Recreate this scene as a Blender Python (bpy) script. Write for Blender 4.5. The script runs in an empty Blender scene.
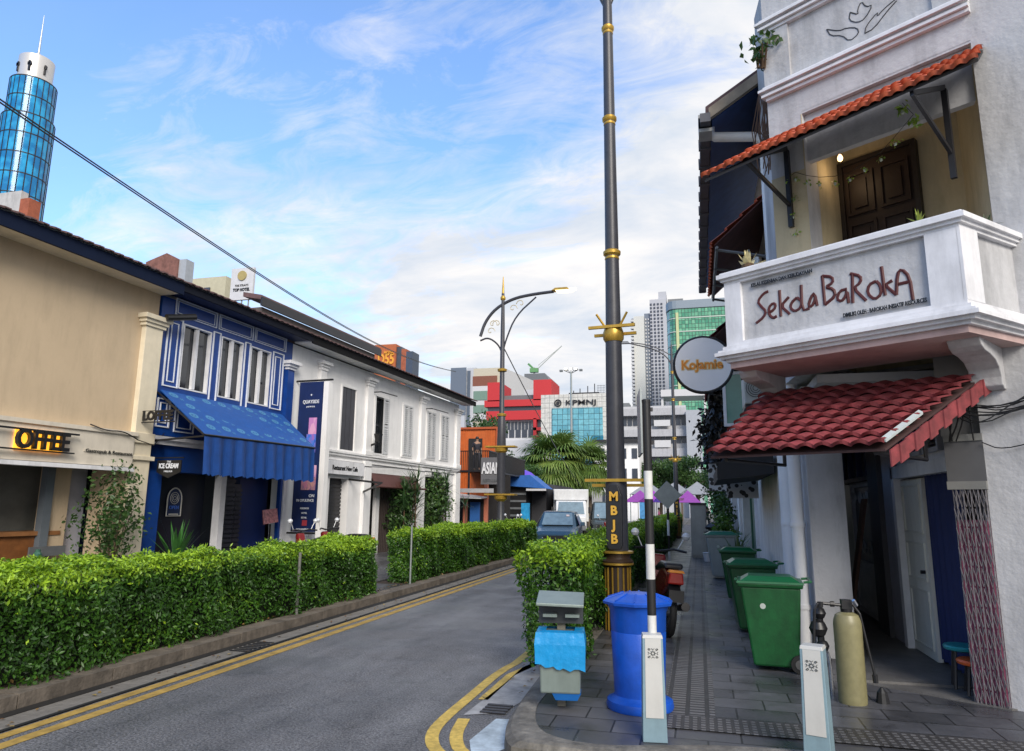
import bpy, bmesh, math, random
import numpy as np
from mathutils import Vector, Matrix
R = math.radians
random.seed(7); rng = np.random.default_rng(7)
scene = bpy.context.scene
COL = scene.collection

# ------------------------------------------------------------------ camera
FPX, W, H, EYE = 700.0, 1024, 751, 1.7
yaw, pitch, roll = R(14.8), R(10.6), R(0.5)
fw = Vector((-math.sin(yaw)*math.cos(pitch), math.cos(yaw)*math.cos(pitch), math.sin(pitch)))
rt0 = Vector((math.cos(yaw), math.sin(yaw), 0)); up0 = rt0.cross(fw)
rt = math.cos(roll)*rt0 + math.sin(roll)*up0; up = -math.sin(roll)*rt0 + math.cos(roll)*up0
cd = bpy.data.cameras.new('camera'); cam = bpy.data.objects.new('camera', cd); COL.objects.link(cam)
cd.sensor_fit = 'HORIZONTAL'; cd.sensor_width = 36; cd.lens = FPX/W*36; cd.clip_start = 0.05; cd.clip_end = 6000
m = Matrix.Identity(4)
for i in range(3):
    m[i][0] = rt[i]; m[i][1] = up[i]; m[i][2] = -fw[i]
m[0][3], m[1][3], m[2][3] = 0, 0, EYE
cam.matrix_world = m; scene.camera = cam

# ------------------------------------------------------------------ world
world = bpy.data.worlds.new("World"); scene.world = world; world.use_nodes = True
SUN_EL, SUN_AZ = 32.0, 151.0      # azimuth clockwise from +Y
nt = world.node_tree; N = nt.nodes; Lk = nt.links; N.clear()
def wn(t, **k):
    n = N.new(t)
    for a, b in k.items(): setattr(n, a, b)
    return n
out = wn('ShaderNodeOutputWorld'); bg = wn('ShaderNodeBackground'); bg.inputs[1].default_value = 0.10
sky = wn('ShaderNodeTexSky', sky_type='NISHITA'); sky.sun_disc = False
sky.sun_elevation = R(SUN_EL); sky.sun_rotation = R(SUN_AZ); sky.air_density = 1.3; sky.dust_density = 1.0; sky.ozone_density = 2.0
tc = wn('ShaderNodeTexCoord'); sep = wn('ShaderNodeSeparateXYZ'); Lk.new(tc.outputs['Generated'], sep.inputs[0])
def math_(op, a, b=None, clamp=False):
    n = wn('ShaderNodeMath', operation=op, use_clamp=clamp)
    for i, v in enumerate((a, b)):
        if v is None: continue
        if isinstance(v, (int, float)): n.inputs[i].default_value = v
        else: Lk.new(v, n.inputs[i])
    return n.outputs[0]
zc = math_('MAXIMUM', sep.outputs[2], 0.0); zd = math_('ADD', zc, 0.22)
cx = math_('DIVIDE', sep.outputs[0], zd); cy = math_('DIVIDE', sep.outputs[1], zd)
comb = wn('ShaderNodeCombineXYZ'); Lk.new(cx, comb.inputs[0]); Lk.new(cy, comb.inputs[1])
def noise(scale, det, rough, dist, vec, sc=(1, 1, 1), loc=(0, 0, 0), rot=0):
    mp = wn('ShaderNodeMapping'); mp.inputs['Scale'].default_value = sc; mp.inputs['Location'].default_value = loc
    mp.inputs['Rotation'].default_value = (0, 0, rot)
    Lk.new(vec, mp.inputs[0]); n = wn('ShaderNodeTexNoise')
    n.inputs['Scale'].default_value = scale; n.inputs['Detail'].default_value = det
    n.inputs['Roughness'].default_value = rough; n.inputs['Distortion'].default_value = dist
    Lk.new(mp.outputs[0], n.inputs['Vector']); return n.outputs['Fac']
n1 = noise(1.1, 9, .58, .35, comb.outputs[0], (1, 1.5, 1), (3.1, 1.7, 0), R(25))
n2 = noise(4.2, 10, .68, .9, comb.outputs[0], (1, 2.0, 1), (7.3, 2.2, 0), R(35))
cov = math_('ADD', math_('MULTIPLY', n1, .62), math_('MULTIPLY', n2, .38))
# more cloud low down and towards the right-hand end of the street
lowb = math_('MULTIPLY', math_('SUBTRACT', 0.52, zc), 0.50)
rgt = math_('MULTIPLY', math_('ADD', sep.outputs[0], 0.34), 0.55)
cov = math_('ADD', cov, math_('ADD', lowb, rgt))
ramp = wn('ShaderNodeValToRGB'); Lk.new(cov, ramp.inputs[0])
ramp.color_ramp.elements[0].position = .43; ramp.color_ramp.elements[1].position = .62
ramp.color_ramp.elements[0].color = (0.05, 0.05, 0.05, 1); ramp.color_ramp.elements[1].color = (1, 1, 1, 1)
n3 = noise(2.2, 6, .6, .3, comb.outputs[0], (1, 1.7, 1), (1.3, 9.2, 0))
cr = wn('ShaderNodeValToRGB'); Lk.new(n3, cr.inputs[0])
cr.color_ramp.elements[0].position = .35; cr.color_ramp.elements[1].position = .68
cr.color_ramp.elements[0].color = (5.4, 6.0, 6.9, 1); cr.color_ramp.elements[1].color = (8.4, 8.1, 7.9, 1)
skym = wn('ShaderNodeMix', data_type='RGBA', blend_type='MULTIPLY'); skym.inputs[0].default_value = 1
Lk.new(sky.outputs[0], skym.inputs[6]); skym.inputs[7].default_value = (1.45, 1.85, 2.4, 1)
mx = wn('ShaderNodeMix', data_type='RGBA'); Lk.new(ramp.outputs[0], mx.inputs[0])
Lk.new(skym.outputs[2], mx.inputs[6]); Lk.new(cr.outputs[0], mx.inputs[7])
Lk.new(mx.outputs[2], bg.inputs[0]); Lk.new(bg.outputs[0], out.inputs[0])

sd = bpy.data.lights.new('sun', 'SUN'); sd.energy = 2.8; sd.angle = R(28); sd.color = (1, .93, .84)
so = bpy.data.objects.new('sun', sd); COL.objects.link(so)
sv = Vector((math.sin(R(SUN_AZ))*math.cos(R(SUN_EL)), math.cos(R(SUN_AZ))*math.cos(R(SUN_EL)), math.sin(R(SUN_EL))))
so.rotation_euler = sv.to_track_quat('Z', 'Y').to_euler()
scene.view_settings.view_transform = 'Standard'; scene.view_settings.look = 'None'
scene.view_settings.exposure = 0.36; scene.view_settings.gamma = 1
scene.render.engine = 'CYCLES'

# ------------------------------------------------------------------ helpers
def ray(px, py): return fw*FPX + rt*(px-W/2) + up*(H/2-py)
def onY(px, py, Y):
    d = ray(px, py); return Vector((0, 0, EYE)) + d*(Y/d.y)
def onX(px, py, X):
    d = ray(px, py); return Vector((0, 0, EYE)) + d*(X/d.x)
def gnd(px, py, z=0.0):
    d = ray(px, py); return Vector((0, 0, EYE)) + d*((z-EYE)/d.z)
class Frame:      # x along a facade to the viewer's right, y into the building, z up
    def __init__(s, ox, oy, deg):
        s.a = R(deg); s.o = Vector((ox, oy, 0)); s.x = Vector((math.cos(s.a), math.sin(s.a), 0)); s.y = Vector((-math.sin(s.a), math.cos(s.a), 0))
    def at(s, px, py, y=0.0):
        d = ray(px, py); c = Vector((0, 0, EYE)); t = (y-(c-s.o).dot(s.y))/d.dot(s.y); p = c+d*t-s.o
        return p.dot(s.x), p.z
    def w(s, x, y, z=0.0): return s.o + s.x*x + s.y*y + Vector((0, 0, z))
WF = Frame(0, 0, 0)
LF = Frame(-10.8, 11.76, 87.1)
SF = Frame(2.4, 6.9, -33.6)
RF = Frame(1.2, 9.0, -90)
DF = Frame(2.35, 9.0, -90)

_m = {}
def lin(r, g, b): return tuple(((v/255)/12.92 if v/255 <= .04045 else ((v/255+.055)/1.055)**2.4) for v in (r, g, b))
def mat(name, col, rough=.7, metal=0.0, var=.12, scale=4.0, bump=0.0, emit=None, es=1.0, stain=0.0, alpha=1.0, spec=.5, bscale=30.0):
    if name in _m: return _m[name]
    M = bpy.data.materials.new(name); M.use_nodes = True; t = M.node_tree; b = t.nodes['Principled BSDF']
    b.inputs['Roughness'].default_value = rough; b.inputs['Metallic'].default_value = metal
    b.inputs['Specular IOR Level'].default_value = spec
    co = t.nodes.new('ShaderNodeTexCoord')
    if var > 0:
        n = t.nodes.new('ShaderNodeTexNoise'); n.inputs['Scale'].default_value = scale; n.inputs['Detail'].default_value = 6; n.inputs['Roughness'].default_value = .65
        t.links.new(co.outputs['Object'], n.inputs['Vector'])
        rp = t.nodes.new('ShaderNodeValToRGB'); rp.color_ramp.elements[0].position = .3; rp.color_ramp.elements[1].position = .7
        rp.color_ramp.elements[0].color = (*[c*(1-var) for c in col], 1); rp.color_ramp.elements[1].color = (*[min(1, c*(1+var*.6)) for c in col], 1)
        t.links.new(n.outputs['Fac'], rp.inputs[0]); last = rp.outputs[0]
        if stain > 0:
            mp = t.nodes.new('ShaderNodeMapping'); mp.inputs['Scale'].default_value = (1.6, 1.6, .35); t.links.new(co.outputs['Object'], mp.inputs[0])
            n2_ = t.nodes.new('ShaderNodeTexNoise'); n2_.inputs['Scale'].default_value = 2.2; n2_.inputs['Detail'].default_value = 9; n2_.inputs['Roughness'].default_value = .7
            t.links.new(mp.outputs[0], n2_.inputs['Vector'])
            r2 = t.nodes.new('ShaderNodeValToRGB'); r2.color_ramp.elements[0].position = .47; r2.color_ramp.elements[1].position = .70
            r2.color_ramp.elements[0].color = (0, 0, 0, 1); r2.color_ramp.elements[1].color = (stain,)*3+(1,)
            t.links.new(n2_.outputs['Fac'], r2.inputs[0])
            mm = t.nodes.new('ShaderNodeMix'); mm.data_type = 'RGBA'; t.links.new(r2.outputs[0], mm.inputs[0]); t.links.new(last, mm.inputs[6])
            mm.inputs[7].default_value = (*[c*.35 for c in col], 1); last = mm.outputs[2]
        t.links.new(last, b.inputs['Base Color'])
    else: b.inputs['Base Color'].default_value = (*col, 1)
    if bump > 0:
        n = t.nodes.new('ShaderNodeTexNoise'); n.inputs['Scale'].default_value = bscale; n.inputs['Detail'].default_value = 5
        t.links.new(co.outputs['Object'], n.inputs['Vector']); bp = t.nodes.new('ShaderNodeBump'); bp.inputs['Strength'].default_value = bump; bp.inputs['Distance'].default_value = .02
        t.links.new(n.outputs['Fac'], bp.inputs['Height']); t.links.new(bp.outputs[0], b.inputs['Normal'])
    if emit: b.inputs['Emission Color'].default_value = (*emit, 1); b.inputs['Emission Strength'].default_value = es
    if alpha < 1: b.inputs['Alpha'].default_value = alpha
    _m[name] = M; return M

OFF = {}
def tag(o, label=None, cat=None, group=None, kind=None):
    if label: o['label'] = label
    if cat: o['category'] = cat
    if group: o['group'] = group
    if kind: o['kind'] = kind
    return o
def thing(name, label, cat, F=WF, base=(0, 0, 0), group=None, pre=None):
    o = bpy.data.objects.new(name, None); COL.objects.link(o); o.empty_display_size = .1
    b = Vector(base)
    if pre: b = pre @ b
    o.location = F.w(*b); o.rotation_euler = (0, 0, F.a)
    OFF[o.name] = b; return tag(o, label, cat, group)
class MB:
    def __init__(s, pre=None): s.v = []; s.f = []; s.pre = pre; s.T = None
    def add(s, vs, fs):
        k = len(s.v); T = s.T
        s.v += [(T @ Vector(p)) if T else Vector(p) for p in vs]; s.f += [tuple(i+k for i in f) for f in fs]; return s
    def box(s, x0, x1, y0, y1, z0, z1):
        return s.add([(x0,y0,z0),(x1,y0,z0),(x1,y1,z0),(x0,y1,z0),(x0,y0,z1),(x1,y0,z1),(x1,y1,z1),(x0,y1,z1)],
                     [(0,3,2,1),(4,5,6,7),(0,1,5,4),(1,2,6,5),(2,3,7,6),(3,0,4,7)])
    def taper(s, cx, cy, z0, z1, a0, b0, a1, b1, dx=0, dy=0):
        return s.add([(cx-a0,cy-b0,z0),(cx+a0,cy-b0,z0),(cx+a0,cy+b0,z0),(cx-a0,cy+b0,z0),(cx+dx-a1,cy+dy-b1,z1),(cx+dx+a1,cy+dy-b1,z1),(cx+dx+a1,cy+dy+b1,z1),(cx+dx-a1,cy+dy+b1,z1)],
                     [(0,3,2,1),(4,5,6,7),(0,1,5,4),(1,2,6,5),(2,3,7,6),(3,0,4,7)])
    def prism(s, pts, a, b, axis='z'):   # polygon extruded; axis y: pts=(x,z), axis x: pts=(y,z)
        n = len(pts)
        g = {'z': lambda p, t: (p[0], p[1], t), 'y': lambda p, t: (p[0], t, p[1]), 'x': lambda p, t: (t, p[0], p[1])}[axis]
        return s.add([g(p, a) for p in pts]+[g(p, b) for p in pts], [tuple(range(n))[::-1], tuple(range(n, 2*n))]+[(i, (i+1) % n, n+(i+1) % n, n+i) for i in range(n)])
    def quad(s, *p): return s.add(p, [tuple(range(len(p)))])
    def slab(s, pts, th):   # 3d polygon with thickness vector
        t = Vector(th); n = len(pts); a = [Vector(p) for p in pts]
        return s.add(a+[p+t for p in a], [tuple(range(n))[::-1], tuple(range(n, 2*n))]+[(i, (i+1) % n, n+(i+1) % n, n+i) for i in range(n)])
    def tube(s, pts, r, n=8, closed=False):
        P = [Vector(p) for p in pts]; k = len(P); vs = []; fs = []; prev = None
        for i, p in enumerate(P):
            if closed: d = P[(i+1) % k]-P[i-1]
            else: d = (P[min(i+1, k-1)]-P[max(i-1, 0)])
            d = d.normalized() if d.length > 1e-9 else Vector((0, 0, 1))
            if prev is None:
                u = d.orthogonal().normalized()
            else:
                u = prev-d*prev.dot(d); u = u.normalized() if u.length > 1e-6 else d.orthogonal().normalized()
            prev = u; w = d.cross(u); rr = r[i] if isinstance(r, (list, tuple)) else r
            vs += [p+u*math.cos(2*math.pi*j/n)*rr+w*math.sin(2*math.pi*j/n)*rr for j in range(n)]
        for i in range(k if closed else k-1):
            a = i*n; b = ((i+1) % k)*n
            fs += [(a+j, a+(j+1) % n, b+(j+1) % n, b+j) for j in range(n)]
        if not closed: fs += [tuple(range(n))[::-1], tuple(range((k-1)*n, k*n))]
        return s.add(vs, fs)
    def lathe(s, prof, n=24, c=(0, 0), ph=0.0):
        vs = []; fs = []
        for r, z in prof: vs += [(c[0]+r*math.cos(2*math.pi*j/n+ph), c[1]+r*math.sin(2*math.pi*j/n+ph), z) for j in range(n)]
        for i in range(len(prof)-1):
            fs += [(i*n+j, i*n+(j+1) % n, (i+1)*n+(j+1) % n, (i+1)*n+j) for j in range(n)]
        fs += [tuple(range(n))[::-1], tuple(range((len(prof)-1)*n, len(prof)*n))]
        return s.add(vs, fs)
    def cyl(s, c, r, d, n=16):  # cylinder centred at c, axis vector d
        c = Vector(c); d = Vector(d); return s.tube([c-d/2, c+d/2], r, n)
    def mesh(s, name, off=Vector((0, 0, 0)), smooth=False):
        me = bpy.data.meshes.new(name)
        vs = [(s.pre @ p) if s.pre else p for p in s.v]
        me.from_pydata([tuple(p-off) for p in vs], [], s.f); me.validate()
        if smooth:
            me.polygons.foreach_set('use_smooth', [True]*len(me.polygons))
            try: me.set_sharp_from_angle(angle=R(38))
            except Exception: pass
        me.update(); return me
    def obj(s, name, m_, parent=None, smooth=False, label=None, bevel=0.0):
        off = Vector((0, 0, 0)); p = parent
        while p is not None:
            if p.name in OFF: off = OFF[p.name]; break
            p = p.parent
        o = bpy.data.objects.new(name, s.mesh(name, off, smooth)); COL.objects.link(o)
        o.data.materials.append(m_)
        if parent: o.parent = parent
        if label: o['label'] = label
        if bevel > 0:
            md = o.modifiers.new('bevel', 'BEVEL'); md.width = bevel; md.segments = 2; md.limit_method = 'ANGLE'
        return o
    def solo(s, name, m_, label, cat, F=WF, base=(0, 0, 0), group=None, smooth=False, bevel=0.0):
        b = Vector(base)
        if s.pre: b = s.pre @ b
        o = bpy.data.objects.new(name, s.mesh(name, b, smooth)); COL.objects.link(o); o.data.materials.append(m_)
        o.location = F.w(*b); o.rotation_euler = (0, 0, F.a)
        if bevel > 0:
            md = o.modifiers.new('bevel', 'BEVEL'); md.width = bevel; md.segments = 2; md.limit_method = 'ANGLE'
        return tag(o, label, cat, group)
def struct(name, mb, m_, smooth=False):
    o = mb.obj(name, m_, smooth=smooth); o['kind'] = 'structure'; return o
def copy_tree(o, parent=None):
    c = o.copy(); COL.objects.link(c)
    if parent: c.parent = parent; c.matrix_parent_inverse = o.matrix_parent_inverse
    for ch in list(o.children): copy_tree(ch, c)
    return c
def text(s, size, name, m_, parent, x, y, z, width=None, bold=0.0, ext=.004, align='CENTER', shear=0.0, rotz=0.0, tilt=0.0, pre=None):
    cu = bpy.data.curves.new(name, 'FONT'); cu.body = s; cu.size = size; cu.extrude = ext; cu.offset = bold; cu.align_x = align; cu.align_y = 'CENTER'; cu.shear = shear
    cu.resolution_u = 3
    t = bpy.data.objects.new(name+'_t', cu); COL.objects.link(t)
    dg = bpy.context.evaluated_depsgraph_get(); me = bpy.data.meshes.new_from_object(t.evaluated_get(dg)); bpy.data.objects.remove(t)
    xs = [v.co.x for v in me.vertices]
    sx = width/(max(xs)-min(xs)) if width else 1
    T = Matrix.Translation((x, y, z)) @ Matrix.Rotation(rotz, 4, 'Z') @ Matrix.Rotation(tilt, 4, 'Y') @ Matrix.Rotation(R(90), 4, 'X') @ Matrix.Diagonal((sx, 1, 1, 1))
    if pre: T = pre @ T
    off = Vector((0, 0, 0)); p = parent
    while p is not None:
        if p.name in OFF: off = OFF[p.name]; break
        p = p.parent
    me.transform(Matrix.Translation(-off) @ T); me.name = name
    o = bpy.data.objects.new(name, me); COL.objects.link(o); me.materials.clear(); me.materials.append(m_); o.parent = parent; return o
def rframe(mb, x0, x1, z0, z1, t, y0, y1):
    mb.box(x0, x1, y0, y1, z0, z0+t); mb.box(x0, x1, y0, y1, z1-t, z1); mb.box(x0, x0+t, y0, y1, z0+t, z1-t); mb.box(x1-t, x1, y0, y1, z0+t, z1-t); return mb
def wall_holes(mb, x0, x1, z0, z1, y0, y1, holes):
    # wall panel with rectangular openings (x0,x1,z0,z1) cut out as real gaps
    xs = sorted({x0, x1, *[h[0] for h in holes], *[h[1] for h in holes]}); zs = sorted({z0, z1, *[h[2] for h in holes], *[h[3] for h in holes]})
    xs = [x for x in xs if x0 <= x <= x1]; zs = [z for z in zs if z0 <= z <= z1]
    for a, b in zip(xs, xs[1:]):
        run = None
        for c, d in list(zip(zs, zs[1:]))+[(None, None)]:
            solid = c is not None and not any(h[0] < (a+b)/2 < h[1] and h[2] < (c+d)/2 < h[3] for h in holes)
            if solid: run = (run[0], d) if run else (c, d)
            elif run: mb.box(a, b, y0, y1, run[0], run[1]); run = None
    return mb
def leafmesh(P, Nn, ln, wd, tone, name='foliage', droop=0.3):
    n = len(P); P = np.asarray(P, float); Nn = np.asarray(Nn, float); Nn /= np.linalg.norm(Nn, axis=1)[:, None]+1e-9
    r_ = rng.normal(size=(n, 3)); D = np.cross(Nn, r_); D /= np.linalg.norm(D, axis=1)[:, None]+1e-9
    D[:, 2] -= droop*rng.random(n); D /= np.linalg.norm(D, axis=1)[:, None]
    S_ = np.cross(D, Nn); S_ /= np.linalg.norm(S_, axis=1)[:, None]+1e-9
    ln = (ln*(0.6+0.8*rng.random(n)))[:, None]; wd = (wd*(0.7+0.6*rng.random(n)))[:, None]
    fold = Nn*wd*.35
    V = np.stack([P, P+D*ln*.5+S_*wd+fold, P+D*ln, P+D*ln*.5-S_*wd+fold], 1).reshape(-1, 3)
    F = np.arange(n*4).reshape(n, 4)
    tri = np.stack([F[:, [0, 1, 2]], F[:, [0, 2, 3]]], 1).reshape(-1, 3)
    me = bpy.data.meshes.new(name); me.vertices.add(len(V)); me.vertices.foreach_set('co', V.ravel())
    me.loops.add(len(tri)*3); me.loops.foreach_set('vertex_index', tri.ravel().astype(np.int32))
    me.polygons.add(len(tri)); me.polygons.foreach_set('loop_start', np.arange(0, len(tri)*3, 3, dtype=np.int32))
    me.update(calc_edges=True); at = me.attributes.new('tone', 'FLOAT', 'FACE'); at.data.foreach_set('value', np.repeat(np.asarray(tone, float), 2)); me.validate(); return me
def leafmat(name, dark, mid, young, rough=.45, tr=.25):
    if name in _m: return _m[name]
    M = bpy.data.materials.new(name); M.use_nodes = True; t = M.node_tree; b = t.nodes['Principled BSDF']; b.inputs['Roughness'].default_value = rough
    a = t.nodes.new('ShaderNodeAttribute'); a.attribute_name = 'tone'; rp = t.nodes.new('ShaderNodeValToRGB')
    rp.color_ramp.elements[0].color = (*dark, 1); rp.color_ramp.elements[1].color = (*young, 1); e = rp.color_ramp.elements.new(.45); e.color = (*mid, 1)
    t.links.new(a.outputs['Fac'], rp.inputs[0]); t.links.new(rp.outputs[0], b.inputs['Base Color'])
    tl = t.nodes.new('ShaderNodeBsdfTranslucent'); t.links.new(rp.outputs[0], tl.inputs[0]); mx_ = t.nodes.new('ShaderNodeMixShader'); mx_.inputs[0].default_value = tr
    t.links.new(b.outputs[0], mx_.inputs[1]); t.links.new(tl.outputs[0], mx_.inputs[2]); t.links.new(mx_.outputs[0], t.nodes['Material Output'].inputs[0])
    _m[name] = M; return M
def link_mesh(name, me, m_, parent=None, loc=None):
    o = bpy.data.objects.new(name, me); COL.objects.link(o); me.materials.append(m_)
    if parent: o.parent = parent
    if loc is not None: o.location = loc
    return o

# ------------------------------------------------------------------ materials
white = mat('white_paint', (.70, .71, .74), .6, var=.07, scale=2.5, bump=.08, stain=.32)
whitel = mat('white_wall_left', (.84, .83, .82), .6, var=.05, scale=2, bump=.08, stain=.2)
swhite = mat('grey_white_plaster', (.50, .50, .51), .8, var=.10, scale=3, bump=.35, stain=.5, bscale=18)
trimw = mat('trim_white', (.76, .76, .78), .55, var=.1, scale=6, stain=.35)
cream = mat('cream_plaster', (.55, .43, .29), .8, var=.07, scale=1.2, bump=.1, stain=.22)
creamt = mat('cream_trim', (.74, .66, .50), .7, var=.08, stain=.2)
blue = mat('royal_blue_paint', (.003, .045, .24), .45, var=.18, scale=5)
navy = mat('navy_paint', (.006, .018, .07), .5, var=.2)
dark = mat('dark_metal', (.018, .018, .022), .45, var=.2)
black = mat('black_plastic', (.012, .012, .013), .4, var=.15)
dkgrey = mat('dark_grey_paint', (.045, .046, .055), .42, var=.18, scale=8, bump=.05)
gold = mat('gold_paint', (.50, .31, .05), .38, metal=.5, var=.2, scale=12)
glassd = mat('dark_glass', (.012, .016, .022), .06, var=.3, spec=.9)
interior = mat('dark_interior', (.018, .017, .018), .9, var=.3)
steel = mat('galvanised_steel', (.30, .33, .33), .42, metal=.6, var=.15, scale=6)
greym = mat('grey_metal', (.16, .17, .18), .5, metal=.3, var=.15)
redtile = mat('dark_red_roof_tile', (.235, .040, .045), .72, var=.45, scale=9, stain=.6, bump=.1)
orangetile = mat('orange_clay_tile', (.50, .095, .035), .7, var=.35, scale=9, stain=.4)
brownroof = mat('brown_roof_tile', (.13, .075, .075), .8, var=.35, scale=5)
brownwood = mat('dark_brown_wood', (.05, .018, .012), .5, var=.35, scale=5)
rubber = mat('rubber', (.012, .012, .012), .75, var=.1)
chrome = mat('chrome', (.7, .7, .7), .15, metal=1, var=0)
soil = mat('soil', (.045, .03, .02), .95, var=.4, scale=14, bump=.5)
stem = mat('stem_brown', (.09, .055, .03), .9, var=.3, scale=20)
bark = mat('bark', (.12, .09, .065), .9, var=.35, scale=14, bump=.4)
def asphalt():
    M = mat('asphalt', (.082, .082, .087), .62, var=.0)
    t = M.node_tree; b = t.nodes['Principled BSDF']; co = [n for n in t.nodes if n.type == 'TEX_COORD'][0]
    def nz(s, d, r, sc=(1, 1, 1)):
        mp = t.nodes.new('ShaderNodeMapping'); mp.inputs['Scale'].default_value = sc; t.links.new(co.outputs['Object'], mp.inputs[0])
        n = t.nodes.new('ShaderNodeTexNoise'); n.inputs['Scale'].default_value = s; n.inputs['Detail'].default_value = d; n.inputs['Roughness'].default_value = r; t.links.new(mp.outputs[0], n.inputs[0]); return n.outputs['Fac']
    def rp(f, a, b_, p0, p1):
        n = t.nodes.new('ShaderNodeValToRGB'); n.color_ramp.elements[0].position = p0; n.color_ramp.elements[1].position = p1
        n.color_ramp.elements[0].color = (a, a, a, 1); n.color_ramp.elements[1].color = (b_, b_, b_, 1); t.links.new(f, n.inputs[0]); return n.outputs[0]
    def mul(a, b_):
        n = t.nodes.new('ShaderNodeMix'); n.data_type = 'RGBA'; n.blend_type = 'MULTIPLY'; n.inputs[0].default_value = 1; t.links.new(a, n.inputs[6]); t.links.new(b_, n.inputs[7]); return n.outputs[2]
    base = t.nodes.new('ShaderNodeRGB'); base.outputs[0].default_value = (.112, .110, .112, 1)
    f = nz(55, 4, .85)
    c = mul(mul(mul(base.outputs[0], rp(nz(1.1, 7, .65, (1.6, .35, 1)), .62, 1.35, .3, .7)), rp(f, .25, 2.3, .40, .63)), rp(nz(.35, 4, .6), .8, 1.2, .35, .65))
    ck = rp(nz(.9, 9, .62), 1, 1, .495, .505); cn = [n for n in t.nodes if n.type == 'VALTORGB'][-1]; e = cn.color_ramp.elements.new(.5); e.color = (.45, .45, .45, 1); c = mul(c, ck)
    t.links.new(c, b.inputs['Base Color'])
    v = t.nodes.new('ShaderNodeTexVoronoi'); v.feature = 'DISTANCE_TO_EDGE'; v.inputs['Scale'].default_value = .45
    t.links.new(rp(nz(.8, 5, .6), .35, .7, .4, .6), b.inputs['Roughness'])
    bp = t.nodes.new('ShaderNodeBump'); bp.inputs['Strength'].default_value = .7; bp.inputs['Distance'].default_value = .01
    t.links.new(f, bp.inputs['Height']); t.links.new(bp.outputs[0], b.inputs['Normal']); return M
asph = asphalt()
def tiles(name, ca, cb, mortar, bw, rh, ms, rough=(.25, .6), rot=0, var=1.0, bumpd=.004, offs=.5, wet=True):
    M = bpy.data.materials.new(name); M.use_nodes = True; t = M.node_tree; b = t.nodes['Principled BSDF']
    co = t.nodes.new('ShaderNodeTexCoord'); mp = t.nodes.new('ShaderNodeMapping'); mp.inputs['Rotation'].default_value = (0, 0, rot); t.links.new(co.outputs['Object'], mp.inputs[0])
    br = t.nodes.new('ShaderNodeTexBrick'); br.offset = offs; t.links.new(mp.outputs[0], br.inputs['Vector'])
    br.inputs['Color1'].default_value = (*ca, 1); br.inputs['Color2'].default_value = (*cb, 1); br.inputs['Mortar'].default_value = (*mortar, 1)
    br.inputs['Scale'].default_value = 1; br.inputs['Brick Width'].default_value = bw; br.inputs['Row Height'].default_value = rh; br.inputs['Mortar Size'].default_value = ms; br.inputs['Bias'].default_value = 0
    n = t.nodes.new('ShaderNodeTexNoise'); n.inputs['Scale'].default_value = 1.7; n.inputs['Detail'].default_value = 8; n.inputs['Roughness'].default_value = .7; t.links.new(co.outputs['Object'], n.inputs[0])
    r1 = t.nodes.new('ShaderNodeValToRGB'); r1.color_ramp.elements[0].position = .3; r1.color_ramp.elements[1].position = .7
    r1.color_ramp.elements[0].color = (.6, .6, .6, 1); r1.color_ramp.elements[1].color = (1.5, 1.5, 1.55, 1); t.links.new(n.outputs['Fac'], r1.inputs[0])
    mm = t.nodes.new('ShaderNodeMix'); mm.data_type = 'RGBA'; mm.blend_type = 'MULTIPLY'; mm.inputs[0].default_value = var; t.links.new(br.outputs['Color'], mm.inputs[6]); t.links.new(r1.outputs[0], mm.inputs[7])
    t.links.new(mm.outputs[2], b.inputs['Base Color'])
    r2 = t.nodes.new('ShaderNodeMapRange'); r2.inputs['From Min'].default_value = .35; r2.inputs['From Max'].default_value = .65; r2.inputs['To Min'].default_value = rough[0]; r2.inputs['To Max'].default_value = rough[1]
    t.links.new(n.outputs['Fac'], r2.inputs[0]); t.links.new(r2.outputs[0], b.inputs['Roughness'])
    bp = t.nodes.new('ShaderNodeBump'); bp.invert = True; bp.inputs['Strength'].default_value = .8; bp.inputs['Distance'].default_value = bumpd; t.links.new(br.outputs['Fac'], bp.inputs['Height']); t.links.new(bp.outputs[0], b.inputs['Normal'])
    return M
slate = tiles('slate_paving', (.050, .050, .053), (.092, .092, .097), (.014, .014, .014), .45, .30, .007, (.24, .58))
tactm = tiles('tactile_tiles', (.11, .105, .10), (.15, .145, .14), (.035, .033, .03), .075, .15, .018, (.4, .7), rot=R(90), bumpd=.02, offs=0)
tactm2 = tiles('tactile_dots', (.11, .105, .10), (.14, .135, .13), (.04, .037, .034), .06, .06, .014, (.4, .7), bumpd=.02, offs=0)
concrete = mat('concrete', (.20, .185, .165), .8, var=.4, scale=3.5, bump=.3, stain=.7)
kerbm = mat('kerb_concrete', (.155, .13, .105), .85, var=.45, scale=5, bump=.4, stain=.8)
kerbr = mat('pale_worn_kerb', (.19, .175, .15), .8, var=.5, scale=7, bump=.5, stain=1.0)
yline = mat('yellow_road_paint', (.62, .43, .09), .7, var=.35, scale=22, stain=.75)
porchm = mat('porch_concrete', (.13, .125, .12), .55, var=.35, scale=3, bump=.2, stain=.4)
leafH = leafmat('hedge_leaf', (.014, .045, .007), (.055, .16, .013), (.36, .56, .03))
leafD = leafmat('tree_leaf', (.018, .045, .012), (.04, .10, .022), (.11, .2, .04))
leafP = leafmat('palm_leaf', (.06, .11, .03), (.13, .22, .045), (.32, .40, .10), tr=.3)
leafY = leafmat('lime_leaf', (.05, .12, .02), (.12, .25, .03), (.3, .42, .06))
hcore = mat('hedge_core', (.008, .016, .006), .95, var=.4, scale=9)

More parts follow.
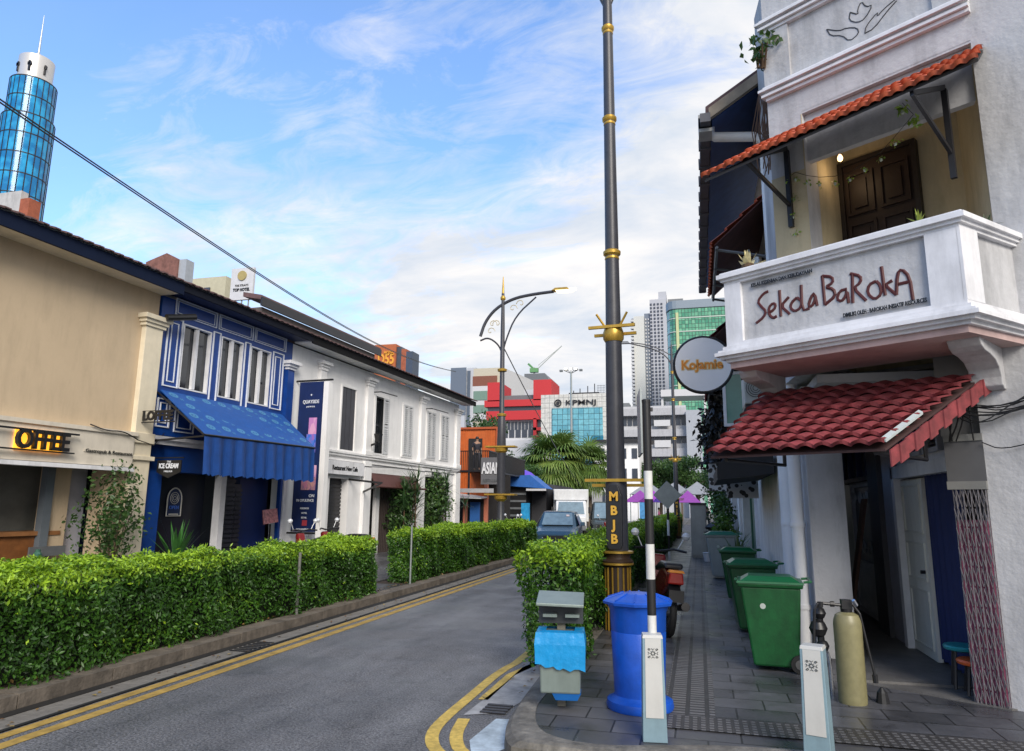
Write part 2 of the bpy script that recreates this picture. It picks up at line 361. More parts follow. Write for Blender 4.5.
# ================================================================== SETTING
struct('ground', MB().quad((-1500, -1500, -.02), (1500, -1500, -.02), (1500, 1500, -.02), (-1500, 1500, -.02)), mat('ground_grey', (.13, .13, .13), .9, var=.2, scale=.05))
BEND = [(-60, 0), (24, 0), (34, -.25), (44, -1.0), (60, -2.6), (80, -5.2), (140, -14)]
def bx(Y):
    for (a, p), (b, q) in zip(BEND, BEND[1:]):
        if a <= Y <= b: return p+(q-p)*(Y-a)/(b-a)
    return 0
def ys(a, b): return sorted({a, b, *[y for y, _ in BEND if a < y < b], *[float(y) for y in range(25, 80, 3) if a < y < b]})
def strip(mb, xa, xb, ya, yb, z, th=0.0):
    Y = ys(ya, yb)
    for a, b in zip(Y, Y[1:]):
        p = [(xa+bx(a), a, z), (xb+bx(a), a, z), (xb+bx(b), b, z), (xa+bx(b), b, z)]
        if th: mb.slab([(q[0], q[1], q[2]-th) for q in p], (0, 0, th))
        else: mb.quad(*p)
    return mb
struct('road', MB().quad((-5.12, -60, .0), (60, -60, .0), (60, 5.6, .0), (-1.5, 5.6, .0), (-1.5, 24, 0), (-1.5, 140, 0), (-20, 140, 0), (-10.4, 80, 0), (-7.72, 60, 0), (-6.12, 44, 0), (-5.37, 34, 0), (-5.12, 24, 0)), asph)
y_ = MB(); strip(y_, -4.90, -4.78, -40, 60, .004); strip(y_, -5.09, -4.98, -40, 60, .004)
struct('yellow_lines_left', y_, mat('faded_yellow_paint', (.42, .27, .06), .75, var=.35, scale=9, stain=.6))
def ribbon(pts, w, z):
    mb = MB(); n = len(pts); L_ = []
    for i, p in enumerate(pts):
        d = Vector(pts[min(i+1, n-1)][:2])-Vector(pts[max(i-1, 0)][:2]); d.normalize(); nn = Vector((-d.y, d.x))
        L_.append(((p[0]+nn.x*w/2, p[1]+nn.y*w/2, z), (p[0]-nn.x*w/2, p[1]-nn.y*w/2, z)))
    for a, b in zip(L_, L_[1:]): mb.quad(a[0], a[1], b[1], b[0])
    return mb
def smooth(pts, it=2):
    for _ in range(it):
        q = [pts[0]]
        for a, b in zip(pts, pts[1:]):
            a = Vector(a[:2]); b = Vector(b[:2]); q += [tuple(a*.75+b*.25), tuple(a*.25+b*.75)]
        pts = q+[pts[-1]]
    return pts
ol = [(-1.98, 45), (-1.98, 8.2)]+[tuple(gnd(*p)[:2]) for p in ((499, 672), (470, 697), (440, 722), (430, 737), (436, 753))]+[(-1.5, 4.75), (-1.0, 4.55), (12, 4.45)]
struct('yellow_line_outer', ribbon(smooth(ol), .10, .004), yline)
struct('yellow_line_inner', ribbon([(-1.74, 45), (-1.75, 8.2)]+[tuple(gnd(*p)[:2]) for p in ((511, 675), (483, 700))], .09, .004), yline)
struct('yellow_line_dash', ribbon(smooth([tuple(gnd(*p)[:2]) for p in ((464, 719), (454, 737), (462, 756))]+[(-1.25, 4.9), (-.9, 4.75), (9, 4.65)]), .10, .004), yline)
# left gutter, drain slot, kerb, planting strip, pavement
g_ = MB(); strip(g_, -5.46, -5.13, -40, 60, .004); struct('gutter_left', g_, concrete)
g_ = MB(); strip(g_, -5.55, -5.43, -40, 60, .009); strip(g_, -5.17, -5.12, -40, 60, .009); struct('drain_slot_left', g_, mat('drain_dark', (.018, .017, .016), .6, var=.3))
k_ = MB()
yy = -12.0
while yy < 60:
    strip(k_, -5.86, -5.56, yy, yy+.985, .12+random.uniform(-.004, .004), .16); yy += 1.0
struct('kerb_left', k_, kerbm)
s_ = MB(); strip(s_, -6.65, -5.87, -40, 60, .10); struct('planting_strip', s_, soil)
p_ = MB(); strip(p_, -20, -6.64, -40, 60, .12, .1); p_.box(-6.66, -5.87, 12.0, 13.8, .02, .116); struct('pavement_left', p_, slate)
gr = MB()
for i in range(7): gr.box(-5.40, -5.18, 7.55+i*.09, 7.59+i*.09, .006, .013)
struct('drain_grating_left', gr, dark)
# right pavement and worn kerb
inner = [(-1.27, 70), (-1.27, 7.3)]+[tuple(gnd(px, py, .12)[:2]) for px, py in ((539, 700), (534, 717), (540, 731), (561, 739), (591, 744), (622, 746))]+[(.3, 5.4), (2.5, 5.35), (30, 5.3)]
outer = [(-1.57, 70), (-1.57, 7.3)]+[tuple(gnd(px, py, .05)[:2]) for px, py in ((522, 703), (508, 724), (504, 740), (510, 753))]+[(-1.2, 5.02), (-.75, 4.96), (.3, 4.95), (2.5, 4.93), (30, 4.9)]
def resamp(p, n):
    p = [Vector(q) for q in p]; L_ = [0]
    for a, b in zip(p, p[1:]): L_.append(L_[-1]+(b-a).length)
    o = []
    for i in range(n):
        t = L_[-1]*i/(n-1); k = max(j for j in range(len(L_)) if L_[j] <= t+1e-9); k = min(k, len(p)-2)
        o.append(p[k].lerp(p[k+1], (t-L_[k])/(L_[k+1]-L_[k])))
    return o
def corner_only(p): return p[1:-1]
ic = smooth(corner_only(inner), 2); oc = smooth(corner_only(outer), 2); ic = resamp(ic, 70); oc = resamp(oc, 70)
ic = [Vector(inner[0])]+ic+[Vector(inner[-1])]; oc = [Vector(outer[0])]+oc+[Vector(outer[-1])]
kb = MB(); rows = []
for a, b in zip(ic, oc):
    d = b-a
    rows.append([(a.x, a.y, .122), (a.x+d.x*.55, a.y+d.y*.55, .124), (a.x+d.x*.82, a.y+d.y*.82, .112), (b.x, b.y, .08), (b.x+d.x*.04, b.y+d.y*.04, -.02)])
for r0, r1 in zip(rows, rows[1:]):
    for i in range(4): kb.quad(r0[i], r1[i], r1[i+1], r0[i+1])
struct('kerb_right', kb, kerbr, smooth=True)
pv = MB(); pts = [(p.x, p.y) for p in ic]+[(30, 70)]; pv.prism(pts[::-1], .0, .118); struct('pavement_right', pv, slate)
gt = MB(); gt.quad((-1.86, 45, .004), (-1.55, 45, .004), (-1.55, 6.6, .004), (-1.66, 6.05, .004), (-1.95, 5.9, .004), (-1.9, 7, .004)); struct('gutter_right', gt, mat('pale_gutter', (.33, .33, .33), .7, var=.4, scale=5, stain=.6))
struct('gutter_patch', MB().quad((-1.66, 5.87, .006), (-1.42, 5.9, .006), (-1.35, 5.3, .006), (-1.55, 4.9, .006), (-1.7, 5.3, .006)), mat('blue_white_paint_patch', (.42, .50, .56), .7, var=.35, scale=9, stain=.6))
gr = MB()
for i in range(4): gr.box(-1.84, -1.62, 6.0+i*.075, 6.04+i*.075, .006, .014)
struct('drain_grating_right', gr, dark)
struct('tactile_strip', MB().quad((-.33, 5.95, .124), (.06, 5.95, .124), (.06, 60, .124), (-.33, 60, .124)), tactm)
struct('tactile_dots', MB().quad((-.33, 5.6, .128), (5, 5.55, .128), (5, 5.95, .128), (-.33, 5.95, .128)), tactm2)

# ================================================================== HEDGES
def hedge(label, x0, x1, y0, y1, z0, z1, n, ls, young=.62, seed=1, group='clipped hedges along the street', flare=0.0):
    rg = np.random.default_rng(seed)
    t = thing('clipped_hedge', label, 'hedge', WF, ((x0+x1)/2, (y0+y1)/2, z0), group)
    W_, D_, Z_ = x1-x0, y1-y0, z1-z0
    area = np.array([W_*D_*1.4, Z_*D_, Z_*D_, Z_*W_*2.2, Z_*W_*2.2]); pr = area/area.sum()
    f = rg.choice(5, n, p=pr); a = rg.random(n); b = rg.random(n)
    # more leaves towards the viewer for a long hedge
    P = np.zeros((n, 3)); Nn = np.zeros((n, 3)); bb = b**1.25
    def lump(u, v): return .06*np.sin(u*3.1+seed)+.05*np.sin(u*1.3+seed*2)+.045*np.sin(u*7.3+v*4)+.03*np.sin(v*9+u*2.3)+.02*np.sin(u*17+v*11)
    dep = rg.random(n)**2*.16-.03*rg.random(n)
    for k in range(5):
        s = f == k; c = s.sum()
        if k == 0:
            x = x0+a[s]*W_; y = y0+bb[s]*D_; P[s] = np.stack([x, y, z1+lump(y, x)*.8-dep[s]], 1); Nn[s] = (0, 0, 1)
        elif k in (1, 2):
            y = y0+bb[s]*D_; z = z0+a[s]**.8*Z_; sg = -1 if k == 1 else 1; xx = x0 if k == 1 else x1
            fl = flare*(1-(z-z0)/Z_)
            P[s] = np.stack([xx+sg*(lump(y, z)-dep[s]-fl), y, z], 1); Nn[s] = (sg, 0, .25)
        else:
            x = x0+a[s]*W_; z = z0+b[s]*Z_; sg = -1 if k == 3 else 1; yv = y0 if k == 3 else y1
            P[s] = np.stack([x, yv+sg*(lump(x, z)-dep[s]), z], 1); Nn[s] = (0, sg, .25)
    Nn = Nn+rg.normal(size=(n, 3))*.65
    hgt = (P[:, 2]-z0)/Z_
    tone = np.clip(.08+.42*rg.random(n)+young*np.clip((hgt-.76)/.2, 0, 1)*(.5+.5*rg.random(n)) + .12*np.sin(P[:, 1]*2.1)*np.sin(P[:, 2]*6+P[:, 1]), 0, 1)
    yel = rg.random(n) > .993; tone[yel] = 1.0; Pg = P[:, 0]*9+P[:, 1]*11; holes = (np.sin(Pg)*np.sin(P[:, 2]*17+P[:, 1]*3) > .72) & (hgt < .75); P[holes] = P[holes]*.999; tone[holes] *= .4  # patches of leaves toned darker to imitate shaded gaps, none cut
    # sprigs above the clipped top
    ns = int(D_*9); sp = []; sn = []; st = []
    for _ in range(ns):
        bx_ = x0+rg.random()*W_; by = y0+rg.random()**1.2*D_; hh = .04+.09*rg.random()
        for q in range(5):
            sp.append((bx_+rg.normal()*.02, by+rg.normal()*.02, z1+hh*q/5)); sn.append(tuple(rg.normal(size=3)+np.array([0, 0, .6]))); st.append(.7+.3*rg.random())
    P = np.vstack([P, sp]); Nn = np.vstack([Nn, sn]); tone = np.concatenate([tone, st])
    lsz = ls*(1+np.clip((P[:, 1]-12)/20, 0, 1.5))
    me = leafmesh(P, Nn, lsz, lsz*.24, tone, droop=.5)
    me.transform(Matrix.Translation(-OFF[t.name])); link_mesh('foliage', me, leafH, t)
    MB().box(x0+.2, x1-.2, y0+.24, y1-.24, z0, z1-.2).obj('dark_core', hcore, t)  # dark box stands in for the hedge's shaded inside, no branches modelled
    return t
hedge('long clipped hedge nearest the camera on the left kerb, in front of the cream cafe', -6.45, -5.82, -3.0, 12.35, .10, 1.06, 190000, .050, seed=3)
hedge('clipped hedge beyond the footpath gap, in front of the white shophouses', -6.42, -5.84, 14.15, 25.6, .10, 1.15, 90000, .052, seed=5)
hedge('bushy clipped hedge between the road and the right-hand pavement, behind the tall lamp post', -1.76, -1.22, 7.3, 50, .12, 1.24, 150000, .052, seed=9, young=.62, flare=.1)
po = MB(); po.cyl((-5.80, 13.9, .7), .022, (0, 0, 1.2), 8); po.solo('hedge_post', steel, 'thin grey post at the near corner of the second left hedge', 'post', base=(-5.80, 13.9, .1))
po = MB(); po.cyl((-5.78, 9.6, .55), .022, (0, 0, .9), 8); po.solo('hedge_post', mat('weathered_post', (.15, .15, .14), .7), 'short weathered post sticking out of the long left hedge', 'post', base=(-5.78, 9.6, .1))

n = 900; lp = np.stack([-5.88-.12*rng.random(n)*rng.random(n), -1+26*rng.random(n), np.full(n, .135)], 1); lp[:150, 0] = -5.4+.25*rng.random(150); lp[:150, 2] = .012; lp[150:300, 0] = -1.9+.35*rng.random(150); lp[150:300, 1] = 6.2+20*rng.random(150); lp[150:300, 2] = .02
fl_ = link_mesh('fallen_leaves', leafmesh(lp, np.array([0, 0, 1.])+rng.normal(size=(n, 3))*.25, np.full(n, .05), np.full(n, .014), rng.random(n), droop=0), leafmat('litter_leaf', (.05, .025, .012), (.14, .07, .03), (.28, .2, .06), tr=0)); tag(fl_, 'dry fallen leaves scattered along the kerbs and gutters', 'leaf litter', kind='stuff')
# ================================================================== LEFT ROW OF SHOPHOUSES
PRE = Matrix.Translation((0, 0, -.34)) @ Matrix.Scale(1.2, 4)
def B(): return MB(PRE)
def lat(px, py, y=0.0):
    x, z = LF.at(px, py, y*1.2); return x/1.2, (z+.34)/1.2
def roof(root, x0, x1, m_tile, m_fas, z=5.42, y0=-.45, fh=.3, soff=trimw, up=1.5, dep=4.5):
    r = B(); n = int((x1-x0)/.09)
    for i in range(n):
        a = x0+(x1-x0)*i/n; b = x0+(x1-x0)*(i+1)/n; zz = .014 if i % 2 else .0
        r.slab([(a, y0-.08, z+.01+zz), (b, y0-.08, z+.01+zz), (b, dep, z+up+zz), (a, dep, z+up+zz)], (0, 0, .018))
    rf = r.obj('roof', m_tile, root)
    B().box(x0, x1, y0-.02, y0+.02, z-fh, z).obj('fascia', m_fas, rf)
    B().box(x0, x1, y0+.02, 0.02, z-fh+.03, z-fh+.06).obj('soffit', soff, rf)
    return rf
rowbody = mat('row_body', (.5, .48, .45), .8)
# ---- cream coffee shop
cr_ = thing('cream_shophouse', 'cream cafe building with plain plaster wall and dark blue eaves, nearest on the left', 'building', LF, (-4, 0, 0), 'shophouses on the left side', PRE)
B().box(-13, .06, 0, .2, 2.4, 5.35).obj('wall', cream, cr_)
B().box(-13, .06, .2, 7, 2.55, 5.5).obj('upper_body', rowbody, cr_)
roof(cr_, -13, .1, brownroof, mat('eave_navy', (.004, .010, .032), .8, spec=.2), z=5.47, fh=.20, soff=creamt)
b = B().box(-13, -.3, -.14, 0, 2.27, 2.80); b.box(-13, -.26, -.17, .0, 2.78, 2.84); b.obj('sign_band', mat('band_cream', (.66, .60, .50), .7, var=.08, stain=.25), cr_)
x, z = lat(60, 455); B().box(-13, -.3, -.2, -.05, 2.2, 2.26).obj('canopy_edge', trimw, cr_)
pil = B().box(-.27, .10, -.10, 0, 0, 4.72).box(-.30, .13, -.13, 0, 2.68, 2.85).box(-.34, .17, -.16, 0, 4.72, 4.78).box(-.31, .14, -.13, 0, 4.66, 4.72).box(-.38, .21, -.2, 0, 4.78, 4.86).box(-.33, .16, -.14, 0, 2.4, 2.47)
pil.obj('pilaster', creamt, cr_, bevel=.008)
def lspan(name, pa, pb, py, y, m_, z0, z1, root, th=.12, nm=None):
    xa, _ = lat(pa, py, y); xb, _ = lat(pb, py, y); return B().box(xa, xb, y, y+th, z0, z1).obj(name, m_, root)
lspan('post', 42, 50, 520, .35, mat('post_blue_grey', (.12, .14, .16), .5), 0, 2.3, cr_)
lspan('pillar', 50, 66, 520, .42, cream, 0, 2.3, cr_, th=.3)
lspan('pillar', 66, 82, 520, .55, mat('lavender_white', (.42, .42, .47), .7), 0, 2.3, cr_, th=.3)
d_ = lspan('door', 82, 118, 520, .75, navy, 0, 2.3, cr_); lspan('vent_grille', 79, 93, 480, .7, black, 1.75, 2.15, cr_, th=.04)
B().box(-.55, -.25, .0, .4, 0, 2.3).obj('pillar', cream, cr_)
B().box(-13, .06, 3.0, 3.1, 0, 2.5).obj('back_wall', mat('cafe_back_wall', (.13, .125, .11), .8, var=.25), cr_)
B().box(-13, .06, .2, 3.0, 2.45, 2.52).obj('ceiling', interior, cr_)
xa, _ = lat(0, 520, 1.0); xb, _ = lat(36, 520, 1.0)
B().box(xa-1.5, xb, .9, .93, .05, 2.25).obj('shop_blind', mat('blind_grey', (.16, .16, .14), .7, var=.2), cr_)
# cafe counter, bench, jars
ct = thing('wooden_counter', 'orange-brown wooden counter just inside the cream cafe, cut by the left edge', 'counter', LF, (xb-.5, .5, 0), None, PRE)
B().box(xb-1.6, xb-.12, .45, .8, 0, 1.22).obj('cabinet', mat('orange_wood', (.20, .075, .022), .5, var=.35, scale=6), ct)
B().box(xb-1.65, xb-.06, .40, .84, 1.22, 1.28).obj('counter_top', mat('orange_wood_top', (.27, .12, .045), .45, var=.3), ct)
bn = thing('grey_bench', 'grey slatted bench in front of the orange-brown counter', 'bench', LF, (xb-.3, .2, 0), None, PRE)
B().box(xb-1.2, xb-.02, .12, .3, .82, .86).obj('seat', greym, bn); B().box(xb-.6, xb-.02, .30, .33, .92, 1.06).obj('backrest', greym, bn)
for q in (-1.1, -.1): B().box(xb+q, xb+q+.05, .14, .28, 0, .82).obj('leg', greym, bn)
B().lathe([(.05, .86), (.055, .9), (.055, .97), (.035, 1.0), (.035, 1.03)], 12, (xb-.55, .2)).solo('glass_jar', mat('jar_green', (.05, .14, .10), .2), 'green-lidded glass jar on the grey bench', 'jar', LF, (xb-.55, .2, .86), None)
# lit cafe letters
sg = thing('backlit_cafe_sign', 'black serif cafe lettering with amber backlight on the cream band', 'sign', LF, (-1.5, -.16, 2.5), None, PRE)
amber = mat('amber_backlight', (.8, .4, .05), .5, var=0, emit=(1, .42, .03), es=1.3)
x0, z0_ = lat(15, 434, -.2); x1, _ = lat(69, 437, -.2)
B().box(x0+.03, x1-.05, -.165, -.15, 2.41, 2.69).obj('backlight', amber, sg)
text('OFFEE', .36, 'letters', black, sg, (x0+x1)/2+.0, -.22, 2.545, width=(x1-x0)*.98, bold=.010, ext=.03, pre=PRE)
B().box(x0-1, x1+.15, -.23, -.19, 2.675, 2.70).box(x0-1, x1+.1, -.23, -.19, 2.40, 2.42).obj('rail', black, sg)
ld = bpy.data.lights.new('sign_glow', 'AREA'); ld.energy = 5; ld.color = (1, .5, .08); ld.shape = 'RECTANGLE'; ld.size = (x1-x0)*1.1; ld.size_y = .12
lo = bpy.data.objects.new('sign_glow', ld); COL.objects.link(lo); lo.parent = sg
lw = PRE @ Vector(((x0+x1)/2, -.27, 2.55)); lo.location = lw-OFF[sg.name]; lo.rotation_euler = (R(-90), 0, 0)
ty = B().box(-1.22, -.32, -.15, -.142, 2.46, 2.50).solo('cafe_name_strip', mat('strip_cream', (.62, .57, .47), .7), 'thin cream strip with small dark cafe lettering right of the amber sign', 'sign', LF, (-.8, -.145, 2.48))
OFF[ty.name] = PRE @ Vector((-.8, -.145, 2.48)); text('Gastropub & Restaurant', .07, 'letters', black, ty, -.77, -.16, 2.48, width=.86, ext=.003, pre=PRE)
# bracket sign
bs = thing('bracket_sign', 'small black open-letter sign projecting from the cream pilaster', 'sign', LF, (-.2, -.1, 3.0), None, PRE)
text('LOFFEE', .2, 'letters', black, bs, -.16, -.42, 3.12, width=.62, bold=.01, ext=.01, rotz=R(-90), pre=PRE)
b = B(); b.tube([(-.16, -.08, 3.2), (-.16, -.08, 2.95)], .014, 6); b.tube([(-.16, -.08, 3.02), (-.16, -.78, 3.02)], .010, 6); b.tube([(-.16, -.08, 3.21), (-.16, -.74, 3.21)], .006, 6); b.obj('bracket', black, bs)
sp = B(); sp.tube([(.02, -.22, 4.86), (.55, -.34, 5.0)], .06, 10); sp.tube([(.2, -.25, 4.9), (.2, 0, 4.75)], .015, 6)
sp.solo('floodlight', black, 'black tubular floodlight above the cream pilaster capital', 'light', LF, (.2, -.2, 4.8))

# ---- blue shophouse
bl = thing('blue_shophouse', 'royal blue shophouse with white line panels and three tall upper windows', 'building', LF, (2, 0, 0), 'shophouses on the left side', PRE)
WB = [(.64, 1.36, 3.73, 4.93), (1.64, 2.28, 3.73, 4.93), (2.52, 3.18, 3.74, 4.93)]
wb = B(); wall_holes(wb, .10, 3.94, 2.86, 5.3, -.02, .14, WB); wb.obj('wall', blue, bl)
wl = mat('white_line_paint', (.72, .75, .80), .5, var=.1)
ln_ = B()
for r_ in [(.40, 1.46, 5.04, 5.34), (1.52, 2.54, 5.04, 5.34), (2.6, 3.67, 5.04, 5.34)]:
    rframe(ln_, *r_, .014, -.045, -.02); rframe(ln_, r_[0]+.055, r_[1]-.055, r_[2]+.04, r_[3]-.04, .01, -.035, -.02)
for r_ in [(.26, .61, 3.72, 4.97), (3.24, 3.62, 3.72, 4.97)]:
    rframe(ln_, *r_, .02, -.045, -.02); rframe(ln_, r_[0]+.09, r_[1]-.09, r_[2]+.09, r_[3]-.09, .016, -.035, -.02)
for r_ in [(1.40, 1.60, 3.62, 4.97), (2.32, 2.49, 3.62, 4.97)]:
    rframe(ln_, *r_, .018, -.045, -.02)
for r_ in [(.2, .5, 3.0, 3.5), (.62, 1.1, 2.95, 3.45)]: rframe(ln_, *r_, .02, -.045, -.02); rframe(ln_, r_[0]+.07, r_[1]-.07, r_[2]+.07, r_[3]-.07, .015, -.04, -.02)
ln_.obj('panel_lines', wl, bl)
for (a, c, d, e) in WB:
    f_ = B(); rframe(f_, a, c, d, e, .025, -.03, .05); mid = (a+c)/2; f_.box(mid-.034, mid+.034, -.025, .04, d+.035, e-.035)
    wo = f_.obj('window', trimw, bl)
    B().box(a+.035, c-.035, .05, .06, d+.035, e-.035).obj('pane', glassd, wo)
B().box(.10, 3.94, .14, 7, 2.9, 5.45).obj('upper_body', rowbody, bl)
roof(bl, .1, 4.05, brownroof, mat('eave_black', (.006, .008, .016), .8, spec=.2), z=5.47, fh=.13, soff=navy)
pb = B(); pb.box(3.72, 3.95, -.10, -.02, 0, 4.72); pb.obj('pilaster', blue, bl)
cp = B(); cp.box(3.70, 3.97, -.13, 0, 4.66, 4.72).box(3.66, 4.01, -.17, 0, 4.72, 4.78).box(3.62, 4.05, -.22, 0, 4.78, 4.85); cp.obj('capital', trimw, bl)
bd = B(); bd.box(.12, 3.9, -.12, -.02, 2.78, 2.84).box(.12, 3.9, -.07, -.02, 2.70, 2.78); bd.obj('cornice', trimw, bl)
B().box(.12, .5, -.0, .12, 0, 2.72).obj('wall', blue, bl)
B().box(.5, 1.95, .35, .45, 0, 2.3).obj('door', mat('blackish_navy_door', (.008, .009, .02), .35, var=.3), bl)
B().box(.12, 3.94, -.0, .5, 2.25, 2.70).obj('lintel', blue, bl)
B().box(1.93, 2.07, -.06, .10, 0, 2.25).obj('post', trimw, bl)
sh = B().box(2.12, 2.62, .20, .22, 0, 2.25)
for i in range(24): sh.box(2.12, 2.62, .165, .20, .06+i*.09, .115+i*.09)
sh.obj('roller_shutter', mat('shutter_charcoal', (.035, .035, .05), .45, var=.2), bl)
sh = B().box(2.66, 2.86, .22, .24, 0, 2.1)
for i in range(22): sh.box(2.66, 2.86, .185, .22, .06+i*.09, .115+i*.09)
sh.obj('louvre_door', mat('shutter_charcoal2', (.03, .03, .045), .45, var=.2), bl)
B().box(2.88, 3.8, .28, .4, 0, 2.25).obj('wall', mat('deep_blue', (.005, .022, .13), .5), bl)
B().box(3.80, 3.92, -.13, -.10, 0, 2.9).obj('post', trimw, bl)
# arched notice on the door
an = thing('arched_door_notice', 'arched white-outlined notice on the dark door of the blue shophouse', 'sign', LF, (.85, .33, 1.3), None, PRE)
ax, az = lat(174, 502, .33); pts = [(ax-.17, az-.25)]+[(ax-.17*math.cos(t), az+.05+.2*math.sin(t)) for t in np.linspace(0, math.pi, 12)]+[(ax+.17, az-.25)]
B().prism(pts[::-1], .325, .34, 'y').obj('board', navy, an)
tb = B(); tb.tube([(p[0], .32, p[1]) for p in pts], .012, 6, closed=True); tb.tube([(ax-.11, .32, az-.22), (ax+.11, .32, az-.22)], .012, 6)
for k in range(3): tb.tube([(ax+.05*(k+1)*.7*math.cos(t), .32, az+.07+.05*(k+1)*.7*math.sin(t)) for t in np.linspace(0, 6.28, 14)[:-1]], .005, 5, closed=True)
tb.obj('outline', mat('line_grey', (.45, .45, .42), .5), an)
text('OPEN', .09, 'letters', mat('notice_blue', (.05, .15, .6), .5), an, ax, .318, az-.1, ext=.003, pre=PRE)
nb = B().box(.62, .8, .31, .325, 1.72, 1.9); nb.solo('paper_notice', trimw, 'small white paper notice on the dark door below the ice cream board', 'notice', LF, (.7, .32, 1.8))
ic_ = thing('ice_cream_sign', 'small black hanging board with white ice cream lettering', 'sign', LF, (.25, -.3, 2.3), None, PRE)
B().prism([(-.62, 2.22), (-.62, 2.42), (-.12, 2.42), (-.12, 2.22), (-.37, 2.12)], .24, .26, 'x').obj('board', black, ic_)
text('ICE CREAM', .11, 'letters', wl, ic_, .235, -.37, 2.32, width=.4, bold=.004, ext=.003, rotz=R(-90), pre=PRE)
text('THE', .05, 'letters', wl, ic_, .235, -.37, 2.39, ext=.003, rotz=R(-90), pre=PRE); text('PARLOUR', .04, 'letters', wl, ic_, .235, -.37, 2.23, ext=.003, rotz=R(-90), pre=PRE)
b = B(); b.tube([(.25, 0, 2.46), (.25, -.66, 2.46)], .012, 6); b.obj('bracket', black, ic_)
# awning
aw = thing('blue_fabric_awning', 'bright blue patterned fabric awning with a pleated hanging valance', 'awning', LF, (1.6, -.6, 2.7), None, PRE)
am = mat('blue_awning', (.004, .075, .32), .6, var=.15, scale=8); t_ = am.node_tree

va = B(); n = 66; zt, zb = 2.82, 2.16
for i in range(n):
    a = -.05+3.15*i/n; c = -.05+3.15*(i+1)/n; ya = -1.3-.035*math.sin(i*1.05)-.02*math.sin(i*.37); yc = -1.3-.035*math.sin((i+1)*1.05)-.02*math.sin((i+1)*.37)
    za = zb+.02*math.sin(i*2.1); zc_ = zb+.02*math.sin((i+1)*2.1)
    va.quad((a, ya*.0-1.3, zt+.03*i/n), (c, -1.3, zt+.03*(i+1)/n), (c, yc-.03, zc_), (a, ya-.03, za))
va.obj('valance', mat('blue_valance', (.004, .05, .23), .6, var=.2, scale=6), aw, smooth=True)
pt = B().slab([(.22, -.05, 3.62), (3.66, -.05, 3.62), (3.10, -1.3, 2.84), (-.05, -1.3, 2.80)], (0, 0, .02)); rg = random.Random(4); nf0 = len(pt.f)
for r_ in range(4):
    for i in range(8):
        u = (i+.5+(.4 if r_ % 2 else 0))/8.4; v = .1+r_*.24
        def sp_(u, v): return Vector((.22*(1-v)+(-.05)*v, -.05, 3.645)).lerp(Vector((0, -1.3, 2.845)), 0) if False else Vector(((.22*(1-v)-.05*v)*(1-u)+(3.66*(1-v)+3.10*v)*u, -.05-1.25*v, 3.645*(1-v)+v*(2.825*(1-u)+2.865*u)))
        c = sp_(u, v)
        ring = [sp_(u+.030*math.cos(t), v+.062*math.sin(t)) for t in np.linspace(0, 6.283, 13)[:-1]]; ring2 = [sp_(u+.016*math.cos(t), v+.03*math.sin(t)) for t in np.linspace(0, 6.283, 13)[:-1]]
        for k in range(12): pt.quad(ring[k], ring[(k+1) % 12], ring2[(k+1) % 12], ring2[k])
        for k in (-.006, .006): pt.quad(sp_(u+.03+k, v+.06), sp_(u+.036+k, v+.06), sp_(u+.036+k, v+.11), sp_(u+.03+k, v+.11))
        pt.quad(sp_(u-.008, v-.02), sp_(u+.008, v-.02), sp_(u+.008, v+.02), sp_(u-.008, v+.02))
cno = pt.obj('canopy', am, aw); cno.data.materials.append(mat('awning_motif', (.06, .22, .42), .6))
for i_, p_ in enumerate(cno.data.polygons): p_.material_index = 1 if i_ >= nf0 else 0
fr = B(); fr.tube([(.2, 0, 3.6), (-.05, -1.3, 2.8)], .018, 6); fr.tube([(.2, 0, 2.75), (-.05, -1.3, 2.78)], .018, 6); fr.tube([(.2, -.0, 3.6), (.2, 0, 2.7)], .018, 6); fr.tube([(-.05, -1.3, 2.8), (3.1, -1.3, 2.84)], .02, 6); fr.tube([(3.66, 0, 3.6), (3.1, -1.3, 2.84)], .018, 6)
fr.obj('frame', black, aw)
# menu stand + helmet-like lamp by blue shop
ms = thing('menu_board', 'tilted red and white menu board in front of the blue wall', 'board', LF, (3.3, -.5, 0), None, PRE)
B().slab([(2.98, -.3, 1.3), (3.45, -.3, 1.34), (3.52, -.2, 1.62), (3.05, -.2, 1.58)], (0, .02, 0)).obj('board', mat('menu_print', (.42, .16, .17), .5, var=.7, scale=16), ms); B().cyl((3.25, -.25, .65), .02, (0, 0, 1.3), 6).obj('leg', black, ms)

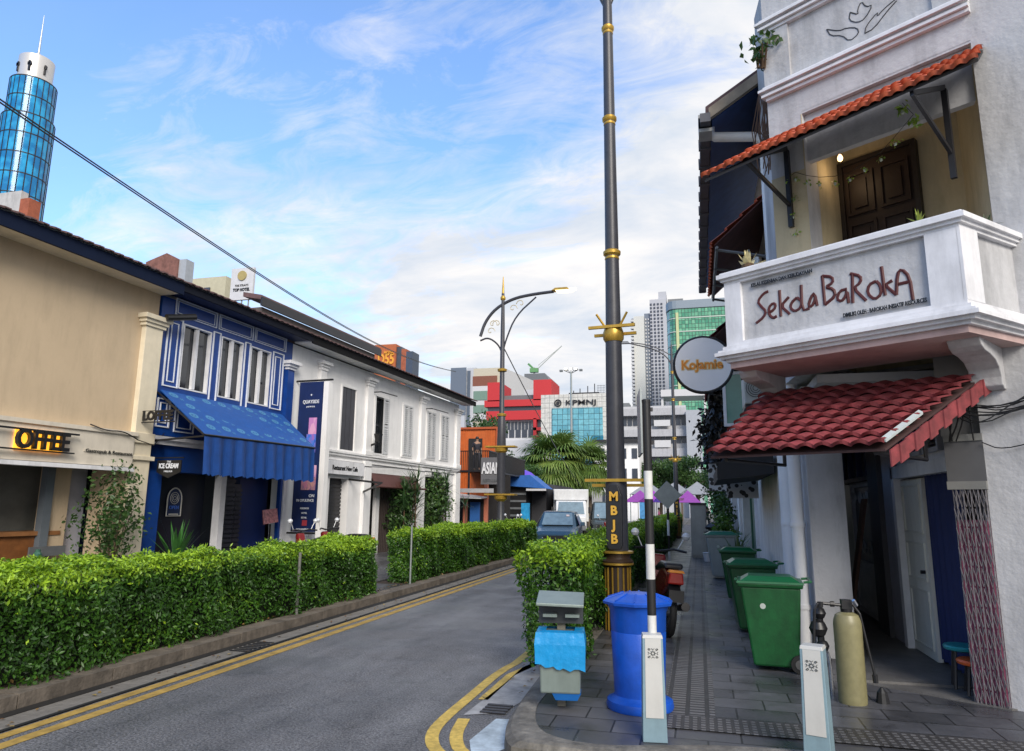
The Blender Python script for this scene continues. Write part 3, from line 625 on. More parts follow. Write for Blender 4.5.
# ---- banner
bn_ = thing('hotel_banner', 'tall navy vertical banner with pink and violet skyline picture on a white post', 'banner', LF, (4.2, -.4, 1.1), None, PRE)
nv = mat('banner_navy', (.008, .022, .10), .45, var=.15, scale=3)
B().box(4.19, 4.21, -.74, -.10, 1.12, 4.44).obj('panel', nv, bn_)
def bq(y0, y1, z0, z1, m_, name='picture'): return B().box(4.180, 4.189, y0, y1, z0, z1).obj(name, m_, bn_)
def skyline(name, c1, c2, c3, sc):
    M = bpy.data.materials.new(name); M.use_nodes = True; t = M.node_tree; bb = t.nodes['Principled BSDF']; co = t.nodes.new('ShaderNodeTexCoord')
    n = t.nodes.new('ShaderNodeTexVoronoi'); n.inputs['Scale'].default_value = sc; mp = t.nodes.new('ShaderNodeMapping'); mp.inputs['Scale'].default_value = (1, 1.6, .8); t.links.new(co.outputs['Object'], mp.inputs[0]); t.links.new(mp.outputs[0], n.inputs['Vector'])
    r = t.nodes.new('ShaderNodeValToRGB'); r.color_ramp.elements[0].color = (*c1, 1); r.color_ramp.elements[1].color = (*c3, 1); e = r.color_ramp.elements.new(.5); e.color = (*c2, 1)
    t.links.new(n.outputs['Color'], r.inputs[0]); t.links.new(r.outputs[0], bb.inputs['Base Color']); bb.inputs['Roughness'].default_value = .5; return M
pk = skyline('skyline_pink', (.5, .2, .5), (.65, .3, .55), (.75, .45, .6), 5); bv = skyline('skyline_blue', (.02, .06, .45), (.05, .2, .7), (.35, .15, .5), 9); og = skyline('skyline_dusk', (.5, .15, .35), (.65, .35, .3), (.12, .06, .3), 12)
bq(-.60, -.40, 3.25, 3.62, pk); bq(-.60, -.36, 2.84, 3.25, bv); bq(-.66, -.30, 2.3, 2.56, pk); bq(-.66, -.30, 2.02, 2.3, og)
for s_, zz, sz, w_ in (('QUAYSIDE', 3.98, .11, .42), ('J O H O R', 3.87, .04, .22), ('ON', 1.98-.09, .09, None), ('IN OPULENCE', 1.79, .08, .44), ('RESIDENCES', 1.62, .05, .22), ('HOTEL', 1.52, .05, .14), ('RETAIL', 1.42, .05, .14), ('www.quayside.com', 1.18, .045, .36)):
    text(s_, sz, 'letters', wl, bn_, 4.182, -.42 if s_ != 'ON' else -.58, zz, width=w_, bold=.002, ext=.003, rotz=R(-90), pre=PRE)
B().box(4.178, 4.189, -.50, -.38, 1.25, 1.37).obj('emblem', mat('emblem_red', (.45, .05, .07), .5), bn_)
e_ = B()
for a_ in range(4):
    t = a_*math.pi/2; e_.quad((4.183, -.42+.03*math.cos(t), 4.14+.03*math.sin(t)), (4.183, -.42+.012*math.cos(t+.78), 4.14+.012*math.sin(t+.78)), (4.183, -.42, 4.14), (4.183, -.42+.012*math.cos(t-.78), 4.14+.012*math.sin(t-.78)))
e_.obj('emblem', wl, bn_)
B().box(4.12, 4.28, -.90, -.77, .8, 4.42).obj('post', whitel, bn_)
b = B(); b.tube([(4.2, 0, 4.47), (4.2, -.95, 4.47)], .022, 6); b.tube([(4.2, 0, 1.09), (4.2, -.8, 1.09)], .022, 6); b.obj('bracket', black, bn_)

# ---- white shophouses
wh = thing('white_shophouse', 'long white shophouse terrace with louvred shutters and moulded pilasters', 'building', LF, (9, 0, 0), 'shophouses on the left side', PRE)
WH = [(6.15, 6.82, 3.08, 4.68), (7.88, 8.64, 3.12, 4.70), (9.63, 10.22, 3.18, 4.70), (11.34, 11.98, 3.22, 4.72), (12.48, 13.09, 3.26, 4.74)]
GH = [(5.80, 6.68, -1, 2.36), (7.84, 10.6, -1, 2.57), (11.35, 13.06, -1, 2.62)]
ww = B(); wall_holes(ww, 3.95, 14.1, 0, 5.3, 0, .3, WH+GH); ww.obj('wall', whitel, wh)
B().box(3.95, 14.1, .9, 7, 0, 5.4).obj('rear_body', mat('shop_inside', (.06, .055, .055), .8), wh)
roof(wh, 4.05, 14.6, brownroof, mat('eave_black2', (.008, .008, .009), .85, spec=.2), z=5.47, fh=.16, soff=whitel)
for a, c in ((5.05, 5.3), (7.35, 7.66), (10.76, 11.08), (13.75, 14.1)):
    p = B(); p.box(a, c, -.08, 0, 3.06, 4.98); p.box(a-.05, c+.05, -.13, 0, 4.98, 5.04); p.box(a-.02, c+.02, -.1, 0, 4.9, 4.98).box(a-.09, c+.09, -.18, 0, 5.04, 5.12); p.box(a-.04, c+.04, -.11, 0, 3.02, 3.14)
    p.box(a-.03, c+.03, -.1, 0, 0, 2.86); p.obj('pilaster', whitel, wh, bevel=.006)
b = B(); b.box(3.95, 14.15, -.10, 0, 2.98, 3.03).box(3.95, 14.13, -.07, 0, 2.92, 2.98).box(3.95, 14.1, -.04, 0, 2.80, 2.84); b.obj('cornice', whitel, wh)
for a, c in ((7.70, 10.72), (11.12, 13.7)): pass
def shutter(a, c, d, e, m_, ang=0, root=wh, nm='shutter'):
    T = Matrix.Translation((a, -.02, 0)) @ Matrix.Rotation(ang, 4, 'Z') @ Matrix.Translation((-a, 0, 0))
    s = B(); s.T = T; rframe(s, a, c, d, e, .05, -.03, .0); mid = (d+e)/2; s.box(a+.05, c-.05, -.03, 0, mid-.03, mid+.03)
    n = int((e-d)/.062)
    for i in range(n):
        z = d+.06+i*(e-d-.12)/n
        if abs(z-mid) < .05: continue
        s.slab([(a+.05, -.03, z-.015), (c-.05, -.03, z-.015), (c-.05, -.002, z+.03), (a+.05, -.002, z+.03)], (0, 0, .012))
    return s.obj(nm, m_, root)
shm = mat('louvre_white', (.55, .56, .57), .6, var=.1)
blk = mat('charcoal_shutter', (.05, .05, .06), .5, var=.2)
for a, c, d, e in WH: rframe(B(), a-.06, c+.06, d-.05, e+.05, .05, -.03, .0).obj('window_surround', whitel, wh)
a, c, d, e = WH[0]; s = B(); 
for i in range(3): q = a+(c-a)*i/3; s.box(q+.01, q+(c-a)/3-.01, .0, .04, d, e)
s.obj('shutter', blk, wh)
for i, (a, c, d, e) in enumerate(WH[1:]):
    mid = (a+c)/2; w_ = (c-a)/2-.02
    if i == 0:
        B().box(a, c, .12, .14, d, e).obj('pane', glassd, wh); shutter(a-.02, a-.02+w_*.85, d, e, shm, R(28)); shutter(c-w_*.8, c+.02, d, e, shm, 0)
    else: shutter(a, mid-.02, d, e, shm); shutter(mid+.02, c, d, e, shm)
for a, px_ in ((7.75, 8.7), (11.2, 12.5)):
    b = B(); b.tube([(a, 0, 4.78), (a, -.25, 4.78), (px_, -.25, 4.80)], .018, 6); b.obj('hanging_rod', black, wh)
b = B(); b.tube([(7.6, -.1, 3.3), (7.6, -.25, 3.35), (7.6, -.3, 3.5)], .03, 6); b.taper(7.6, -.3, 3.38, 3.6, .05, .05, .09, .09); b.obj('wall_lantern', black, wh)
s = B().box(5.80, 6.68, .22, .25, 0, 2.36)
for i in range(24): s.box(5.80, 6.68, .19, .22, .05+i*.095, .11+i*.095)
s.obj('roller_shutter', mat('roller_black', (.02, .02, .026), .4), wh)
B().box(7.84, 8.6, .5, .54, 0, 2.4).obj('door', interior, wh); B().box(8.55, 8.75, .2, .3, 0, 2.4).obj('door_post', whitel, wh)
g_ = B()
for i in range(18): g_.box(8.8+i*.1, 8.83+i*.1, .25, .28, 0, 2.4)
g_.obj('grille', mat('grille_brown', (.06, .045, .04), .6), wh)
va = B().slab([(7.75, -.02, 2.56), (10.62, -.02, 2.56), (10.62, -.22, 2.22), (7.75, -.22, 2.22)], (0, .02, 0)); va.tube([(7.75, -.24, 2.2), (10.9, -.24, 2.2)], .03, 8)
va.solo('roller_blind', mat('maroon_blind', (.09, .03, .025), .65, var=.25), 'dark maroon roller blind over the middle opening of the white terrace', 'blind', LF, (9, -.1, 2.2))
def board(name, label, a, c, z0, z1, lines, y=-.06, mb=trimw, ml=black):
    t = thing(name, label, 'sign', LF, ((a+c)/2, y, z0), None, PRE); B().box(a, c, y, 0, z0, z1).obj('board', mb, t)
    for s_, sz, zz, w_ in lines: text(s_, sz, 'letters', ml, t, (a+c)/2, y-.004, zz, width=w_, bold=.004, ext=.004, pre=PRE)
    return t
board('shop_sign', 'long white fascia sign reading Restaurant with small side text', 5.35, 7.25, 2.45, 2.78, (('Restaurant New Cafe', .16, 2.6, 1.2),), -.12)
board('shop_sign', 'small white sign with two lines of dark lettering above the plant-filled opening', 11.35, 13.05, 2.66, 2.88, (('THE', .07, 2.84, .15), ('BOTANIST', .12, 2.74, .8)), -.02, whitel)
b = B(); b.tube([(6.7, 0, 2.35), (6.6, -1.0, 2.25), (7.3, -.1, 2.05)], .03, 6); b.solo('folded_bracket', black, 'folded black awning arm on the white pier right of the roller shutter', 'bracket', LF, (6.7, 0, 2.2))
lv = mat('lamp_pale', (.6, .6, .55), .4)

# rear roofs and far roof clutter
RZ = lat(320, 325, 4.6)[1]
rr = thing('rear_roof_block', 'taller dark tiled rear roof rising behind the white terrace', 'building', LF, (12, 4, 5), None, PRE)
B().box(8.8, 16.2, 4.7, 5.3, 4, 7.9).obj('wall', mat('rear_wall', (.12, .10, .09), .8, stain=.3), rr)
B().slab([(8.6, 4.6, RZ), (16.5, 4.6, RZ), (16.5, 5.3, RZ+.15), (8.6, 5.3, RZ+.15)], (0, 0, .15)).obj('roof', brownroof, rr)
B().box(8.6, 16.5, 4.55, 4.62, RZ-.2, RZ+.08).obj('fascia', dark, rr)

def plantblades(root, cx, cy, z, n, ln, wd, m_, el=(20, 80), seed=0, droop=.5, name='foliage'):
    rg = np.random.default_rng(seed); mb = MB()
    for i in range(n):
        a = rg.random()*6.283; e = R(el[0]+(el[1]-el[0])*rg.random()); L_ = ln*(.6+.5*rg.random()); p = Vector((cx, cy, z)); d = Vector((math.cos(a)*math.cos(e), math.sin(a)*math.cos(e), math.sin(e)))
        sd = Vector((-math.sin(a), math.cos(a), 0)); pr = []
        for k in range(5):
            t = k/4; w = wd*(1-t)**.7*(.5+1.2*t if t < .4 else 1); pr.append((p+sd*w, p-sd*w)); p = p+d*L_/4; d = (d+Vector((0, 0, -droop*.28))).normalized()
        for q, w in zip(pr, pr[1:]): mb.quad(q[0], w[0], w[1], q[1])
    return mb
def bushplant(name, label, cat, P, h, r, n, ls, seed, m_=leafD, pot=None, group=None, tone=(.1, .6)):
    rg = np.random.default_rng(seed); t = thing(name, label, cat, WF, P, group)
    u = rg.normal(size=(n, 3)); u /= np.linalg.norm(u, axis=1)[:, None]; rad = rg.random(n)**.5
    ang = np.arctan2(u[:, 1], u[:, 0]); rr_ = r*(1+.25*np.sin(ang*3+seed)+.2*np.sin(u[:, 2]*6+seed))
    pts = np.stack([P[0]+u[:, 0]*rad*rr_, P[1]+u[:, 1]*rad*rr_, P[2]+h*.55+u[:, 2]*rad*h*.48], 1)
    me = leafmesh(pts, u+rg.normal(size=(n, 3))*.7, np.full(n, ls), np.full(n, ls*.3), tone[0]+tone[1]*rg.random(n))
    me.transform(Matrix.Translation(-OFF[t.name])); link_mesh('foliage', me, m_, t)
    s = MB()
    for i in range(5): s.tube([(P[0]+rg.normal()*.03, P[1]+rg.normal()*.03, P[2]), (P[0]+rg.normal()*r*.3, P[1]+rg.normal()*r*.3, P[2]+h*.6)], [.018, .008], 5)
    s.obj('stem', stem, t)
    if pot: MB().lathe([(r*.35, P[2]), (r*.5, P[2]+.02), (r*.6, P[2]+.3), (r*.62, P[2]+.33), (r*.5, P[2]+.33), (r*.45, P[2]+.25)], 16, (P[0], P[1])).obj('pot', pot, t)
    return t
c0 = LF.w(-.5*1.2, -.5, 0)
def lw(x, y, z=0.12): v = LF.w(x*1.2, y*1.2, z); return (v.x, v.y, z)
bushplant('climbing_bush', 'tall leggy dark-leaved bush against the cream pilaster', 'plant', lw(-.75, -.35), 2.35, .6, 1500, .085, 21)
tz = thing('broad_leaf_plant', 'clump of broad upright bright green leaves beside the blue shop door', 'plant', WF, lw(.55, -.4))
q = lw(.55, -.4); plantblades(tz, q[0], q[1], .5, 26, .95, .06, leafY, (45, 88), 3, .25).obj('foliage', mat('broad_leaf_green', (.045, .16, .03), .4, var=.5, scale=4), tz)
def cordyline(label, q, h, n, seed, cnt=3, ln=.6):
    t = thing('cordyline_plant', label, 'plant', WF, q, 'spiky plants along the white terrace'); rg = random.Random(seed); mb = MB(); s = MB()
    for k in range(cnt):
        x, y = q[0]+rg.uniform(-.35, .35), q[1]+rg.uniform(-.4, .4); hh = h*rg.uniform(.7, 1.05); s.tube([(x, y, .1), (x+rg.uniform(-.1, .1), y, hh)], .022, 6)
        for zz in (hh, hh*.86, hh*.7)[:3 if cnt > 2 else 1]:
            p = plantblades(t, x, y, zz, n, ln, .02, None, (-10, 80), seed*7+k+int(zz*10), .6); mb.v, mb.f = (mb.v+p.v, mb.f+[tuple(i+len(mb.v) for i in f) for f in p.f])
    mb.obj('foliage', mat('cordyline_green', (.04, .10, .03), .4, var=.5, scale=5), t); s.obj('stem', stem, t); return t
cordyline('spiky bush in front of the dark grille under the maroon blind', lw(9.3, -.4), 2.5, 34, 5, 4, .75)
cordyline('dense spiky hedge-plant filling the right-hand opening of the white terrace', lw(12.1, -.2), 2.7, 38, 6, 6, .6)
bushplant('climbing_plant', 'dense leafy climber filling the right-hand opening of the white terrace', 'plant', lw(11.9, -.1), 2.9, .62, 2200, .13, 71, leafD, None, 'leafy plants along the white terrace', (.1, .8)); bushplant('climbing_plant', 'dense leafy bush in front of the brown grille of the white terrace', 'plant', lw(9.4, -.2), 2.5, .5, 1700, .12, 73, leafD, None, 'leafy plants along the white terrace', (.05, .7))
cordyline('single bare-stemmed spiky plant near the far end of the white terrace', lw(13.5, -.6), 2.3, 36, 8, 1, .6)

# ================================================================== CORNER BUILDING (right)
sk = thing('corner_shophouse', 'grey-white plastered corner building with tiled canopies and a moulded street balcony', 'building', SF, (-.7, .3, 0))
OPH = (-1.36, .27, 3.2, 6.02)
w_ = MB(); wall_holes(w_, -1.75, 4.5, 3.15, 8.4, 0, .28, [OPH]); w_.obj('wall', swhite, sk)
# body behind the facade (returns along the street)
def s_local(X, Y): v = Vector((X, Y, 0))-SF.o; return (v.dot(SF.x), v.dot(SF.y))
MB().prism([(-1.75, .28), (-1.36, .28), (-1.36, .92), (.1, .92), (.27, .28), (4.5, .28), (6, 4), s_local(3.0, 12), s_local(1.3, 12), s_local(1.0, 9.2)], 3.15, 8.38).obj('upper_body', swhite, sk)
crm = mat('aged_cream_paint', (.52, .44, .28), .8, var=.12, scale=2.5, stain=.4, bump=.2)
MB().quad((-1.358, .28, 3.2), (-1.358, .90, 3.2), (-1.358, .90, 6.0), (-1.358, .28, 6.0)).quad((-1.36, .90, 3.2), (-.13, .90, 3.2), (-.13, .90, 6.0), (-1.36, .90, 6.0)).quad((-.13, .90, 3.2), (.268, .0, 3.2), (.268, .0, 6.0), (-.13, .90, 6.0)).obj('recess_wall', crm, sk)
MB().box(-1.36, .27, 0, .92, 6.0, 6.03).obj('recess_ceiling', swhite, sk)
MB().box(-1.36, .27, 0, .92, 3.42, 3.48).obj('balcony_floor', mat('floor_grey', (.2, .19, .18), .8), sk)
MB().box(-1.36, .265, .06, .14, 5.45, 5.995).obj('lintel_panel', swhite, sk)
MB().box(-1.752, -1.37, -.004, 0, 3.9, 5.35).box(-1.372, -1.362, -.004, .28, 3.5, 5.995).obj('painted_pier', crm, sk)
dr = MB().box(-1.32, -.56, .84, .89, 3.5, 5.62).obj('balcony_door', mat('near_black_wood', (.022, .010, .007), .5, var=.3, scale=6), sk)
b = MB(); rframe(b, -1.355, -.52, 3.48, 5.67, .05, .80, .89); b.obj('door_frame', mat('door_frame_dark', (.02, .014, .012), .5), dr)
b = MB()
for a, c in ((-1.28, -.98), (-.92, -.61)):
    for z0, z1 in ((3.6, 4.2), (4.3, 4.9), (5.0, 5.5)): rframe(b, a, c, z0, z1, .03, .815, .84); b.box(a+.08, c-.08, .82, .84, z0+.08, z1-.08)
b.obj('door_panel', mat('near_black_wood', (.022, .010, .007), .5), dr)
for zz, xx in ((6.30, -1.69), (7.16, -1.69)):
    c = MB(); x1 = .30
    for k, (dz, dp) in enumerate(((0, .05), (.04, .085), (.075, .055), (.10, .11), (.135, .07))): c.box(xx-dp, x1 if zz < 7 else 4.5, -dp, 0, zz+dz, zz+dz+(.035 if k % 2 == 0 else .03))
    c.obj('cornice', trimw, sk)
MB().box(-1.75, -1.44, -.035, 0, 6.46, 7.16).obj('parapet_pier', swhite, sk); MB().box(-.0, .28, -.03, 0, 6.46, 7.16).obj('parapet_pier', swhite, sk)
# drawn emblem (lines traced on the parapet)
def strokes(Ls, F, y, r, sx, sy, k, n=6):
    mb = MB()
    for L_ in Ls:
        q = []
        for (a, b_) in L_:
            x, z = F.at(sx+a/k, sy+b_/k, y); q.append((x, y, z))
        q2 = smooth3(q); mb.tube(q2, r, n)
    return mb
SM = [2]
def smooth3(q):
    if len(q) < 3: return q
    for _ in range(SM[0]):
        o = [q[0]]
        for a, b_ in zip(q, q[1:]): a = Vector(a); b_ = Vector(b_); o += [a*.75+b_*.25, a*.25+b_*.75]
        q = o+[q[-1]]
    return q
em = thing('hands_emblem', 'thin dark line drawing of two hands and a flower on the parapet', 'emblem', SF, (-.9, -.02, 6.8))
SM[0] = 1
lm = mat('line_dark', (.05, .05, .055), .6)
for L_ in [[(418, 90), (430, 110), (465, 108), (488, 127), (517, 103), (512, 85), (480, 85), (455, 95), (420, 90)], [(490, 38), (486, 62), (512, 70), (535, 58), (560, 14), (538, 22), (524, 3), (512, 30), (515, 45), (490, 38)], [(535, 102), (538, 80), (575, 35), (572, 52), (592, 28), (628, -2)], [(535, 102), (562, 88), (600, 38), (632, 2)]]:
    strokes([L_], SF, .001, .0075, 690, 0, 3.057, 5).obj('line', lm, em)
# balcony
bc = MB(); fp = [(-1.95, -.85), (.21, -.85), (.47, 0), (-1.95, 0)]
bc.prism([(-1.88, -.83), (.19, -.83), (.38, 0), (.27, 0), (.09, -.72), (-1.77, -.72), (-1.77, 0), (-1.88, 0)], 3.34, 3.98)
bal = bc.obj('balcony', swhite, sk)
def off_fp(d): return [(-1.88-d, -.85-d), (.21+d, -.85-d), (.40+d*.9, 0), (-1.88-d, 0)]
c = MB()
for z0, z1, d in ((3.95, 3.98, .02), (3.98, 4.01, .045), (4.01, 4.055, .075), (4.055, 4.075, .05)): c.prism(off_fp(d), z0, z1)
c.obj('coping', trimw, bal)
c = MB()
for z0, z1, d in ((3.14, 3.17, .03), (3.17, 3.20, .07), (3.20, 3.235, .11), (3.235, 3.26, .085), (3.26, 3.30, .05), (3.30, 3.34, .02)): c.prism(off_fp(d), z0, z1)
c.obj('base_moulding', trimw, bal)
MB().prism(off_fp(0), 3.08, 3.14).obj('soffit', mat('soffit_red_bounce', (.50, .36, .34), .8, var=.15, stain=.3), bal)  # pinkish colour paints in light reflected from the red canopy
MB().box(-1.90, -1.72, -.87, -.82, 3.34, 3.955).obj('pier', trimw, bal); c = MB(); c.box(-.03, .21, -.87, -.82, 3.34, 3.955); c.prism([(.205, -.87), (.232, -.87), (.288, -.62), (.262, -.62)], 3.34, 3.955); c.obj('pier', trimw, bal)
def corbel(x0, x1, z0=2.72):
    pr = [(0, z0), (-.05, z0), (-.09, z0+.03), (-.10, z0+.1), (-.13, z0+.17), (-.22, z0+.23), (-.36, z0+.26), (-.5, z0+.27), (-.58, z0+.30), (-.62, z0+.35), (-.62, 3.10), (0, 3.10)]
    c = MB(); c.prism(pr, x0, x1, 'x'); return c.obj('corbel', swhite, bal, bevel=.008)
corbel(-.02, .22); corbel(-1.93, -1.74)
# hand-lettered name
SX, SY, SK = 730, 260, 4.452
nm = thing('painted_name', 'maroon hand-painted lettering and two small printed lines on the balcony front', 'sign', SF, (-.85, -.86, 3.6))
mar = mat('maroon_paint', (.075, .012, .012), .6, var=.1)
for L_ in [[(172,140),(150,150),(124,185),(140,208),(162,228),(152,255),(118,282)], [(170,238),(198,222),(206,200),(192,192),(174,212),(176,245),(194,260),(210,250)],
    [(222,135),(228,252)], [(264,165),(228,205),(268,242)], [(300,168),(275,190),(270,215),(290,230),(315,215),(322,185),(300,168)], [(318,112),(322,226),(356,216)],
    [(378,148),(362,165),(350,205),(366,208),(382,175),(378,150),(390,204)], [(412,70),(424,200)], [(412,72),(456,76),(460,102),(424,122),(462,130),(472,160),(424,200)],
    [(522,130),(490,138),(476,175),(498,186),(518,160),(522,130),(530,192)], [(546,62),(548,192)], [(536,62),(582,72),(584,100),(550,126),(608,182)],
    [(652,95),(620,110),(612,150),(645,178),(676,152),(670,112),(652,95)], [(675,30),(692,158)], [(724,92),(690,112),(742,156)], [(742,156),(746,62),(764,40),(800,75),(816,178)], [(752,108),(806,96)]]:
    strokes([L_], SF, -.824, .0175, SX, SY, SK).obj('brush_stroke', mar, nm)
SM[0] = 2
x0, z0 = SF.at(746, 287, -.85); x1, z1 = SF.at(816, 269, -.85)
text('KELAS KESENIAN DAN KEBUDAYAAN', .05, 'letters', black, nm, (x0+x1)/2+.01, -.853, 3.885, width=.62, bold=.002, ext=.003)
text('DIMILIKI OLEH : BAROKAH INISIATIF RESOURCES', .05, 'letters', black, nm, -.40, -.853, 3.40, width=.68, bold=.002, ext=.003)
# tiled canopies
def tile_canopy(c00, c10, c11, c01, rows, pitch, amp, lift, th=.02):
    # c00 front-left, c10 front-right, c11 back-right, c01 back-left
    c00, c10, c11, c01 = map(Vector, (c00, c10, c11, c01)); mb = MB(); wd = (c10-c00).length; n = int(wd/pitch)*8
    nrm = (c10-c00).cross(c01-c00).normalized()
    def P(u, v, h): return (c00*(1-u)+c10*u)*(1-v)+(c01*(1-u)+c11*u)*v+nrm*h
    def wv(u): s = (u*wd/pitch) % 1; return amp*(math.sin(s*math.pi)**.7 if s < .62 else .9*math.sin(s*math.pi)**1.4)
    for r in range(rows):
        v0 = r/rows-.006; v1 = (r+1)/rows+.01; ji = random.uniform(-.003, .003)
        for i in range(n):
            u0, u1 = i/n, (i+1)/n; h0, h1 = wv(u0), wv(u1); sc = .02*(h0/amp-.5)/rows*3
            a = P(u0, v0-.010*math.sin(u0*wd/pitch*6.283), h0+lift+ji); b_ = P(u1, v0-.010*math.sin(u1*wd/pitch*6.283), h1+lift+ji); c = P(u1, v1, h1*.8+.0); d = P(u0, v1, h0*.8+.0)
            mb.quad(a, b_, c, d); mb.quad(P(u0, v0, h0+lift-th+ji-.012), P(u1, v0, h1+lift-th+ji-.012), b_, a)
    return mb
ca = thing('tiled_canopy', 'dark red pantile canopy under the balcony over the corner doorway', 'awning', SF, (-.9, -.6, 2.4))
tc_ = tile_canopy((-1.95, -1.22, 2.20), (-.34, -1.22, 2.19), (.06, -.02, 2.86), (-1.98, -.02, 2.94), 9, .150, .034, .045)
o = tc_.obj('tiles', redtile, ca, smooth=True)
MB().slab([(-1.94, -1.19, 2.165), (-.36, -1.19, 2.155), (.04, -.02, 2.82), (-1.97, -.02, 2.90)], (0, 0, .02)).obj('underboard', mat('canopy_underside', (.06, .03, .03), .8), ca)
fl = MB()
for i in range(14):
    t0, t1 = i/14, (i+1)/14; p0 = Vector((-.34, -1.22, 2.16)).lerp(Vector((.07, -.02, 2.86)), t0); p1 = Vector((-.34, -1.22, 2.16)).lerp(Vector((.07, -.02, 2.86)), t1)
    dz = .13+.02*(i % 2); ox = .012*(i % 2)
    fl.slab([(p0.x+.02+ox, p0.y, p0.z-dz), (p1.x+.02+ox, p1.y, p1.z-dz), (p1.x+.02+ox, p1.y, p1.z), (p0.x+.02+ox, p0.y, p0.z)], (.012, 0, 0))
fl.obj('verge_tiles', redtile, ca)
MB().slab([(-.365, -1.24, 2.24), (-.33, -1.24, 2.22), (-.19, -.80, 2.47), (-.22, -.80, 2.49)], (0, 0, .02)).obj('flashing', mat('flashing_pale', (.40, .44, .44), .4, var=.2), ca)
b = MB()
for xx in (-1.8, -.45): b.tube([(xx, -1.15, 2.15), (xx, -.02, 2.15), (xx, -.02, 2.75)], .02, 6)
b.obj('bracket', dark, ca)
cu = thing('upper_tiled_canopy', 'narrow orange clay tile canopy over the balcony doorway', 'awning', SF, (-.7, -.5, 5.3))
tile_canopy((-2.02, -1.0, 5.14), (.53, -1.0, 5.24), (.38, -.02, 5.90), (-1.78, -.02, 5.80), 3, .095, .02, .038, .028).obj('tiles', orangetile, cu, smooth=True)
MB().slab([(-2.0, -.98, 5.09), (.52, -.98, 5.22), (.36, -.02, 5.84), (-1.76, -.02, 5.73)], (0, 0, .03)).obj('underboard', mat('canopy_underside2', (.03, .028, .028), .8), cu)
for xx in (-1.55, .02):
    b = MB(); b.box(xx-.025, xx+.025, -.05, -.005, 4.72, 5.62); b.slab([(xx-.015, -.03, 4.95), (xx-.015, -.96, 5.17), (xx-.015, -.96, 5.21), (xx-.015, -.03, 4.99)], (.03, 0, 0)); b.slab([(xx-.015, -.03, 5.62), (xx-.015, -.96, 5.16), (xx-.015, -.96, 5.21), (xx-.015, -.03, 5.67)], (.03, 0, 0)); b.obj('bracket', dark, cu)
# bulb
bu = thing('hanging_bulb', 'lit bare bulb hanging on a black cord above the balcony door', 'lamp', SF, (-1.17, .45, 5.58))
MB().lathe([(.010, 5.60), (.022, 5.58), (.030, 5.555), (.024, 5.53), (.01, 5.52)], 12, (-1.17, .45)).obj('bulb', mat('lit_bulb', (1, .8, .5), .4, var=0, emit=(1, .62, .3), es=3), bu, smooth=True)
MB().tube([(-1.17, .45, 5.64), (-1.17, .45, 6.0)], .006, 5).lathe([(.018, 5.61), (.02, 5.66)], 8, (-1.17, .45)).obj('cord', black, bu)
pl = bpy.data.lights.new('bulb_light', 'POINT'); pl.energy = 1.2; pl.color = (1, .7, .4); pl.shadow_soft_size = .05
po = bpy.data.objects.new('bulb_light', pl); COL.objects.link(po); po.parent = bu; po.location = (0, 0, -.14)
# hanging cuttings in clear pots
gpot = mat('clear_pot', (.45, .5, .42), .2, var=.1)
hp = [(649, 333, -.55), (683, 368, -.5), (627, 435, -.3), (584, 483, -.1), (534, 515, .0), (489, 545, .1), (443, 557, .1), (396, 560, .1), (358, 555, .0), (322, 545, -.02), (303, 560, -.02), (315, 660, -.02), (322, 712, -.02), (318, 605, -.02)]
lbl = ['largest cutting bunch hanging from the upper canopy bracket', 'upper cutting pot at the right end of the string']
for i, (a, b_, y) in enumerate(hp):
    x, z = SF.at(690+a/3.057, b_/3.057, y)
    t = thing('hanging_cutting', 'small green cutting in a clear hanging pot on the string across the balcony opening' if i > 1 else ['hanging green cutting nearest the canopy bracket, upper of the pair', 'fullest hanging green cutting, just below the one at the bracket'][i], 'plant', SF, (x, y, z), 'cuttings hung across the balcony opening')
    s = .032 if i > 1 else .05
    me = leafmesh(np.array([x, y, z])+rng.normal(size=(12 if i > 1 else 22, 3))*s*.5, rng.normal(size=(12 if i > 1 else 22, 3)), np.full(12 if i > 1 else 22, s*1.1), np.full(12 if i > 1 else 22, s*.3), .5+.5*rng.random(12 if i > 1 else 22), droop=1.2)
    me.transform(Matrix.Translation(-OFF[t.name])); link_mesh('foliage', me, leafY, t)
    MB().lathe([(.006, z-s*1.1), (.013, z-s*.9), (.014, z-s*.3)], 8, (x, y)).obj('pot', gpot, t)
MB().tube([(*SF.at(690+a/3.057, b_/3.057-6, y)[:1], y, SF.at(690+a/3.057, b_/3.057-6, y)[1]) for a, b_, y in hp[:11]], .003, 4).solo('garden_string', black, 'thin string carrying the cuttings across the balcony opening', 'string', SF, (-.7, -.1, 5.2))
lot = thing('lotus_pot_plant', 'cream and yellow lotus-shaped plant on the left end of the balcony coping', 'plant', SF, (-1.78, -.8, 4.07))
x, z = SF.at(748, 262, -.8); pm = plantblades(lot, x, -.8, 4.09, 22, .21, .045, None, (25, 88), 2, .15); pm.obj('petals', mat('lotus_cream', (.62, .55, .3), .5, var=.35, scale=14), lot); MB().lathe([(.05, 4.06), (.07, 4.1), (.06, 4.13)], 12, (x, -.8)).obj('pot', stem, lot)
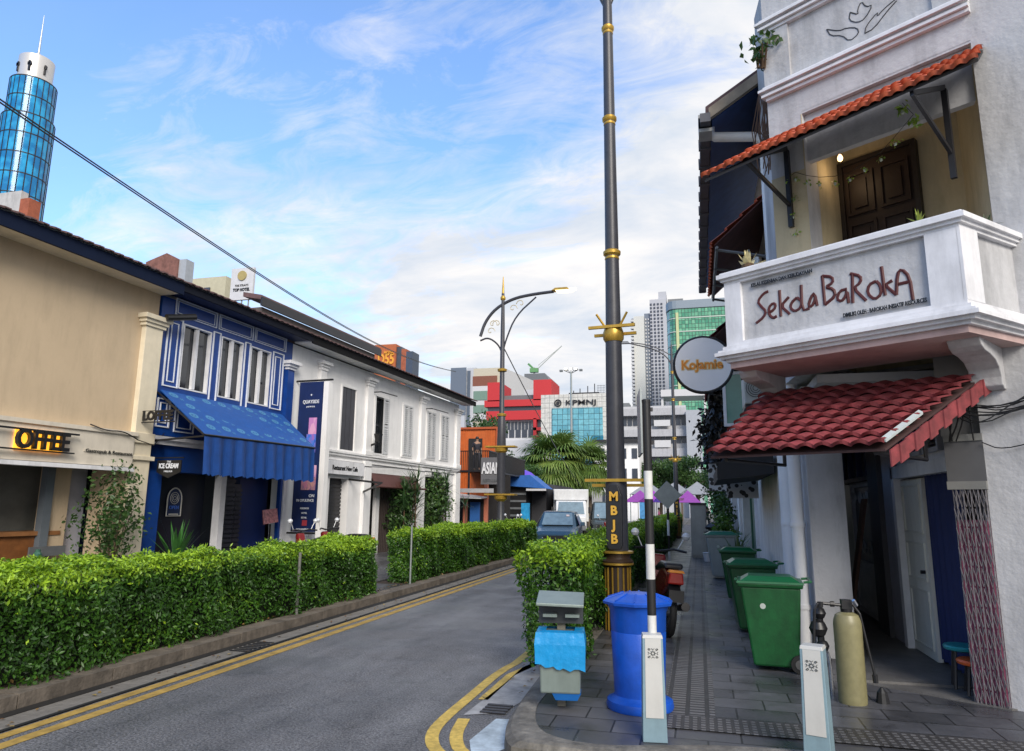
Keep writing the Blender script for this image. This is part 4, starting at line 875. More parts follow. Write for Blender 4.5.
for i, (px_, py_, lb) in enumerate(((918, 214, 'thin yellow-green sprout growing on the balcony coping right of the door'), (985, 215, 'dark creeping plant on the coping at the right end of the balcony'))):
    x, z = SF.at(px_, py_, -.8 if i == 0 else -.3); t = thing('coping_plant', lb, 'plant', SF, (x, -.8 if i == 0 else -.3, 4.07)); plantblades(t, x, -.8 if i == 0 else -.3, 4.07, 9, .16, .018, None, (30, 85), 5+i, .6).obj('foliage', mat('sprout_green', (.2, .25, .03), .5) if i == 0 else mat('creeper_green', (.03, .07, .02), .5), t)
q = SF.w(-1.62, .1, 0); bushplant('rooftop_weed', 'leafy weed sprouting from the left edge of the corner building near the roof', 'plant', (.90, 7.80, 6.72), .42, .2, 90, .1, 4)
dried = MB(); rg = random.Random(2)
for i in range(26): dx = rg.uniform(-.1, .05); dried.tube([(1.0+dx, 8.3, 6.7), (.97+dx+rg.uniform(-.08, .08), 8.3, 6.2), (.95+dx+rg.uniform(-.1, .1), 8.3, 5.75+rg.uniform(-.2, .3))], .008, 4)
dried.solo('dried_creeper', mat('dried_brown', (.12, .07, .045), .9), 'dried brown roots hanging down the left edge of the corner building', 'plant', base=(1, 8.3, 6))

# ground floor of the corner
MB().box(-.01, 3.5, 0, .45, -.3, 3.12).obj('right_pier', swhite, sk)
MB().box(-.35, .0, .1, .4, 2.36, 3.1).obj('beam', mat('beam_grey', (.2, .2, .2), .8), sk)  # plain dark grey lintel plate
ap = thing('arcade_wall', 'pale plaster arcade pier at the corner behind the green tank', 'wall', RF, (.2, 0, 0))
MB().box(-.1, .4, 0, .38, 0, 3.1).obj('pier', swhite, ap)
wall_holes(MB(), -2.0, -.1, 0, 3.1, 0, .12, [(-1.9, -.15, 2.42, 3.05)]).obj('side_wall', whitel, ap)  # high opening added out of sight to let light into the arcade
# inner shop wall (parallel to the street)
iw = thing('corner_shop_front', 'recessed corner shop front with white door, dark ornate door and louvred transom', 'building', DF, (-1, 0, 0))
def dspan(a, c, py=560): return DF.at(a, py, 0)[0], DF.at(c, py, 0)[0]
MB().box(-6, 1.75, .15, .3, 0, 3.2).obj('wall', mat('shop_wall_grey', (.28, .28, .31), .8, var=.1, stain=.3), iw)
MB().box(-6, 1.2, -1.1, .15, 3.0, 3.09).obj('ceiling', mat('arcade_ceiling', (.55, .55, .56), .8), iw)
MB().box(-4.6, -.9, .02, .15, .14, 3.0).obj('dark_front', mat('blue_black', (.10, .11, .15), .4), iw)
b = MB(); rframe(b, -3.2, -1.75, .2, 2.1, .07, -.03, .02); o = b.obj('ornate_door', mat('door_grey_white', (.6, .6, .62), .6), iw)
MB().box(-3.13, -1.82, -.02, .02, .27, .95).obj('lower_panel', mat('panel_grey', (.78, .78, .78), .6), o)
sc = MB()
for cz in (1.15, 1.85):
    for k in range(-1, 2):
        for s_ in (-1, 1): sc.tube([(-2.48+k*.38+s_*.12*math.cos(t)*(1-t/9), -.04, cz+.12*math.sin(t)*(1-t/9)) for t in np.linspace(0, 6, 14)], .012, 5)
sc.obj('scrollwork', mat('scroll_white', (.5, .5, .5), .5), o)
MB().box(-1.55, -1.0, -.12, .15, .14, 3.0).obj('dark_jamb', mat('jamb_grey', (.06, .062, .07), .5), iw)
MB().box(-1.0, -.42, -.06, .15, .14, 3.0).obj('jamb', mat('jamb_white', (.38, .38, .42), .7, stain=.3), iw)
b = MB(); b.box(-.42, -.30, -.10, .15, .14, 2.2).box(-.42, 1.75, -.10, .15, 2.06, 2.2); b.obj('door_frame', trimw, iw)
dl = MB().box(-.30, .52, -.03, .02, .16, 2.04).obj('white_door', mat('door_cream', (.72, .71, .64), .55, var=.08, stain=.25), iw)
b = MB()
for z0, z1 in ((.25, .85), (.95, 1.35), (1.45, 1.98)): rframe(b, -.22, .44, z0, z1, .02, -.045, -.03)
b.obj('door_mould', mat('door_cream2', (.64, .63, .56), .55), dl); MB().cyl((.42, -.06, 1.05), .02, (0, .06, 0), 8).obj('door_handle', black, dl)
cu_ = MB()
for i in range(33):
    a = .54+i*.035; cu_.quad((a, -.0+.02*math.sin(i*1.3), .2), (a+.035, .02*math.sin((i+1)*1.3), .2), (a+.035, .02*math.sin((i+1)*1.3), 2.06), (a, .02*math.sin(i*1.3), 2.06))
cu_.obj('curtain', mat('blue_curtain', (.008, .02, .10), .7), iw)
MB().box(-.42, 1.75, -.02, .15, 2.2, 2.28).obj('transom_rail', trimw, iw)
for i, a in enumerate((-.40, .15, .75)):
    f = MB(); rframe(f, a, a+.52, 2.28, 2.85, .045, -.06, .02); tw = f.obj('transom_window', mat('transom_frame', (.42, .42, .45), .6), iw)
    l_ = MB()
    for k in range(12): l_.slab([(a+.045, -.03, 2.32+k*.042), (a+.475, -.03, 2.32+k*.042), (a+.475, .0, 2.35+k*.042), (a+.045, .0, 2.35+k*.042)], (0, 0, .006))
    l_.obj('louvre', mat('violet_glass', (.06, .04, .30), .2) if i < 2 else mat('grey_glass', (.12, .12, .12), .3), tw)
MB().box(-4.4, -1.55, -.10, .02, 2.1, 2.16).obj('transom_rail', dark, iw)
for k in range(5): MB().box(-4.3+k*.6, -4.26+k*.6, -.06, .02, 2.16, 2.95).obj('mullion', mat('blue_mullion', (.01, .02, .09), .5), iw)
MB().box(-6, 1.5, -.95, .15, .0, .15).obj('porch_floor', porchm, iw)
struct('porch_ramp', MB().prism([SF.w(-1.25, -.05)[:2], SF.w(-.0, -.05)[:2], SF.w(.3, .5)[:2], (1.6, 8.7), (1.56, 8.6)], .0, .128), porchm)
pk_ = MB(); pk_.slab([(-1.9, -.45, .15), (-1.68, -.45, .15), (-2.0, -.08, 1.85), (-2.22, -.08, 1.85)], (0, .04, 0)); pk_.solo('leaning_plank', mat('plank_brown', (.13, .06, .035), .6, var=.3, scale=6), 'dark brown plank leaning against the ornate door', 'plank', DF, (-2.4, -.4, .15))
# folding gate
fg = thing('folding_gate', 'folded steel lattice gate backed by dull pink sheet at the corner doorway', 'gate', SF, (-.13, 0, 0))
b = MB()
for i in range(10):
    x = -.27+i*.028; b.box(x, x+.007, -.012-.02*(i % 2), .004-.02*(i % 2), .03, 1.88)
b.obj('upright', mat('gate_steel', (.26, .24, .25), .5, metal=.4, var=.35, scale=20), fg)
b = MB()
for i in range(8):
    x = -.265+i*.032
    for k in range(11):
        z = .08+k*.165; yy_ = -.02-.006*(i % 2); b.tube([(x, yy_, z), (x+.032, yy_, z+.15)], .0028, 4); b.tube([(x+.032, yy_-.008, z), (x, yy_-.008, z+.15)], .0035, 4)
b.obj('lattice', mat('gate_steel2', (.24, .22, .23), .5, metal=.4, var=.35, scale=20), fg)
MB().box(-.27, -.01, .012, .02, .05, 1.62).obj('backing_sheet', mat('dull_pink', (.34, .08, .15), .7, var=.35, scale=6), fg)
MB().box(-.30, .0, -.04, .05, 1.88, 1.95).box(-.30, .0, -.02, .05, 2.3, 2.36).obj('lintel', mat('lintel_grey', (.2, .2, .19), .6), fg)
MB().box(-.30, .0, -.01, .04, 1.95, 2.3).obj('upper_panel', mat('panel_dark', (.10, .10, .105), .6), fg)
# cables on the corner wall
cb = MB(); rg = random.Random(9)
for i in range(9):
    a = (-.30+rg.uniform(0, .05), -.06, 2.72+rg.uniform(-.1, .1)); m1 = (-.05+rg.uniform(-.1, .1), -.12, 2.50+rg.uniform(-.15, .15)); m2 = (.3, -.06, 2.6+rg.uniform(-.1, .1)); e = (.9, -.04, 2.85+rg.uniform(-.12, .12))
    cb.tube(smooth3([a, m1, m2, e]), .006, 5)
for i in range(5):
    x = -.22+i*.04; cb.tube(smooth3([(x, -.05, 2.75), (x+rg.uniform(-.05, .05), -.1, 2.5), (x-.05+rg.uniform(-.06, .06), -.05, 2.3)]), .007, 5)
cb.tube(smooth3([(.0, -.03, 2.28), (.15, -.05, 2.2), (.5, -.03, 2.3)]), .005, 5)
cb.solo('wall_cables', black, 'tangle of black cables where the red canopy meets the right-hand pier', 'cables', SF, (0, -.05, 2.6))
# downpipes
def pipe(name, pts, r, label, m_=mat('pipe_white', (.82, .82, .82), .45, var=.06, stain=.2)):
    b = MB(); b.tube(pts, r, 12)
    for z in (.6, 1.5, 2.4):
        b.lathe([(r*1.18, z), (r*1.18, z+.05)], 12, (pts[0][0], pts[0][1]))
    return b.solo(name, m_, label, 'pipe', base=pts[0], smooth=True)
pipe('downpipe', [(1.09, 8.78, .12), (1.09, 8.78, 3.4)], .075, 'thicker white downpipe against the arcade pier behind the tank')
pipe('downpipe', [(1.08, 9.65, .12), (1.08, 9.65, 6.3), (1.08, 9.65, 6.75), (.95, 9.65, 6.86), (.42, 9.6, 6.9), (.36, 9.6, 6.95), (.36, 9.6, 7.1)], .068, 'white downpipe rising to the gutter of the neighbouring roof')
pipe('downpipe', [(1.12, 10.5, .12), (1.12, 10.5, 3.0)], .03, 'thin white pipe nearest the front green bin')

# ================================================================== RIGHT NEIGHBOURS
nb = thing('eaves_shophouse', 'shophouse beside the corner building with deep blue eaves and red tiled sunshades', 'building', RF, (-4, 0, 0))
NH = [(-12.2, -7.0, -1, 2.42), (-6.7, -2.1, 2.66, 3.05)]  # second entry is an added slot behind the canopy, lighting the arcade
w_ = MB(); wall_holes(w_, -12.6, -2.0, 0, 7.3, 0, .25, NH + [(-6.6, -5.4, 3.3, 4.5), (-4.4, -3.2, 3.3, 5.0)]); w_.obj('wall', mat('neighbour_white', (.74, .73, .69), .75, var=.1, stain=.45), nb)
MB().box(-12.6, -.2, .25, 6, 2.6, 7.2).obj('upper_body', mat('neighbour_body', (.3, .29, .28), .8), nb)
MB().slab([(-8.2, -.82, 7.02), (-.35, -.82, 7.02), (-.35, .3, 7.75), (-8.2, .3, 7.75)], (0, 0, .05)).obj('soffit', mat('soffit_blue', (.02, .06, .19), .6, var=.25, scale=5), nb)
r_ = MB(); r_.slab([(-8.3, -.90, 7.06), (-.25, -.90, 7.06), (-.25, 3.0, 9.6), (-8.3, 3.0, 9.6)], (0, 0, .12)); rf = r_.obj('roof', brownroof, nb)
MB().slab([(-.30, -.86, 6.98), (-.22, -.86, 6.98), (-.22, .35, 7.78), (-.30, .35, 7.78)], (0, 0, .16)).obj('bargeboard', mat('weathered_board', (.33, .27, .2), .8, var=.3, stain=.5), nb)
g_ = MB(); g_.box(-8.3, -.2, -.98, -.84, 6.93, 7.06)
for k in range(14): g_.box(-8.2+k*.6, -8.14+k*.6, -1.0, -.82, 6.91, 7.07)
g_.obj('gutter', mat('gutter_grey', (.10, .10, .115), .5, var=.2), nb)
MB().box(-.62, -.34, -1.0, -.82, 6.86, 7.12).obj('gutter_box', mat('gutter_box_pale', (.42, .42, .40), .6, stain=.3), nb)
def sunshade(x0, x1, z, d, nm='sunshade'):
    s = tile_canopy((x0, -d, z), (x1, -d, z), (x1, 0, z+d*.75), (x0, 0, z+d*.75), 3, .16, .03, .03); o = s.obj('tiles', orangetile, None); return o
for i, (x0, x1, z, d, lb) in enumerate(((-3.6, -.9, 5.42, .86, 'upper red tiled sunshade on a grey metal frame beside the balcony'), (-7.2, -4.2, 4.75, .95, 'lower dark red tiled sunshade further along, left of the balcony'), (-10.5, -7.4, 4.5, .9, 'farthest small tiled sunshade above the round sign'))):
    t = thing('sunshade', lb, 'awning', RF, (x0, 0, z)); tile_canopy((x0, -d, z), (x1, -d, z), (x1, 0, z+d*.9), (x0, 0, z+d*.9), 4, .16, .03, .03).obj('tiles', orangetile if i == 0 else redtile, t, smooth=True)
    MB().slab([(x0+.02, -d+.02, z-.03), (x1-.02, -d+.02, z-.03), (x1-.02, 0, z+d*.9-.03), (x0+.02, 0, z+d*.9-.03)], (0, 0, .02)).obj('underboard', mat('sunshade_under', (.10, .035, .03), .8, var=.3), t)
    b = MB(); 
    for q in np.linspace(x0+.1, x1-.1, 4): b.tube([(q, 0, z-.25), (q, -d+.03, z-.06)], .022, 6); b.tube([(q, -.02, z-.3), (q, -.02, z+.4)], .022, 6)
    b.tube([(x0, -d+.05, z-.06), (x1, -d+.05, z-.06)], .022, 6); b.tube([(x0, -d*.45, z-.15), (x1, -d*.45, z-.15)], .022, 6); b.obj('frame', greym, t)
for a, c, d, e in ((-6.6, -5.4, 3.3, 4.5), (-4.4, -3.2, 3.3, 5.0)):
    f = MB(); rframe(f, a, c, d, e, .06, -.03, .05); f.box((a+c)/2-.03, (a+c)/2+.03, -.02, .04, d, e); f.box(a, c, -.02, .04, (d+e)/2-.03, (d+e)/2+.03); wo = f.obj('window', trimw, nb)
    MB().box(a, c, .06, .07, d, e).obj('pane', mat('green_glass', (.08, .25, .20), .1), wo)
# open casement seen end-on, AC unit
cs = MB(); cs.T = Matrix.Translation((-5.4, 0, 0)) @ Matrix.Rotation(R(80), 4, 'Z'); rframe(cs, -.66, 0, 3.3, 4.4, .06, -.02, .02); o = cs.obj('casement', trimw, nb)
cs = MB(); cs.T = Matrix.Translation((-5.4, 0, 0)) @ Matrix.Rotation(R(80), 4, 'Z'); cs.box(-.6, -.06, -.005, .005, 3.36, 4.34).obj('pane', mat('green_glass', (.08, .25, .20), .1), o)
acu = thing('air_conditioner', 'pale wall-mounted air conditioner unit behind the round sign, under the balcony', 'appliance', RF, (-3, -.3, 3.3))
MB().box(-3.4, -2.7, -.42, -.08, 3.35, 3.85).obj('casing', mat('ac_pale', (.5, .5, .44), .6, stain=.3), acu, bevel=.02); b = MB()
for k in range(4): b.tube([(-2.68, -.25+(.04+.035*k)*math.cos(t), 3.6+(.04+.035*k)*math.sin(t)) for t in np.linspace(0, 6.283, 17)[:-1]], .005, 4, closed=True)
b.obj('fan_grille', dark, acu); MB().box(-3.4, -2.7, -.42, 0, 3.29, 3.34).obj('bracket', dark, acu)
bk = thing('black_box_awning', 'black box-shaped shop awning below the left end of the red canopy', 'awning', RF, (-3, -.4, 2.4))
MB().prism([(-.90, 2.14), (-.05, 2.24), (-.05, 2.56), (-.78, 2.48), (-.90, 2.34)], -5.6, -2.6, 'x').obj('cover', mat('black_canvas', (.014, .014, .016), .7, var=.2), bk)
MB().tube([(-2.62, -.84, 2.3), (-2.62, -.02, 2.42)], .015, 6).obj('frame', dark, bk)
# green shop recess, pilasters
MB().box(-12.2, -7.0, .75, .8, 0, 2.42).obj('recess_wall', mat('pale_green_wall', (.33, .42, .33), .7, var=.1), nb); MB().box(-12.2, -7.0, 0, .8, 2.42, 2.5).obj('recess_ceiling', dark, nb)
MB().box(-8.2, -7.05, -.02, .06, 0, 2.42).obj('green_door', mat('grey_green_door', (.13, .20, .145), .6, var=.1), nb); MB().box(-8.5, -8.35, -.05, .1, 0, 2.42).obj('green_post', mat('dark_green_frame', (.03, .12, .07), .5), nb)
MB().box(-7.02, -6.9, -.06, 0, 0, 2.6).obj('pilaster', trimw, nb)
rt_ = thing('far_shop_row', 'run of white shop fronts with pillars farther along the right pavement', 'building', RF, (-30, 0, 0))
for k in range(9):
    a = -13.4-k*4.6; MB().box(a-.5, a+.3, -.05, .45, 0, 3.0).obj('pillar', whitel, rt_)
MB().box(-55, -12.6, .9, 6, 0, 3.0).obj('shop_wall', mat('shop_fronts_dark', (.10, .10, .10), .6, var=.4, scale=.8), rt_)
MB().box(-55, -12.6, 0, 6, 3.0, 5.6).obj('upper_wall', mat('upper_pale', (.42, .40, .36), .8, var=.1, stain=.4), rt_)
MB().slab([(-55, -.7, 5.5), (-12.6, -.7, 5.5), (-12.6, 3, 7.4), (-55, 3, 7.4)], (0, 0, .12)).obj('roof', brownroof, rt_)
for k in range(12):
    a = -15-k*3.3; f = MB(); rframe(f, a-.6, a+.6, 3.5, 4.9, .08, -.03, .02); wo = f.obj('window', trimw, rt_); MB().box(a-.52, a+.52, -.01, -.003, 3.58, 4.82).obj('pane', glassd, wo)
# patterned signs and dark hanging creeper
pt_ = thing('patterned_sign', 'black and white patterned hanging panel beyond the black awning', 'sign', WF, (.75, 17.5, 2))
def patt():
    M = bpy.data.materials.new('leaf_pattern'); M.use_nodes = True; t = M.node_tree; bb = t.nodes['Principled BSDF']; co = t.nodes.new('ShaderNodeTexCoord'); n = t.nodes.new('ShaderNodeTexVoronoi'); n.inputs['Scale'].default_value = 9; t.links.new(co.outputs['Object'], n.inputs['Vector'])
    r = t.nodes.new('ShaderNodeValToRGB'); r.color_ramp.interpolation = 'CONSTANT'; r.color_ramp.elements[0].color = (.02, .02, .02, 1); r.color_ramp.elements[1].color = (.5, .5, .5, 1); r.color_ramp.elements[1].position = .42; t.links.new(n.outputs['Distance'], r.inputs[0]); t.links.new(r.outputs[0], bb.inputs['Base Color']); return M
pm_ = patt(); MB().box(.25, 1.1, 17.5, 17.54, 2.1, 2.75).obj('panel', pm_, pt_); MB().box(.25, 1.1, 17.48, 17.56, 2.75, 2.79).obj('rail', dark, pt_)
pt2 = MB().box(.55, 1.15, 14.8, 14.83, 1.9, 2.45).box(.55, 1.15, 14.79, 14.84, 2.45, 2.48).solo('patterned_banner', pm_, 'pale leaf-print banner hanging just below the black box awning', 'banner', base=(.8, 14.8, 1.9))
cp_ = thing('dark_creeper', 'mass of dark dried creeper hanging in front of the far right shop roofs', 'plant', WF, (.5, 19, 5))
rg = np.random.default_rng(5); n = 3000; Pn = np.stack([.45+rg.normal(size=n)*.17, 19+rg.normal(size=n)*.8, 2.7+rg.random(n)*2.2], 1); Pn[:, 0] += .12*np.sin(Pn[:, 2]*3)+.12*(Pn[:, 2]-2.7)
me = leafmesh(Pn, rg.normal(size=(n, 3)), np.full(n, .18), np.full(n, .04), rg.random(n)*.5, droop=1.0); me.transform(Matrix.Translation(-OFF[cp_.name])); link_mesh('foliage', me, leafmat('dead_leaf', (.008, .008, .006), (.02, .016, .012), (.07, .04, .03)), cp_)
b = MB()
for i in range(8): b.tube([(1.1, 18+i*.25, 4.9), (.7, 18+i*.25, 4.3), (.5, 18+i*.3, 2.9)], .015, 5)
b.obj('stem', stem, cp_)
# round sign
rs = thing('round_hanging_sign', 'round white hanging sign with orange lettering and a black rim', 'sign', WF, (.26, 10.5, 3.8))
rs_c = Vector((.14, 10.5, 3.78))
MB().cyl(rs_c, .40, (0, .07, 0), 48).obj('panel', mat('sign_white', (.80, .80, .82), .4, var=.03), rs, smooth=True)
b = MB(); b.tube([(rs_c.x+.41*math.cos(t), 10.5, rs_c.z+.41*math.sin(t)) for t in np.linspace(0, 6.2832, 49)[:-1]], [.03]*48, 8, closed=True); b.tube([(.66, 10.5, 3.55), (1.2, 10.5, 3.55)], .02, 6); b.tube([(.6, 10.5, 4.0), (1.2, 10.5, 4.0)], .02, 6); b.obj('rim', black, rs)
text('KoJamie', .19, 'letters', mat('orange_letter_edge', (.80, .62, .30), .5), rs, .12, 10.462, 3.77, width=.60, bold=.016, ext=.002)
text('KoJamie', .19, 'letters', mat('orange_letters', (.75, .25, .015), .5), rs, .12, 10.456, 3.77, width=.58, bold=.004, ext=.003)

# ================================================================== STREET FURNITURE
def lamp_base(root, big=True):
    b = MB(); prof = [(.20, 0), (.20, .10), (.165, .12), (.155, .95)] if big else [(.16, 0), (.16, .1), (.12, .12), (.11, .95)]
    b.lathe(prof, 24); b.obj('base', mat('base_brown', (.035, .022, .016), .5), root, smooth=True)
    for k in range(14):
        a = 2*math.pi*k/14; rr_ = .165 if big else .12; f = MB(); f.cyl((rr_*math.cos(a), rr_*math.sin(a), .52), .012, (0, 0, .8), 6); f.obj('gold_flute', gold, root)
    k = 1.0 if big else .72
    MB().lathe([(.16*k, .93), (.205*k, .97), (.21*k, 1.0), (.175*k, 1.03), (.17*k, 1.06), (.19*k, 1.10), (.19*k, 1.11), (.15*k, 1.115)], 24).obj('collar', mat('collar_brown', (.05, .028, .016), .45), root, smooth=True)
    for zz, rr_ in ((.965, .212), (1.115, .215)): MB().lathe([(rr_*k*.9, zz-.018), (rr_*k, zz-.012), (rr_*k, zz+.012), (rr_*k*.88, zz+.018)], 24).obj('gold_rim', gold, root, smooth=True)
def ring(root, z, r):
    MB().lathe([(r*.9, z-.10), (r*1.15, z-.07), (r*1.05, z-.03), (r*1.35, z), (r*1.38, z+.04), (r*1.0, z+.07), (r*.9, z+.12)], 20).obj('gold_ring', gold, root, smooth=True)
def crossbar(root, z, r, w, spikes=True):
    b = MB(); b.box(-w, w, -.022-r, .022-r, z-.02, z+.02).box(-w*.92, w*.92, r-.02, r+.02, z-.08, z-.04)
    b.obj('gold_crossbar', gold, root)
    if spikes:
        for s_ in (-1, 1):
            s = MB(); s.tube([(s_*r*.9, -r*.5, z+.02), (s_*(r+.10), -r*.8, z+.20)], .018, 6); s.obj('spike', gold, root)
def lamp_post(label, x, y, F=WF):
    t = thing('street_lamp', label, 'lamp post', F, (0, 0, 0), 'black and gold street lamps')
    lamp_base(t)
    MB().lathe([(.148, 1.10), (.146, 2.05), (.125, 2.06), (.114, 4.0), (.108, 4.2), (.098, 5.3), (.084, 7.4), (.072, 9.3), (.06, 10.2), (.01, 10.8)], 24).obj('pole', dkgrey, t, smooth=True)
    for z, r in ((5.3, .105), (7.42, .09), (8.95, .08)): ring(t, z, r*.88)
    crossbar(t, 2.06, .135, .40, False); crossbar(t, 4.20, .12, .33, True)
    MB().lathe([(.12, 4.0), (.145, 4.04), (.15, 4.12), (.125, 4.2)], 20).obj('gold_ring', gold, t, smooth=True)
    MB().prism([(.075, 1.15), (.10, 1.2), (.105, 1.85), (.05, 2.0), (-.05, 2.0), (-.105, 1.85), (-.105, 1.2), (-.075, 1.15)], -.17, -.10, 'y').obj('nameplate', mat('plate_black', (.02, .02, .024), .4), t, bevel=.006)
    for k, c in enumerate('MBJB'):
        text(c, .165, 'letters', mat('letter_backing', (.01, .01, .01), .5), t, .0, -.172, 1.84-k*.185, bold=.018, ext=.003)
        text(c, .165, 'letters', mat('letter_gold', (.75, .42, .05), .4), t, .0, -.179, 1.84-k*.185, bold=.006, ext=.003)
    for s_ in (-1, 1):
        a = MB(); a.tube(smooth3([(0, 0, 9.3), (s_*.2, 0, 9.8), (s_*.9, 0, 10.3), (s_*2.4, 0, 10.7)]), .035, 8); a.tube(smooth3([(0, 0, 9.9), (s_*1.0, 0, 10.5), (s_*2.2, 0, 10.72)]), .028, 8); ar = a.obj('arm', dkgrey, t, smooth=True)
        h_ = MB(); h_.taper(s_*2.6, 0, 10.66, 10.80, .34, .12, .22, .06); h_.obj('lamp_head', greym, ar)
    t.location = (x, y, 0); return t
big = lamp_post('tall black and gold lamp post lettered MBJB, nearest the camera', -1.08, 9.7)
big.rotation_euler = (0, 0, R(-6))
f3 = copy_tree(big); f3.location = (-1.15, 39, .12); f3['label'] = 'distant lamp post with two long arms above the end of the right hedge'; f3.rotation_euler = (0, 0, R(4))
# single-arm lamp on the left
sl = thing('street_lamp', 'one-armed black lamp post with gold scrollwork and lit lamp by the left hedge end', 'lamp post', WF, (-6.15, 22, .1), 'black and gold street lamps')
def slmb(): m_ = MB(); m_.T = Matrix.Translation((-6.15, 22, .1)); return m_
slmb().lathe([(.15, 0), (.15, 1.1), (.12, 1.15), (.10, 1.9), (.13, 1.92), (.14, 3.45), (.15, 3.5), (.12, 4.5), (.085, 4.6), (.07, 7.6), (.05, 8.7)], 20).obj('pole', dkgrey, sl, smooth=True)
slmb().lathe([(.05, 8.45), (.09, 8.5), (.09, 8.56), (.05, 8.62), (.035, 8.9), (.012, 9.3)], 12).obj('finial', gold, sl, smooth=True)
for z in (4.55, 6.05): slmb().lathe([(.08, z-.06), (.15, z-.04), (.16, z+.03), (.09, z+.06)], 16).obj('gold_ring', gold, sl, smooth=True)
for z in (3.48, 1.95): slmb().box(-.5, .5, -.2, .2, z, z+.05).obj('gold_crossbar', gold, sl); slmb().lathe([(.10, z-.2), (.2, z-.12), (.22, z-.02), (.15, z)], 16).obj('gold_ring', gold, sl, smooth=True)
a = slmb(); a.tube(smooth3([(-.78, 0, 7.25), (-.62, 0, 7.75), (-.25, 0, 8.2), (.35, 0, 8.5), (1.0, 0, 8.6), (1.75, 0, 8.65)]), [.075]*3+[.06]*6+[.045]*200 if False else .055, 8)
a.tube(smooth3([(-.78, 0, 7.1), (-.5, 0, 7.2), (-.15, 0, 6.95), (0, 0, 6.6)]), .03, 6); a.tube(smooth3([(0, 0, 6.6), (.12, 0, 7.1), (.45, 0, 7.9), (1.15, 0, 8.5)]), .03, 6); ar = a.obj('arm', dkgrey, sl, smooth=True)
h_ = slmb(); h_.taper(2.0, 0, 8.66, 8.76, .30, .13, .2, .06); lh = h_.obj('lamp_head', gold, ar); slmb().taper(2.12, 0, 8.6, 8.66, .24, .09, .30, .12).box(2.28, 2.5, -.08, .08, 8.66, 8.71).obj('lit_lens', mat('lit_lamp', (1, .9, .7), .4, var=0, emit=(1, .72, .35), es=2.2), lh)
s = slmb()
for cx_, cz_, sg_ in ((-.42, 7.4, 1), (-.2, 7.65, -1), (.35, 8.15, 1), (.62, 8.3, -1), (-.35, 7.65, 1)):
    s.tube([(cx_+sg_*(.16-.018*k)*math.cos(k*.7), 0, cz_+(.16-.018*k)*math.sin(k*.7)) for k in range(9)], .014, 5)
s.obj('scrollwork', mat('pale_gold', (.5, .42, .25), .4), ar)

# black and white banded post with an edge-on sign, standing in the near bollard
bp_ = thing('banded_post', 'black and white banded sign post rising out of the left bollard', 'post', WF, (-.36, 5.38, .12))
zs_ = [.12, .97, 1.40, 1.72, 2.06, 2.30, 2.62]
zq = [.78]+[onY(650, q, 5.38).z for q in (615, 579, 544, 499, 471)]+[2.49]; segs = [(zq[i], zq[i+1], white if i % 2 == 0 else black) for i in range(6)]
for i, (a, c, m_) in enumerate(segs): MB().lathe([(.032, a), (.032, c)], 16, (-.36, 5.38)).obj('band', mat('post_white_chipped', (.62, .62, .60), .5, var=.1, scale=20, stain=.9) if m_ is white else black, bp_, smooth=True)
MB().lathe([(.034, 2.49), (.034, 2.51), (.02, 2.515)], 16, (-.36, 5.38)).obj('cap', black, bp_)
es = thing('traffic_sign', 'traffic sign seen edge-on beside the top of the banded post', 'sign', WF, (-.46, 5.9, 2.2))
d_ = Vector((-.46, 5.9)).normalized(); T = Matrix.Translation((-.455, 5.95, 0)) @ Matrix.Rotation(math.atan2(d_.y, d_.x)+R(3), 4, 'Z')
m_ = MB(); m_.T = T; m_.box(-.26, .26, -.008, .008, 2.13, 2.66).obj('panel', steel, es); m_ = MB(); m_.T = T; m_.box(-.02, .02, -.11, -.008, 2.50, 2.53).box(-.02, .02, -.11, -.008, 2.22, 2.25).obj('bracket', dark, es)
